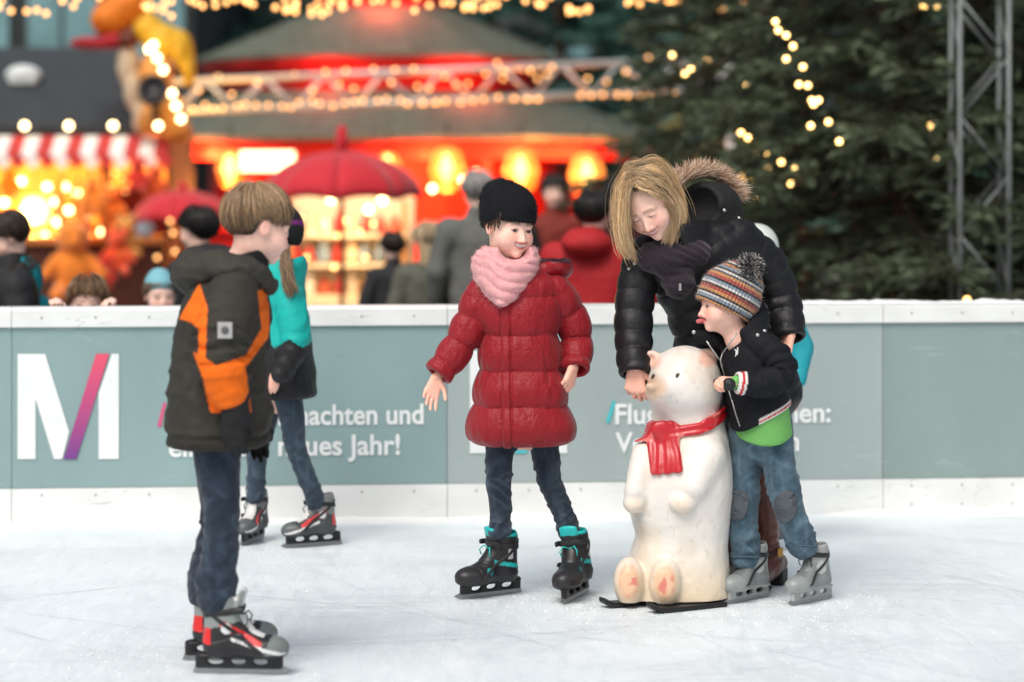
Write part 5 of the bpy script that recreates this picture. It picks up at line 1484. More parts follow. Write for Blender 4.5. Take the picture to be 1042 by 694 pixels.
# ------------------------------------------------------------------ boy in grey and orange jacket, nearest the camera
B = Fig(228, 6.93, 'boy in dark grey and orange ski jacket and jeans, nearest the camera')
def boy():
    p = B.p
    hc = p(264, 229, -.0); HM = rot_frame(-66, -10, 0); hh = .215
    J = dict(pelvis=p(220, 440, 0), chest=p(226, 320, 0), neck=p(246, 268, 0), side=(0, 1, 0), hw=.075, hd=.06, cw=.08, cd=.06, k=.62,
             shl=p(236, 298, -.13), ell=p(224, 365, -.23), wrl=p(236, 408, -.225), shr=p(236, 298, .13), elr=p(226, 365, .18), wrr=p(252, 420, .17),
             hpl=p(218, 445, -.07), knl=p(225, 530, -.085), anl=p(220, 600, -.085), hpr=p(218, 445, .07), knr=p(222, 530, .09), anr=p(210, 592, .10))
    hN = hand_geo(p(236, 412, -.225), p(237, 466, -.225) - p(236, 412, -.225), V(.25, 1, 0), 1, .155, (.18, .2, .22, .24), fat=1.3, th=(.2, .25), spread=.03)
    hF = hand_geo(p(254, 420, .16), p(262, 470, .15) - p(254, 420, .16), V(.2, -1, 0), -1, .155, (.2, .22, .25, .3), fat=1.3, th=(.2, .25), spread=.03)
    thin = [hand_geo(p(236, 412, -.225), V(0, 0, -1), V(.2, 1, 0), 1, .12, (.18, .2, .22, .24)), hand_geo(p(254, 420, .16), V(.1, 0, -1), V(.2, -1, 0), -1, .12, (.2, .22, .25, .3))]
    make_body(B, J, (hc, HM, hh, dict(child=.7, nose=.6)), thin, (-.22, -.34, .02), (.24, .28, 1.36), 1.05, .003, SKIN * V(1.02, .97, .97), dict(blush=.4, brow=(.2, .13, .08)))
    for g, nm in ((hN, -1), (hF, 1)):
        wr = g[0][0][0]; cuff = wr + V(0, 0, .03)
        f = lambda P, g=g, cuff=cuff: smin(hand_sdf(P, g), cap(P, cuff, cuff - V(0, 0, .05), .036, .032), .02) - .0012 * noise(P, 60)
        blob('glove', f, wr - V(.11, .11, .2), wr + V(.11, .11, .08), .004, mat('black_glove', (.010, .010, .011), rough=.8, bump=(160, .002)), B.root)
    grey, orange = srgb(53, 51, 45), srgb(236, 108, 20)
    rows = [B.row(453, 172, 273, .0, .185), B.row(446, 170, 275, 0, .195), B.row(420, 172, 275, 0, .195), B.row(380, 176, 275, 0, .19), B.row(340, 179, 274, 0, .185), B.row(312, 184, 272, 0, .18),
            B.row(294, 194, 270, 0, .165), B.row(280, 206, 268, 0, .13), B.row(268, 218, 268, 0, .10), B.row(258, 228, 266, 0, .075)]
    slN = ([p(238, 299, -.15), p(229, 335, -.215), p(226, 372, -.235), p(237, 411, -.225)], [.072, .078, .074, .045])
    slF = ([p(238, 299, .14), p(232, 335, .18), p(235, 375, .19), p(252, 415, .165)], [.072, .076, .068, .045])
    def jac(P):
        fold = .009 * noise(P, (6, 6, 15), 4) + .007 * (1 - np.abs(noise(P, (7, 7, 17), 21))) ** 4 + .004 * noise(P, (14, 14, 30), 9) + .0025 * noise(P, 42, 2)
        hem = .006 * sst(.010, 0, np.abs(P[:, 2] - p(0, 440)[2]))
        d = zloft(P, rows, 2.3, grow=fold - hem, rnd=.02)
        d = smax(d, -zloft(P, [B.row(480, 185, 262, 0, .16), B.row(452, 185, 262, 0, .16), B.row(440, 195, 252, 0, .11)], rnd=.02), .008)
        for (pts, rad), sd in ((slN, 1), (slF, 5)):
            t, s, L_ = tube(P, pts, rad)
            u = s / L_
            cre = np.sin(2 * math.pi * (s / .045 + 1.2 * noise(P, 9, sd) + 5 * P[:, 0])) * np.exp(-((u - .55) / .25) ** 2)
            t = t - .009 * cre * np.clip(.8 + noise(P, 8, sd + 3), 0, 1.4) - .006 * noise(P, (14, 14, 22), sd) + .006 * sst(.008, 0, np.abs(s - L_ + .035))
            e = nrm(np.asarray(pts[-1]) - np.asarray(pts[-2]))
            t = smax(t, (P - np.asarray(pts[-1], np.float32)) @ e.astype(np.float32) - .005, .01)
            d = smin(d, t, .005)
        return d
    polys = [[(182, 324), (203, 288), (211, 312), (210, 346), (208, 374), (202, 362), (202, 335), (194, 328)],
             [(196, 358), (206, 362), (220, 372), (250, 362), (266, 334), (262, 296), (274, 294), (274, 342), (250, 374), (256, 420), (214, 420), (206, 384)]]
    def jcol(P):
        x, y = B.pix(P); c = flat(P, grey)
        nearside = P[:, 1] < .02
        for q in polys: c[inpoly(x, y, q) & nearside] = orange
        far = ~nearside & (y > 362) & (y < 415) & (P[:, 1] > .12); c[far] = orange
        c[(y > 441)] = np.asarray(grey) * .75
        return c * (1 + .08 * noise(P, 20))[:, None]
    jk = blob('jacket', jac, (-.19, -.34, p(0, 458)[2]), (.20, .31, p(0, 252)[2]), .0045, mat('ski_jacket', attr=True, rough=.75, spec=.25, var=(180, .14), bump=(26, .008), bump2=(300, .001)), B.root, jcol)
    MB().box((-.020, -.0035, -.022), (.020, .0035, .022)).build('badge', mat('badge_grey', srgb(168, 168, 166), rough=.6), jk, p(229, 336, -.312), (0, 0, R(-8)))
    MB().lathe([(.009, 0), (.011, .002), (.008, .004)], 12).build('badge', mat('badge_dark', srgb(84, 84, 86), rough=.6), jk, p(229, 336, -.317), (R(90), 0, R(-8)))
    # hood rolled round the neck
    loop = [p(276, 290, -.03), p(262, 277, -.115), p(232, 270, -.145), p(203, 274, -.09), p(195, 276, 0), p(203, 274, .09), p(232, 268, .14), p(262, 275, .11), p(276, 290, .03)]
    def hood(P):
        t, s, L_ = tube(P, loop, [.020, .026, .034, .048, .054, .048, .034, .026, .020])
        t = smin(t, ell(P, p(203, 281, 0), (.058, .11, .05)), .04)
        t = t - .009 * noise(P, (13, 10, 16), 3) - .008 * (1 - np.abs(noise(P, (12, 9, 22), 30))) ** 4 - .004 * noise(P, (34, 34, 40), 8)
        return smax(t, -cap(P, p(247, 282, 0), p(256, 235, 0), .058, .078), .012)
    blob('hood', hood, (-.17, -.23, p(0, 304)[2]), (.19, .23, p(0, 246)[2]), .005, mat('hood_grey', grey, rough=.8, var=(60, .14), bump=(24, .01)), jk)
    def collar(P):
        return smax(np.abs(cap(P, p(247, 282, 0), p(253, 254, 0), .062, .060)) - .005, -(P[:, 2] - p(0, 285)[2]), .004) - .001 * noise(P, 50)
    blob('collar', lambda P: smax(collar(P), P[:, 2] - p(0, 257)[2] - .25 * (P[:, 0] - p(250, 0)[0]), .004), (-.05, -.12, p(0, 290)[2]), (.2, .12, p(0, 240)[2]), .004, mat('black_fleece', (.014, .014, .015), rough=.95, bump=(120, .003)), jk)
    # hair
    def line(a): return np.interp(a, [0, .5, .95, 1.2, 1.35, 1.62, 1.8, 2.2, 3.2], [.10, .10, .10, .02, .10, .10, -.12, -.27, -.33]).astype(np.float32)
    scalp_hair(B, hc, HM, hh, line, ((.13, .078, .042), (.50, .34, .20)), 4800, B.root, (.075, .046, .030), 4, crown=(0, -.28, 1), lift=.013, r=.0010, lenr=(.45, 1.1), cap_off=.005, sline=lambda a: np.interp(a, [0, .5, .95, 1.2, 1.35, 1.62, 1.85, 2.3, 3.2], [.12, .10, .10, .04, .11, .11, .02, -.08, -.12]))
    # jeans
    def jeans(P):
        a = leg_sdf(P, [p(218, 436, -.075), p(222, 480, -.08), p(226, 525, -.085), p(224, 562, -.085), p(220, 592, -.085), p(220, 608, -.085)], [.070, .062, .049, .052, .056, .052], 1, .006, .050, ((.55, .12), (.85, .2)))
        b = leg_sdf(P, [p(218, 436, .075), p(221, 480, .08), p(222, 525, .09), p(216, 560, .095), p(210, 590, .10), p(210, 604, .10)], [.070, .062, .049, .051, .054, .051], 2, .006, .050, ((.55, .12), (.85, .2)))
        w = ecap(P, p(219, 428, -.03), p(219, 428, .03), .082, .085, .082, .085, (1, 0, 0))
        return np.minimum(smin(a, w, .03), smin(b, w, .03))
    blob('jeans', jeans, (-.17, -.19, p(0, 622)[2]), (.17, .21, p(0, 415)[2]), .0048, m_denim, B.root, lambda P: jeans_col(P, (.011, .018, .032), (.055, .080, .115), 0, 2))
    pal = dict(shell=(.016, .016, .018), toe=srgb(112, 120, 118), cuff=srgb(132, 140, 138), trim=srgb(214, 44, 44), trim2=srgb(220, 222, 222), tongue=srgb(214, 216, 216), holder=(.016, .016, .018), holder2=(.016, .016, .018), strap=(.018, .018, .02), buckle=srgb(40, 42, 44))
    make_skate(B.root, p(237, 686, -.09) * V(1, 1, 0), -5, 0, 0, .90, pal, 'red', (.02, .02, .02))
    make_skate(B.root, p(226, 672, .105) * V(1, 1, 0), 6, 0, 0, .90, pal, 'red', (.02, .02, .02))
boy()
# ------------------------------------------------------------------ white bear skating aid
BR = Fig(690, 8.0, 'white plastic bear skating aid with painted red scarf on black runners', 'skating aid', 'bear_skating_aid')
def bear():
    p = BR.p
    rows = [BR.row(621, 634, 741, .02, .150), BR.row(612, 630, 742, .02, .160), BR.row(590, 634, 742, .02, .160), BR.row(565, 640, 741, .02, .155), BR.row(545, 646, 741, .02, .150), BR.row(525, 642, 743, .02, .158),
            BR.row(505, 640, 745, .02, .168), BR.row(485, 643, 746, .02, .170), BR.row(465, 648, 744, .02, .160), BR.row(448, 655, 741, .02, .140), BR.row(432, 662, 737, .02, .122), BR.row(418, 664, 735, .02, .115)]
    hcn = p(697, 388, .01)
    def bearf(P):
        d = zloft(P, rows, 2.5, rnd=.03)
        hd = ell(P, hcn, (.120, .128, .118)); hd = smin(hd, ell(P, p(697, 404, 0), (.118, .12, .08)), .04)
        hd = smin(hd, ecap(P, p(688, 396, -.05), p(670, 399, -.120), .066, .060, .046, .040, (1, -.5, 0)), .05)     # muzzle
        hd = smin(hd, ell(P, p(663, 393, -.155), (.020, .016, .013)), .02)
        d = smin(d, hd, .03)
        for ex, ey, ed in ((663, 366, .02), (721, 364, .035)):
            e = ell(P, p(ex, ey, ed), (.030, .022, .032)); e = smax(e, -ell(P, p(ex - 1, ey, ed - .022), (.017, .016, .019)), .008)
            d = smin(d, e, .016)
        # arms hugging the belly
        d = smin(d, cap(P, p(655, 462, -.06), p(646, 500, -.10), .040, .036), .030); d = smin(d, ell(P, p(645, 512, -.10), (.036, .04, .034)), .012)
        d = smin(d, cap(P, p(722, 462, -.10), p(706, 496, -.145), .050, .042), .030); d = smin(d, ell(P, p(695, 512, -.15), (.044, .032, .034)), .012)
        # feet with soles towards the viewer
        d = smin(d, ell(P, p(640, 592, -.115), (.050, .060, .082)), .016); d = smin(d, ell(P, p(677, 593, -.135), (.052, .055, .080)), .014)
        for ex, ey, ed in ((640, 592, -.182), (677, 593, -.197)):
            d = smax(d, -ell(P, p(ex, ey, ed), (.034, .012, .058)), .006)
        # eye pits
        for ex, ey, ed in ((664.5, 383, -.100), (689.5, 382, -.122)): d = smax(d, -ell(P, p(ex, ey, ed), (.006, .012, .010)), .006)
        d = smax(d, -cap(P, p(660, 405, -.16), p(682, 407, -.155), .003, .003), .005)
        return d - .0016 * noise(P, 22, 4) - .0008 * noise(P, 60, 2)
    def col(P):
        x, y = BR.pix(P)
        c = flat(P, srgb(224, 219, 212))
        c = mixc(c, sst(545, 616, y) * .75, srgb(228, 204, 166))
        c = mixc(c, .6 * sst(.1, .7, noise(P, 9, 3)), srgb(222, 208, 190))
        fr = P[:, 1] < .0
        f1 = np.exp(-(((x - 640) / 15) ** 2 + ((y - 592) / 25) ** 2) * 1.6) + np.exp(-(((x - 677) / 16) ** 2 + ((y - 593) / 25) ** 2) * 1.6)
        c = mixc(c, fr * sst(.25, .6, f1) * .8, srgb(224, 178, 140))
        pink = sst(.25, .6, noise(P, 70, 6)) * fr * sst(.35, .8, f1); c = mixc(c, pink * .9, srgb(214, 120, 110))
        for ex, ey in ((663, 366), (721, 364)): c = mixc(c, sst(13, 6, np.hypot(x - ex, y - ey)) * .8 * (y < 378), srgb(232, 178, 156))
        c = mixc(c, fr * sst(17, 6, np.hypot((x - 666), (y - 395) * .9)) * .75 * (y < 412), srgb(200, 158, 122))
        for ex, ey in ((664.5, 383), (689.5, 382)): c = mixc(c, fr * sst(3.4, 2.0, np.hypot((x - ex) * 1.5 + (y - ey) * .5, y - ey)), (.02, .017, .016))
        c = mixc(c, fr * .55 * sst(14, 4, np.hypot(x - 645, y - 515)) , srgb(230, 206, 178)); c = mixc(c, fr * .5 * sst(16, 4, np.hypot(x - 694, y - 514)), srgb(230, 206, 178))
        # scuffs
        c = mixc(c, .35 * sst(.2, .8, noise(P, (26, 26, 16), 8)), srgb(206, 190, 168))
        c = mixc(c, .22 * sst(.55, .85, noise(P, (90, 90, 60), 1)), srgb(160, 142, 122))
        return c
    b = blob('body', bearf, (-.28, -.28, .018), (.24, .24, p(0, 345)[2]), .0042, mat('bear_plastic', attr=True, rough=.42, spec=.4, var=(16, .04), bump=(50, .0012), coat=.15), BR.root, col)
    # moulded scarf
    def scarf(P):
        x0 = (P[:, 0] - p(700, 0)[0]); zc = p(700, 434)[2] + .13 * x0 + .55 * np.maximum(x0 - .03, 0) * .6
        w = .021 + .05 * np.clip(x0 + .0, -.05, .1) * .2
        band = smax(np.abs(bearf(P) - .003) - .009, np.abs(P[:, 2] - zc) - w, .006)
        band = band - .0018 * np.sin((P[:, 2] - .2 * x0) * 300 + 3 * noise(P, 12))
        tail = smax(np.abs(bearf(P) - .004) - .009, box(P, p(676, 457, -.15), (.054, .16, .082), .012, rot_frame(0, 0, -7)), .006)
        tail = tail - .0018 * np.sin((P[:, 0] + .1 * P[:, 2]) * 240 + 3 * noise(P, 14))
        return smin(smin(band, tail, .01), ell(P, p(672, 437, -.105), (.032, .012, .028)), .02)
    def scol(P):
        c = flat(P, srgb(186, 22, 34)); w = sst(.15, .6, noise(P, (34, 34, 20), 5)); return mixc(c, w * .7, srgb(226, 140, 130))
    blob('painted_scarf', scarf, (-.18, -.26, p(0, 490)[2]), (.20, .20, p(0, 405)[2]), .0045, mat('scarf_paint', attr=True, rough=.3, spec=.5, coat=.3), BR.root, scol)
    mk = mat('black_runner', (.012, .012, .013), rough=.4)
    dirv = nrm(V(-.86, -.5, 0)); sd = V(-dirv[1], dirv[0], 0)
    for tip in ((612, 619), (660, 624.5)):
        t = BR.p(tip[0], tip[1]); yy = 3493.2 / (tip[1] - 175) - BR.Y; a = V(BR.p(tip[0], tip[1], yy)[0], yy, 0)
        pts = [a + V(0, 0, .030), a - dirv * .03 + V(0, 0, .014), a - dirv * .07 + V(0, 0, .009), a - dirv * .16 + V(0, 0, .009), a - dirv * .29 + V(0, 0, .009)]
        C = curve(pts, 5); vs_ = []; fs = []
        for i, c in enumerate(C):
            w = .030 * min(1, .45 + i / 4)
            for s_, dz in ((-1, -.008), (1, -.008), (1, .007), (-1, .007)): vs_.append(c + sd * s_ * w + V(0, 0, dz))
        n = len(C)
        for i in range(n - 1):
            for k_ in range(4): fs.append((i * 4 + k_, i * 4 + (k_ + 1) % 4, i * 4 + 4 + (k_ + 1) % 4, i * 4 + 4 + k_))
        fs += [(3, 2, 1, 0), tuple(range(n * 4 - 4, n * 4))]
        o = obj('runner', new_mesh('runner', vs_, fs), mk, BR.root); bv = o.modifiers.new('bevel', 'BEVEL'); bv.width = .003
    for a, b_ in ((p(726, 389, -.03), p(742, 391, -.235)), (p(668, 390, .03), p(652, 392, .04))):
        def grip(P): return smin(cap(P, a, b_, .014, .0155), sph(P, b_, .021), .006) - .0015 * np.sin((P @ nrm(b_ - a).astype(np.float32)) * 500)
        blob('handle', grip, np.minimum(a, b_) - .03, np.maximum(a, b_) + .03, .004, mat('rubber_grip', (.014, .014, .015), rough=.55), BR.root)
bear()
# ------------------------------------------------------------------ woman bending over the bear
WM = Fig(772, 8.25, 'blonde woman in black coat with fur hood, bending over the bear')
def woman():
    p = WM.p
    U = nrm(V(-.50, -.34, .80)); Fd = V(-.30, -.86, -.50); Fd = nrm(Fd - U * (Fd @ U)); HM = np.column_stack([np.cross(Fd, U), Fd, U]); hh = .222
    hc = p(660, 208, -.20)
    J = dict(pelvis=p(766, 400, .06), chest=p(705, 290, -.04), neck=p(686, 240, -.12), side=(1, .25, .08), hw=.09, hd=.07, cw=.09, cd=.07, k=.85,
             shl=p(654, 268, -.10), ell=p(645, 325, -.15), wrl=p(646, 372, -.225), shr=p(752, 250, -.0), elr=p(796, 312, .02), wrr=p(803, 342, -.05),
             hpl=p(750, 415, .10), knl=p(748, 490, .16), anl=p(745, 585, .22), hpr=p(776, 415, .06), knr=p(772, 485, .03), anr=p(779, 578, .03))
    hL = hand_geo(p(646, 372, -.225), V(.02, -.02, -1), V(.35, 1, 0), 1, .165, (.62, .66, .70, .74), th=(.35, .0), spread=.05)
    hR = hand_geo(p(804, 339, -.05), p(797, 372, -.10) - p(804, 339, -.05), V(-.9, -.3, 0), 1, .165, (.3, .35, .4, .45), th=(.2, .1), spread=.05)
    make_body(WM, J, (hc, HM, hh, dict(child=0., smile=.24, mouth=.008, nose=.9)), (hL, hR), (-.52, -.46, .02), (.22, .36, 1.52), .70, .0030, SKIN * V(1.02, .98, .96), dict(closed=True, teeth=True, brow=(.25, .16, .09), lip=(.60, .19, .19), blush=.4))
    blk = (.007, .007, .009)
    slL = ([p(657, 262, -.09), p(647, 295, -.12), p(645, 335, -.155), p(646, 379, -.225)], [.070, .066, .063, .058])
    slR = ([p(748, 246, -.02), p(778, 268, .02), p(795, 305, .03), p(804, 343, -.04)], [.078, .073, .066, .056])
    side = V(1, .25, .10)
    def coat(P):
        fold = .006 * noise(P, (9, 9, 20), 3) + .003 * noise(P, 34, 7)
        d = ecap(P, p(770, 405, .06), p(738, 345, .02), .165, .125, .155, .118, side)
        d = smin(d, ecap(P, p(738, 345, .02), p(706, 272, -.06), .155, .118, .150, .105, side), .04)
        d = smin(d, ecap(P, p(662, 262, -.10), p(748, 246, -.02), .075, .072, .080, .078, (0, 0, 1)), .05)
        # waist seam, zip edge
        ax = nrm(p(706, 272, -.06) - p(770, 405, .06)).astype(np.float32); s = (P - p(770, 405, .06).astype(np.float32)) @ ax
        for sc_ in (.15, .235, .33): d = d + .005 * sst(.010, 0, np.abs(s - sc_ - .01 * noise(P, 8)))
        d = d - fold - .006 * np.abs(np.sin(s * math.pi / .085 + .5)) ** .6
        for (pts, rad), sd in ((slL, 1), (slR, 5)):
            t, s, L_ = tube(P, pts, rad)
            pf = np.abs(np.sin(math.pi * (s + .016 * noise(P, 9, sd)) / .066)) ** .5
            t = t - .0075 * (pf - .7) - .004 * noise(P, (28, 28, 28), sd) * (1.2 - .5 * pf)
            e = nrm(np.asarray(pts[-1]) - np.asarray(pts[-2]))
            t = smax(t, (P - np.asarray(pts[-1], np.float32)) @ e.astype(np.float32) - .008, .012)
            t = smax(t, -cap(P, pts[-1], np.asarray(pts[-1]) + e * .05, .036, .04), .006)
            d = smin(d, t, .009)
        # stand collar open at the throat
        col = np.abs(cap(P, p(700, 262, -.07), p(690, 232, -.09), .095, .085)) - .014
        col = smax(col, P[:, 2] - p(0, 226)[2], .01); col = smax(col, p(0, 285)[2] - P[:, 2], .01)
        d = smin(d, col, .015)
        d = smax(d, -cap(P, p(676, 252, -.20), p(684, 292, -.22), .060, .022), .012)
        return d
    mc = mat('black_coat', blk, rough=.5, spec=.35, var=(6, .15), bump=(13, .008), bump2=(60, .0015))
    co = blob('coat', coat, (-.52, -.30, p(0, 455)[2]), (.24, .24, p(0, 212)[2]), .0048, mc, WM.root)
    # hood and its fur edge
    hcen = p(722, 212, .03)
    def hood(P):
        o = ell(P, hcen, (.115, .105, .095)); o = smin(o, ell(P, p(742, 235, .02), (.075, .09, .06)), .03) - .005 * noise(P, 14, 2) - .003 * noise(P, 32, 5)
        return smax(o, -ell(P, p(700, 208, -.05), (.10, .10, .075)), .02)
    blob('hood', hood, (-.34, -.15, hcen[2] - .16), (.08, .20, hcen[2] + .13), .006, mat('black_hood_cloth', (.012, .012, .013), rough=.75, bump=(26, .01), spec=.3), co)
    fp = curve([p(684, 196, -.06), p(692, 186, -.02), p(703, 179, .02), p(716, 176, .06), p(730, 180, .09), p(741, 189, .10), p(748, 201, .09)], 8)
    g = np.random.default_rng(5); paths = []; cl = []
    for i in range(2600):
        u = g.uniform(0, len(fp) - 1.01); a = int(u); b = fp[a] * (1 - (u - a)) + fp[a + 1] * (u - a)
        t = nrm(fp[a + 1] - fp[a]); n1 = nrm(np.cross(t, V(0, 1, 0))); n1 = n1 if n1[2] > 0 else -n1; w = g.uniform(-1.5, 1.7)
        dr = nrm(n1 * math.cos(w) + np.cross(t, n1) * math.sin(w) * -1 + t * g.normal(.15, .3)); ln = g.uniform(.030, .066)
        b = b + g.normal(0, .006, 3)
        paths.append([b + dr * ln * q + V(0, 0, -.004) * q * q + t * .006 * q * q for q in np.linspace(0, 1, 5)])
        cl.append(np.array([(.70, .50, .36), (.86, .70, .56), (.42, .27, .18)][int(g.integers(3))]) * g.uniform(.8, 1.15))
    strands('fur_trim', paths, [.0014, .0013, .0011, .0009, .0003], cl, m_fur, co)
    v_ = MB().tube([q - V(0, 0, .004) for q in fp], .014, 8).build('fur_base', mat('fur_base', (.20, .14, .09), rough=.9), co, smooth=True)
    # dark scarf under the open collar
    def scarf(P):
        d = smin(ell(P, p(672, 262, -.16), (.085, .07, .055)), ell(P, p(690, 286, -.15), (.055, .06, .055)), .03)
        d = smin(d, ell(P, p(706, 258, -.12), (.06, .08, .055)), .03)
        return d - .006 * np.abs(np.sin((P[:, 2] * 1.0 + .6 * P[:, 0]) * 100 + 3 * noise(P, 12))) - .003 * noise(P, 30)
    blob('scarf', scarf, (-.48, -.26, p(0, 310)[2]), (-.10, .0, p(0, 236)[2]), .005, mat('dark_purple_scarf', (.022, .014, .024), rough=.95, bump=(150, .003), sheen=.2), WM.root)
    def sy(px, py):
        ys = np.linspace(-.4, .2, 300); d = coat(np.array([p(px, py, y) for y in ys], np.float32)); k_ = np.argmax(d < 0); return ys[k_] - .001 if d[k_] < 0 else -.1
    ms = mat('silver_stud', srgb(190, 186, 178), rough=.3, metal=.9)
    for x, y, d in ((641, 262, -.17), (646, 268, -.19), (640, 274, -.19), (737, 214, -.055), (752, 222, -.05), (694, 297, -.20)):
        b_ = blob('stud', lambda P: ell(P, (0, 0, 0), (.007, .005, .007)), (-.012,) * 3, (.012,) * 3, .003, ms, co); b_.location = Vector(p(x, y, sy(x, y)))
    MB().box((-.004, -.003, -.012), (.004, .003, .012)).build('zip_pull', ms, co, p(692, 292, -.215))
    # hair
    gL = [[(643, 184, -.300), (641, 190, -.315), (639, 205, -.31), (638, 228, -.30), (641, 250, -.28), (645, 260, -.26)],
          [(645, 177, -.28), (636, 178, -.28), (629, 195, -.27), (628, 225, -.25), (632, 250, -.24), (638, 262, -.24)],
          [(649, 166, -.22), (638, 168, -.22), (629, 190, -.20), (629, 222, -.19), (634, 248, -.19), (641, 256, -.19)]]
    gR = [[(644, 186, -.303), (651, 192, -.318), (663, 197, -.308), (676, 203, -.26), (681, 222, -.225), (676, 246, -.22)],
          [(646, 176, -.28), (660, 172, -.285), (675, 180, -.25), (687, 200, -.19), (691, 225, -.18), (682, 247, -.19)],
          [(650, 165, -.22), (668, 163, -.22), (683, 177, -.17), (693, 200, -.13), (696, 226, -.13), (688, 246, -.15)]]
    conv = lambda gs: [[p(*q) for q in g_] for g_ in gs]
    gL, gR = conv(gL), conv(gR)
    def line(a): return np.interp(a, [0, .6, 1.1, 1.5, 2.0, 3.2], [.40, .36, .22, .06, -.1, -.3]).astype(np.float32)
    base = scalp_hair(WM, hc, HM, hh, line, ((.36, .23, .12), (.70, .52, .32)), 0, WM.root, (.20, .12, .055), 8, crown=(0, .25, 1), lift=.012, r=.0011, lenr=(.5, 1.2), cap_off=.010)
    def mass(P):
        d = None
        for gs, rad in ((gL, [.007, .010, .012, .013, .010, .003]), (gR, [.007, .010, .012, .013, .011, .003])):
            for g_ in gs[1:]:
                t = tube(P, g_, rad, 3)[0]; d = t if d is None else smin(d, t, .012)
        return d - .003 * noise(P, (60, 60, 9), 3)
    blob('hair_mass', mass, (-.56, -.40, p(0, 270)[2]), (-.20, -.02, p(0, 152)[2]), .0045, m_hair, base, lambda P: mixc(flat(P, (.32, .19, .085)), .5 + .5 * noise(P, (90, 90, 6)), (.70, .44, .21)))
    guide_hair(WM, [gL, gR], 1500, ((.60, .34, .15), (1.0, .76, .47)), base, .0010, .0058, 6, 'long_strands')
    guide_hair(WM, [gL, gR], 110, ((.6, .4, .2), (.95, .74, .46)), base, .0006, .013, 9, 'flyaway_strands')
    # legs: dark trousers and brown boots
    def trous(P):
        a = tube(P, [p(752, 405, .10), p(750, 460, .14), p(748, 510, .17)], [.09, .075, .060])[0]; b = tube(P, [p(778, 405, .06), p(774, 460, .05), p(773, 505, .03)], [.088, .068, .054])[0]
        return smin(a, b, .02) - .003 * noise(P, 16)
    blob('trousers', trous, (-.20, -.12, p(0, 530)[2]), (.16, .30, p(0, 375)[2]), .007, mat('dark_trousers', (.012, .012, .015), rough=.85), WM.root)
    def boot_at(sh, an, toe, heel):
        sole_z = .0
        def f(P):
            t, s, L_ = tube(P, [sh, (sh + an) / 2, an], [.062, .054, .044])
            t = t - .004 * np.exp(-((s - L_) / .10) ** 2) * np.sin(2 * math.pi * (s / .030 + noise(P, 8))) - .0015 * noise(P, 26)
            d = smin(t, cap(P, an + V(0, 0, -.02), toe + V(0, 0, .035), .044, .032), .03)
            d = smin(d, cap(P, an, heel + V(0, 0, .075), .042, .036), .03)
            return smax(d, .018 - P[:, 2], .004)
        b = blob('boot', f, np.minimum.reduce([sh, an, toe, heel]) - .10, np.maximum.reduce([sh, an, toe, heel]) + .10, .0048, mat('brown_leather', srgb(92, 46, 32), rough=.34, spec=.5, var=(14, .3), bump=(40, .004)), WM.root)
        fw = nrm((toe - heel) * V(1, 1, 0)); sd_ = V(-fw[1], fw[0], 0); Mx = np.column_stack([fw, sd_, V(0, 0, 1)])
        mid = (toe + heel) / 2 * V(1, 1, 0)
        blob('sole', lambda P: np.minimum(smax(ecap(P, mid + fw * .02 + V(0, 0, .012), toe + fw * .012 + V(0, 0, .012), .036, .012, .032, .011, sd_), P[:, 2] - .02, .003), box(P, heel * V(1, 1, 0) + V(0, 0, .032), (.030, .030, .030), .008, Mx)), np.minimum(toe, heel) - .08, np.maximum(toe, heel) + V(.08, .08, .10), .005, m_sole, b)
        blob('buckle_strap', lambda P: smax(np.abs(f(P) - .002) - .003, np.abs((P[:, 2] - an[2] - .03) - .35 * (P[:, 0] - an[0])) - .010, .002), an - .1, an + .1, .005, mat('brown_strap', srgb(66, 32, 24), rough=.4), b)
        b_ = MB().box((-.012, -.004, -.014), (.012, .004, .014)).build('buckle', mat('brass', srgb(170, 130, 70), rough=.35, metal=.9), b, an + V(.042, -.028, .038), (0, 0, R(35)))
    boot_at(p(773, 492, .03), p(780, 572, .03), V(p(766, 0, -.13)[0], -.13, 0), V(p(791, 0, .07)[0], .07, 0))
    boot_at(p(748, 492, .17), p(745, 572, .22), V(p(728, 0, .07)[0], .07, 0), V(p(752, 0, .26)[0], .26, 0))
woman()
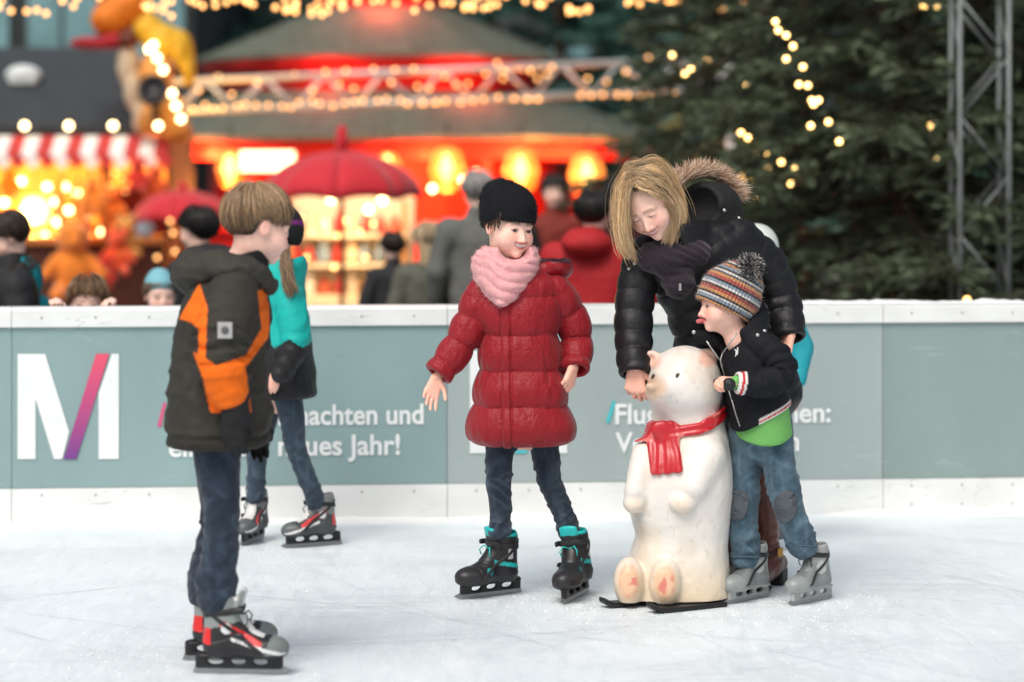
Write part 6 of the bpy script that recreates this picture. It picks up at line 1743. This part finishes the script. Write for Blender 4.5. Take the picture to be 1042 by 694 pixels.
# ------------------------------------------------------------------ small boy in the striped bobble hat
T = Fig(788, 7.97, 'small boy in striped bobble hat sticking out his tongue at the bear')
def tot():
    p = T.p
    hc = p(738, 308, -.02); HM = rot_frame(106, 4, 0); hh = .198
    J = dict(pelvis=p(776, 440, .02), chest=p(768, 372, .0), neck=p(752, 346, -.01), side=(.25, 1, 0), hw=.09, hd=.07, cw=.09, cd=.07, k=.62,
             shl=p(772, 348, -.07), ell=p(795, 379, -.12), wrl=p(756, 389, -.185), shr=p(748, 352, .09), elr=p(720, 358, .13), wrr=p(690, 376, .15),
             hpl=p(760, 445, .05), knl=p(757, 505, .02), anl=p(758, 560, .03), hpr=p(788, 445, -.01), knr=p(800, 510, -.035), anr=p(817, 556, .0))
    hN = hand_geo(p(752, 388.5, -.185), V(-1, -.12, .02), V(.1, .55, -1), -1, .105, (.55, .75, .8, .85), th=(.5, .35), spread=.0, fat=1.15)
    hF = hand_geo(p(692, 375, .15), V(-1, -.1, -.3), V(0, -.6, -1), 1, .105, (.5, .7, .75, .8), th=(.4, .3), spread=.0, fat=1.15)
    make_body(T, J, (hc, HM, hh, dict(child=1., mouth=.03, nose=.8, tongue=True)), (hN, hF), (-.36, -.30, .02), (.14, .26, 1.06), .55, .0028, SKIN * V(1.04, .98, .96), dict(blush=.6, lip=(.60, .2, .2), iris=(.05, .05, .06), brow=(.3, .2, .13)))
    # hat
    HQ = rot_frame(104, 27, 0); hq = p(743, 300, -.01)
    def hat(P):
        q = (P - hq.astype(np.float32)) @ HQ.astype(np.float32)
        d = ell(q, (0, 0, .0), (.088, .103, .105)); d = smin(d, ell(q, (0, -.012, .06), (.062, .072, .06)), .03)
        d = smin(d, ecap(q, (0, .003, -.055), (0, 0, .0), .085, .099, .088, .103, (1, 0, 0)), .01) - .0012 * noise(P, 36)
        d = smax(d, -ell(q, (0, 0, -.06), (.076, .090, .09)), .004)
        return smax(d, -.060 - q[:, 2], .006)
    O, Bk, Wt, Bl, Rd, Gy = srgb(196, 138, 92), srgb(40, 42, 48), srgb(208, 204, 200), srgb(128, 142, 156), srgb(162, 76, 68), srgb(80, 84, 92)
    seq = [(O, .06), (Bk, .03), (Bl, .055), (Wt, .03), (Bk, .035), (O, .055), (Rd, .055), (Bk, .03), (Wt, .04), (Bl, .05), (Bk, .035), (Rd, .06), (O, .05), (Gy, .035), (Wt, .04), (Bk, .035), (Bl, .05), (O, .05), (Bk, .03), (Wt, .04), (Rd, .05), (Gy, .05)]
    st_ = []; a = 0
    for c, w in seq: st_.append((min(a, .995), c)); a += w
    ht = blob('hat', hat, hq - .16, hq + .17, .0034, mat('striped_knit', stripes=st_, rough=.95, sheen=.2, bump=(280, .0018), ribs=(46, .0018)), T.root, uvw=knit_uvw(hq, HQ, .188, -.064))
    fuzz(ht, 3500, .006, .0006, [srgb(150, 130, 120), srgb(190, 180, 172), srgb(70, 70, 76)], m_fur)
    pc_ = p(763, 272, -.05); g = np.random.default_rng(2); N_ = 2600
    dr = g.normal(0, 1, (N_, 3)); dr /= np.linalg.norm(dr, axis=1, keepdims=True); ln = g.uniform(.034, .049, N_)
    bend = g.normal(0, .25, (N_, 3))
    tt = np.linspace(.15, 1, 4)
    paths = pc_[None, None] + (dr[:, None] * tt[None, :, None] + bend[:, None] * (tt ** 2)[None, :, None] * .35) * ln[:, None, None]
    pal_ = np.array([srgb(150, 150, 152), srgb(70, 72, 78), srgb(206, 204, 200), srgb(44, 46, 52), srgb(128, 118, 116)])
    strands('bobble', paths, [.0016, .0016, .0016, .0012], pal_[g.integers(5, size=N_)], m_fur, ht)
    # fringe of hair at the temple
    # jacket
    navy = (.007, .008, .011)
    rows = [T.row(446, 744, 806, .0, .125), T.row(436, 743, 806, .0, .130), T.row(415, 741, 806, .0, .132), T.row(395, 738, 804, .0, .130), T.row(375, 735, 801, 0, .125), T.row(358, 734, 796, 0, .118), T.row(347, 740, 788, 0, .10), T.row(338, 748, 780, 0, .072)]
    slN = ([p(770, 349, -.07), p(790, 364, -.105), p(795, 383, -.13), p(774, 391, -.165), p(750, 389, -.182)], [.053, .052, .048, .044, .036])
    slF = ([p(750, 352, .07), p(730, 354, .11), p(712, 362, .14), p(692, 375, .15)], [.052, .048, .044, .036])
    hz0, hz1 = p(752, 437)[2], p(804, 411)[2]
    def hemz(P): return np.interp(P[:, 0], [p(752, 0)[0], p(804, 0)[0]], [hz0, hz1])
    def jac(P):
        fold = .005 * noise(P, (9, 9, 20), 4) + .003 * noise(P, (20, 20, 34), 7)
        x0 = np.interp(P[:, 2], [p(0, 438)[2], p(0, 366)[2], p(0, 345)[2]], [p(753, 0)[0], p(731, 0)[0], p(733, 0)[0]])
        zipg = (P[:, 1] < 0) * .006 * sst(.008, 0, np.abs(P[:, 0] - x0))
        d = zloft(P, rows, 2.2, grow=fold - zipg, rnd=.02)
        d = smax(d, hemz(P) - P[:, 2], .010)
        for (pts, rad), sd in ((slN, 1), (slF, 5)):
            t, s, L_ = tube(P, pts, rad)
            t = t - .006 * np.sin(2 * math.pi * (s / .05 + noise(P, 9, sd))) * np.exp(-((s / L_ - .5) / .35) ** 2) - .003 * noise(P, 24, sd)
            e = nrm(np.asarray(pts[-1]) - np.asarray(pts[-2]))
            t = smax(t, (P - np.asarray(pts[-1], np.float32)) @ e.astype(np.float32) - .004, .008)
            t = smax(t, -cap(P, pts[-1], np.asarray(pts[-1]) + e * .05, .024, .028), .004)
            d = smin(d, t, .006)
        # open collar wings and hood
        d = smin(d, ell(P, p(766, 330, .02), (.052, .085, .036)) - .004 * noise(P, 20, 3), .03)
        d = smin(d, cap(P, p(776, 322, .0), p(757, 338, -.085), .024, .018), .02)
        d = smin(d, cap(P, p(730, 346, .03), p(712, 342, .05), .026, .022), .02)
        d = smax(d, -cap(P, p(754, 356, -.02), p(738, 318, -.03), .045, .082), .010)
        d = smax(d, -cap(P, p(736, 356, -.10), p(738, 335, -.12), .018, .05), .010)
        return d
    def jcol(P):
        c = flat(P, navy)
        hz = P[:, 2] - hemz(P)
        bandc = [(0, .007, srgb(216, 214, 210)), (.007, .014, srgb(186, 40, 44)), (.014, .021, srgb(214, 212, 208))]
        right = P[:, 0] > p(768, 0)[0]
        for a, b, cc in bandc: c[(hz >= a - .012) & (hz < b) & right if a == 0 else (hz >= a) & (hz < b) & right] = cc
        t, s, L_ = tube(P, *slN); rr = L_ - s; on = (t > -.02) & (P[:, 1] < -.12)
        for a, b, cc in ((0, .008, srgb(216, 214, 210)), (.008, .016, srgb(186, 40, 44)), (.016, .024, srgb(216, 214, 210))): c[on & (rr >= a - (.02 if a == 0 else 0)) & (rr < b)] = cc
        return c
    jk = blob('jacket', jac, (-.34, -.27, p(0, 452)[2]), (.12, .24, p(0, 312)[2]), .0040, mat('navy_jacket', attr=True, rough=.75, spec=.22, bump=(30, .006), bump2=(260, .0012)), T.root, jcol)
    # zips, studs, chest emblem
    mz = mat('zip_silver', srgb(186, 186, 184), rough=.35, metal=.8)
    def surf_y(px, py, y0=-.32, y1=.0):
        ys = np.linspace(y0, y1, 240); P = np.array([p(px, py, y) for y in ys], np.float32); d = jac(P); k_ = np.argmax(d < 0); return ys[k_] if d[k_] < 0 else -.13
    def on_jacket(pts): return [p(x, y, surf_y(x, y) - .002) for x, y in pts]
    MB().tube(on_jacket([(733, 366), (736, 378), (740, 392), (745, 408), (749, 422), (753, 434)]), .0028, 6).build('zip', mz, jk, smooth=True)
    MB().tube(on_jacket([(750, 339), (745, 346), (740, 353), (735, 360), (733, 366)]), .0026, 6).build('zip', mz, jk, smooth=True)
    MB().tube(on_jacket([(719, 347), (723, 353), (728, 360), (732, 366)]), .0026, 6).build('zip', mz, jk, smooth=True)
    for x, y in ((771, 341), (778, 337), (706, 338)):
        b_ = blob('stud', lambda P: ell(P, (0, 0, 0), (.0075, .005, .0075)), (-.012,) * 3, (.012,) * 3, .003, mz, jk); b_.location = Vector(p(x, y, surf_y(x, y) - .001))
    def emblem(P):
        d = ell(P, (0, 0, 0), (.006, .002, .009)); d = np.minimum(d, cap(P, (.002, 0, -.004), (.007, 0, -.013), .0022, .0016)); d = np.minimum(d, cap(P, (-.003, 0, -.004), (-.006, 0, -.012), .0022, .0016)); d = np.minimum(d, cap(P, (-.002, 0, .006), (-.008, 0, .011), .0026, .002))
        return np.minimum(d, cap(P, (.002, 0, .006), (.002, 0, .016), .0026, .0026))
    e_ = blob('emblem', emblem, (-.014, -.006, -.02), (.014, .006, .022), .0018, mat('emblem_white', srgb(226, 226, 226), rough=.7), jk); e_.location = Vector(p(750, 359, surf_y(750, 359) - .001))
    # green shirt
    def shirt(P):
        d = zloft(P, [T.row(453, 752, 806, .0, .112), T.row(440, 748, 806, .0, .118), T.row(415, 745, 803, 0, .118), T.row(390, 745, 798, 0, .11)], 2.2, grow=.004 * noise(P, (12, 12, 30), 2), rnd=.012)
        return smax(d, np.interp(P[:, 0], [p(x_, 0)[0] for x_ in (748, 758, 768, 780, 792, 800, 808)], [p(0, y_)[2] for y_ in (443, 447.5, 450, 451, 449, 445, 440)]) - P[:, 2], .006)
    blob('shirt', shirt, (-.20, -.16, p(0, 460)[2]), (.12, .16, p(0, 385)[2]), .005, mat('green_jersey', srgb(112, 178, 96), rough=.85, var=(40, .06), bump=(200, .001)), T.root)
    blob('shirt_cuff', lambda P: np.abs(cap(P, slN[0][-1], slN[0][-1] + V(-.006, -.003, 0), .019, .018)) - .003, slN[0][-1] - .06, slN[0][-1] + .06, .004, mat('green_jersey'), T.root)
    # jeans with knee patches
    LL = ([p(760, 432, .04), p(758, 475, .03), p(757, 510, .02), p(757, 538, .03), p(758, 566, .03)], [.058, .052, .048, .046, .047])
    LR = ([p(787, 432, -.01), p(793, 475, -.025), p(801, 510, -.035), p(810, 535, -.02), p(816, 555, .0)], [.062, .054, .049, .046, .046])
    def jeans(P):
        a = leg_sdf(P, LL[0], LL[1], 1, .0055, .036, ((.5, .14), (.92, .16))); b = leg_sdf(P, LR[0], LR[1], 2, .0055, .036, ((.5, .14), (.92, .16)))
        w = ecap(P, p(774, 425, .02), p(774, 442, .02), .095, .095, .098, .098, (1, 0, 0))
        return np.minimum(smin(a, w, .02), smin(b, w, .02))
    jn = blob('jeans', jeans, (-.19, -.16, p(0, 580)[2]), (.19, .17, p(0, 412)[2]), .0042, m_denim, T.root, lambda P: jeans_col(P, (.030, .062, .090), (.15, .24, .30), 0, 5))
    for c, nm in ((p(799, 517, -.088), 0), (p(749, 516, -.035), 1)):
        b = blob('knee_patch', lambda P: smax(np.abs(jeans(P) - .001) - .003, ell(P, c, (.043, .06, .060), rot_frame(0, 0, 20)), .002), c - .09, c + .09, .0042, mat('knee_patch_grey', srgb(78, 84, 90), rough=.9, var=(80, .12), bump=(200, .001)), jn)
    for (pts, rad) in (LL, LR):
        e = np.asarray(pts[-1]); ring = [e + V(.051 * math.cos(w), .051 * math.sin(w), .004 + .003 * math.sin(3 * w)) for w in np.linspace(0, 2 * math.pi, 18)]
        MB().tube(ring, .0035, 5).build('hem', mat('denim_hem', (.06, .10, .13), rough=.9), jn, smooth=True)
    pal = dict(shell=srgb(126, 132, 132), toe=srgb(140, 146, 146), cuff=srgb(150, 154, 152), trim=srgb(170, 170, 166), trim2=srgb(186, 188, 186), tongue=srgb(112, 118, 118), holder=srgb(158, 160, 158), holder2=srgb(162, 164, 162), strap=(.024, .025, .027), buckle=(.03, .03, .032))
    make_skate(T.root, p(829, 610, .02) * V(1, 1, 0), 226, 0, 4, .76, pal, 'grey', (.03, .03, .03))
    make_skate(T.root, p(764, 609, .05) * V(1, 1, 0), 226, 0, 0, .76, pal, 'grey', (.03, .03, .03))
tot()
# ------------------------------------------------------------------ girl in teal skating behind the boy
def teal_girl():
    F = Fig(292, 9.2, 'girl in teal and black jacket skating behind the boy in orange'); p = F.p
    hc = p(276, 243, .0); HM = rot_frame(100, -4, 0)
    J = dict(pelvis=p(284, 408, .0), chest=p(284, 310, .0), neck=p(284, 268, .0), side=(0, 1, 0), hw=.05, hd=.05, cw=.08, cd=.06, k=.52,
             shl=p(288, 288, -.13), ell=p(296, 340, -.17), wrl=p(282, 380, -.2), shr=p(288, 288, .13), elr=p(280, 340, .17), wrr=p(262, 370, .15),
             hpl=p(292, 410, -.05), knl=p(301, 452, -.05), anl=p(318, 508, -.04), hpr=p(276, 410, .05), knr=p(262, 455, .06), anr=p(260, 505, .08))
    hs = (hand_geo(p(282, 380, -.2), V(-.4, 0, -1), V(-.3, 1, 0), -1, .12), hand_geo(p(262, 370, .15), V(-.4, 0, -1), V(-.3, -1, 0), 1, .12))
    make_body(F, J, (hc, HM, .21, dict(child=.7, nose=.7)), hs, (-.26, -.32, .02), (.2, .28, 1.3), .9, .0045)
    teal, blk = srgb(20, 172, 164), (.014, .014, .016)
    rows = [F.row(404, 252, 322, 0, .165), F.row(396, 251, 323, 0, .17), F.row(370, 255, 320, 0, .17), F.row(345, 258, 316, 0, .165), F.row(315, 258, 312, 0, .16), F.row(290, 260, 310, 0, .145), F.row(275, 266, 306, 0, .11), F.row(264, 272, 300, 0, .08)]
    sl = (([p(290, 290, -.13), p(298, 320, -.165), p(300, 350, -.18), p(286, 380, -.2)], [.058, .058, .052, .042]), ([p(288, 290, .13), p(284, 320, .165), p(278, 348, .17), p(262, 372, .15)], [.058, .058, .052, .042]))
    def jac(P):
        d = zloft(P, rows, 2.3, grow=.007 * noise(P, (7, 7, 18), 2) + .003 * noise(P, 26, 4), rnd=.02)
        for pts, rad in sl:
            t, s, L_ = tube(P, pts, rad); t = t - .004 * np.sin(2 * math.pi * (s / .06 + 1.5 * noise(P, 8))) * np.clip(.5 + noise(P, 7, 3), 0, 1) ; d = smin(d, t, .02)
        hd = smin(ell(P, p(301, 270, 0), (.045, .10, .050)), ell(P, p(303, 282, 0), (.03, .09, .05)), .02)
        hd = smax(hd, -ell(P, p(296, 260, 0), (.040, .08, .035)), .012)
        return smin(d, hd, .015)
    def col(P):
        x, y = F.pix(P); zig = 345 + 9 * np.abs(((x / 14) % 2) - 1)
        c = flat(P, teal); c[y > zig] = blk
        c[ell(P, p(296, 261, 0), (.043, .083, .040)) < .004] = (.03, .035, .04)
        return c
    blob('jacket', jac, (-.25, -.29, p(0, 412)[2]), (.16, .28, p(0, 252)[2]), .006, mat('teal_jacket', attr=True, rough=.6, spec=.3, bump=(24, .008)), F.root, col)
    def hat(P):
        q = (P - hc.astype(np.float32)) @ HM.astype(np.float32)
        d = smin(ell(q, (0, -.015, .045), (.088, .108, .10)), ell(q, (0, -.07, .02), (.07, .05, .07)), .03)
        return smax(d, -.0 + .25 * q[:, 1] * -1 * -1 - .01 - q[:, 2], .006)
    def hcol(P):
        x, y = F.pix(P); c = flat(P, (.012, .012, .014)); c[(y > 224) & (y < 229)] = srgb(110, 40, 110); return c
    blob('hat', hat, hc - .16, hc + .18, .006, mat('knit_attr', attr=True, rough=.95, bump=(200, .002)), F.root, hcol)
    gs = [[p(284, 248, -.08), p(287, 262, -.16), p(288, 278, -.20), p(293, 300, -.21)], [p(290, 250, -.07), p(294, 262, -.15), p(294, 280, -.20), p(300, 298, -.21)]]
    guide_hair(F, [gs], 500, ((.16, .10, .06), (.36, .25, .15)), F.root, .0016, .006, 3, 'ponytail', 10)
    def jeans(P):
        a = leg_sdf(P, [p(292, 398, -.05), p(298, 430, -.05), p(301, 455, -.05), p(311, 482, -.05), p(321, 510, -.04)], [.056, .047, .040, .035, .034], 1, .004, .035, ((.5, .15), (.9, .2)))
        b = leg_sdf(P, [p(276, 398, .05), p(268, 430, .06), p(262, 458, .06), p(261, 480, .07), p(260, 505, .08)], [.056, .047, .040, .035, .034], 2, .004, .035, ((.5, .15), (.9, .2)))
        return smin(a, b, .02)
    blob('jeans', jeans, (-.24, -.16, p(0, 520)[2]), (.2, .18, p(0, 375)[2]), .006, m_denim, F.root, lambda P: jeans_col(P, (.022, .036, .056), (.075, .11, .15), 0, 2))
    pal = dict(shell=srgb(64, 68, 70), toe=srgb(88, 94, 96), cuff=srgb(120, 124, 124), trim=srgb(206, 62, 66), trim2=srgb(214, 214, 212), tongue=srgb(206, 206, 204), holder=(.05, .055, .058), holder2=(.06, .065, .068), strap=(.02, .02, .022), buckle=srgb(180, 182, 182))
    make_skate(F.root, p(323, 559, -.03) * V(1, 1, 0), 207, 0, 4, .80, pal, 'red', (.6, .6, .6))
    make_skate(F.root, p(259, 556, .09) * V(1, 1, 0), 255, 0, 0, .80, pal, 'red', (.6, .6, .6))
teal_girl()

# ------------------------------------------------------------------ simple people: helmet child on the ice, onlookers behind the boards
def onlooker(label, px, top, Y, yaw, coat_c, hair_c=None, hat_c=None, helmet_c=None, gz=GZ, lean=0., arms='down', pitch=0, leg_c=(.015, .017, .022), hood=None, skin=1., long_hair=False, group='onlookers behind the rink barrier', width=1., rail=None, coat_m=None, skates=False):
    F = Fig(px, Y, label, z=gz, group=group); p = F.p
    H = p(px, top)[2]; hh = .125 * H + .02 if H > 1.3 else .155 * H + .012; hh = min(hh, .225)
    Mb = rot_frame(yaw); fw, rt = Mb[:, 1], Mb[:, 0]; at = lambda r, f, z: rt * r + fw * (f + lean * max(0, z / H - .5) * 2) + V(0, 0, z)
    HM = rot_frame(yaw, pitch); hc = at(0, .02, H - hh * .52 - (.015 if hat_c or helmet_c else .008)); s = H / 1.7 * width
    sz = H - hh * 1.32; hipz = H * .50
    J = dict(pelvis=at(0, 0, hipz), chest=at(0, 0, sz - .12 * s), neck=at(0, 0, sz + .02), side=rt, hw=.10 * s, hd=.08 * s, cw=.11 * s, cd=.08 * s, k=.8 * s,
             hpl=at(-.09 * s, 0, hipz), knl=at(-.09 * s, .02, H * .27), anl=at(-.09 * s, 0, .08), hpr=at(.09 * s, 0, hipz), knr=at(.09 * s, .02, H * .27), anr=at(.09 * s, 0, .08),
             shl=at(-.18 * s, 0, sz - .03), shr=at(.18 * s, 0, sz - .03))
    if arms == 'rail':
        rz = ZC + .004 - gz
        J.update(ell=at(-.25 * s, .02, sz - .25 * s), elr=at(.25 * s, .02, sz - .25 * s), wrl=at(-.15 * s, rail or .24, rz + .01), wrr=at(.15 * s, rail or .24, rz + .01)); hd_ = fw
    else:
        J.update(ell=at(-.25 * s, .0, sz - .30 * s), elr=at(.25 * s, .0, sz - .30 * s), wrl=at(-.23 * s, .10, sz - .52 * s), wrr=at(.23 * s, .10, sz - .52 * s)); hd_ = V(0, 0, -1) + fw * .3
    hs = [hand_geo(J['wrl'], hd_, rt if arms != 'rail' else V(0, 0, -1), 1 if arms != 'rail' else -1, .17 * s, (.3, .35, .4, .4)), hand_geo(J['wrr'], hd_, -rt if arms != 'rail' else V(0, 0, -1), -1 if arms != 'rail' else 1, .17 * s, (.3, .35, .4, .4))]
    R_ = .42 * s + abs(lean) + .15
    zs = None
    def f(P):
        d = body_sdf(P, J); d = smin(d, near(P, hc, hh * 1.15, lambda Q: head_sdf(Q, hc, HM, hh, neck_to=J['neck'])), .02)
        for g in hs: d = smin(d, near(P, g[0][0][0], .2, lambda Q: hand_sdf(Q, g)), .008)
        return d
    def col(P):
        c = head_col(P, hc, HM, hh, SKIN * skin, brow=(.1, .06, .04)); far = np.linalg.norm(P - hc.astype(np.float32), axis=1) > hh * .9; c[far] = SKIN * skin; return c
    blob('body', f, (-R_, -R_, .04), (R_, R_, H + .05), .009, m_skin, F.root, col)
    zh = H * (.44 if H > 1.3 else .46)
    def coat(P):
        d = ecap(P, at(0, 0, zh + .06), at(0, 0, hipz + .12 * s), .175 * s, .135 * s, .165 * s, .125 * s, rt)
        d = smin(d, ecap(P, at(0, 0, hipz + .12 * s), at(0, 0, sz - .14 * s), .165 * s, .125 * s, .185 * s, .125 * s, rt), .03)
        d = smin(d, cap(P, at(-.14 * s, 0, sz - .07 * s), at(.14 * s, 0, sz - .07 * s), .085 * s, .085 * s), .04)
        d = smin(d, cap(P, at(0, 0, sz - .04), at(0, .0, sz + .035), .085 * s, .068 * s), .03)
        for q in ('l', 'r'):
            e = J['wr' + q] + nrm(J['el' + q] - J['wr' + q]) * .03
            d = smin(d, cap(P, J['sh' + q] - V(0, 0, .03 * s), J['el' + q], .072 * s, .062 * s), .02); d = smin(d, cap(P, J['el' + q], e, .062 * s, .046 * s), .015)
        if hood is not None: d = smin(d, ell(P, at(0, -.10 * s, sz + .02), (.12 * s,) * 2 + (.07 * s,)), .03)
        return smax(d, zh - P[:, 2], .015) - .008 * noise(P, 9, px) - .004 * noise(P, 20, px)
    blob('coat', coat, (-R_, -R_, zh - .03), (R_, R_, sz + .12), .011, coat_m or mat('coat_%d_%d' % (px, Y * 10), coat_c, rough=.75, var=(12, .12), bump=(20, .01)), F.root)
    def trous(P):
        d = None
        for q in ('l', 'r'):
            e = smin(cap(P, J['hp' + q], J['kn' + q], .085 * s, .065 * s), cap(P, J['kn' + q], J['an' + q], .065 * s, .055 * s), .02); d = e if d is None else smin(d, e, .02)
        return d - .004 * noise(P, 14)
    blob('trousers', trous, (-R_, -R_, .03), (R_, R_, hipz + .1), .013, mat('trousers_%d' % px, leg_c, rough=.85), F.root)
    if skates:
        pal = dict(shell=srgb(70, 74, 78), toe=srgb(90, 94, 98), cuff=srgb(110, 114, 116), trim=srgb(40, 130, 150), trim2=srgb(200, 200, 200), tongue=srgb(60, 64, 66), holder=(.03, .03, .032), holder2=(.03, .03, .032), strap=(.02, .02, .022), buckle=(.03, .03, .03))
        for q in ('l', 'r'): make_skate(F.root, J['an' + q] * V(1, 1, 0) + fw * .035, math.degrees(math.atan2(fw[1], fw[0])), 0, 0, .78, pal, 'grey', (.5, .5, .5))
    for q in () if skates else ('l', 'r'):
        a = J['an' + q]; blob('shoe', lambda P: smax(smin(ecap(P, a + V(0, 0, -.04), a + fw * .15 * s + V(0, 0, -.045), .045 * s, .04 * s, .045 * s, .035 * s, rt), cap(P, a, a + V(0, 0, .05), .05 * s, .05 * s), .03), -(P[:, 2] - .002), .004), a - .25, a + .25, .014, m_sole, F.root)
    if hat_c is not None:
        def hat(P):
            q = (P - hc.astype(np.float32)) @ HM.astype(np.float32) / hh
            d = smin(ell(q, (0, -.06, .18), (.375, .46, .42)), ell(q, (0, -.12, .48), (.22, .24, .16)), .12)
            return smax(d, .10 + .22 * (q[:, 1]) - q[:, 2], .03) * hh
        blob('hat', hat, hc - hh * .7, hc + hh * .8, .009, mat('hat_%d' % px, hat_c, rough=.95, var=(30, .1), bump=(120, .004)), F.root)
    if helmet_c is not None:
        def hel(P):
            q = (P - hc.astype(np.float32)) @ HM.astype(np.float32) / hh
            d = ell(q, (0, -.05, .17), (.42, .50, .46)); d = np.maximum(d, -ell(q, (0, -.05, .10), (.35, .43, .40)))
            return smax(d, .10 + .10 * q[:, 1] - q[:, 2], .02) * hh
        blob('helmet', hel, hc - hh * .75, hc + hh * .8, .007, mat('helmet_%d' % px, helmet_c, rough=.35, coat=.3), F.root)
    if hair_c is not None:
        def line(a): return np.interp(a, [0, .7, 1.2, 1.5, 2.0, 3.2], [.26, .2, .05, .02, -.2, -.34]).astype(np.float32)
        b = scalp_hair(F, hc, HM, hh, line, (np.asarray(hair_c) * .8, np.asarray(hair_c) * 1.6), 0 if hat_c is not None else 450, F.root, hair_c, int(px), lift=.018, r=.0024, cap_off=.012)
        if long_hair:
            def lh(P):
                q = (P - hc.astype(np.float32)) @ HM.astype(np.float32) / hh
                d = ecap(q, (0, -.30, .2), (0, -.34, -.75), .40, .20, .34, .14, (1, 0, 0)); return d * hh - .006 * noise(P, (40, 40, 8))
            blob('long_hair', lh, hc - hh * 1.3, hc + hh * .8, .010, m_hair, b, lambda P: flat(P, hair_c) * (.8 + .4 * (.5 + .5 * noise(P, (80, 80, 8))))[:, None])
    if hood is not None and hood == 'up':
        def hu(P):
            q = (P - hc.astype(np.float32)) @ HM.astype(np.float32) / hh
            d = ell(q, (0, -.10, .0), (.50, .52, .62)); return smax(d, -ell(q, (0, .30, -.03), (.36, .5, .46)), .06) * hh - .004 * noise(P, 30)
        blob('hood', hu, hc - hh * .8, hc + hh * .8, .009, mat('hood_%d' % px, coat_c, rough=.9), F.root)
    return F
dark = (.016, .017, .020)
onlooker('child in white helmet and teal jacket behind the bending woman', 770, 229, 9.2, 178, srgb(28, 150, 164), helmet_c=srgb(206, 212, 206), gz=0., leg_c=(.02, .022, .03), group=None, width=.92, skates=True)
onlooker('dark-haired man in black jacket leaning over the barrier at far left', 12, 216, 11.4, 110, dark, hair_c=(.04, .028, .02), pitch=-22, width=1.15)
onlooker('child in turquoise jacket with dark fur hood at the left end', 24, 262, 11.4, 170, srgb(14, 140, 152), hair_c=(.02, .015, .012), hood='up')
onlooker('child with light brown hair holding the barrier under the orange rabbit', 90, 281, 10.22, 185, srgb(190, 110, 60), hair_c=(.14, .08, .04), arms='rail', rail=.20)
onlooker('child in pale blue knit hat looking over the barrier', 162, 275, 11.6, 200, srgb(60, 110, 120), hat_c=srgb(120, 178, 190), hair_c=(.12, .08, .05))
onlooker('person with black hair and black coat behind the boy', 204, 210, 12.2, 60, dark, hair_c=(.014, .012, .012), width=1.1, hood='down')
onlooker('person in black jacket looking at the glowing stand', 400, 236, 16.5, 20, dark, hair_c=(.03, .022, .018), leg_c=(.10, .012, .016))
onlooker('person with long fair hair and grey-green coat by the stand', 436, 226, 14.8, 10, srgb(86, 88, 78), hair_c=(.42, .32, .20), long_hair=True)
onlooker('grey-haired man in long grey coat behind the girl in red', 486, 174, 14.6, 15, srgb(96, 98, 94), hair_c=(.30, .29, .28), width=1.0)
onlooker('person in black knit hat behind the grey-haired man', 509, 181, 15.5, -10, dark, hat_c=(.012, .012, .014))
onlooker('dark-haired person facing the rink between two lanterns', 563, 178, 17.5, 185, srgb(120, 40, 30), hair_c=(.02, .016, .014))
onlooker('man in red jacket with short black hair, back to the rink', 603, 194, 12.8, -20, srgb(168, 28, 34), hair_c=(.014, .013, .013), width=1.22, hood='down')
onlooker('person in black hat half hidden behind the blonde woman', 628, 182, 15.0, 30, srgb(60, 24, 24), hat_c=(.012, .012, .014))
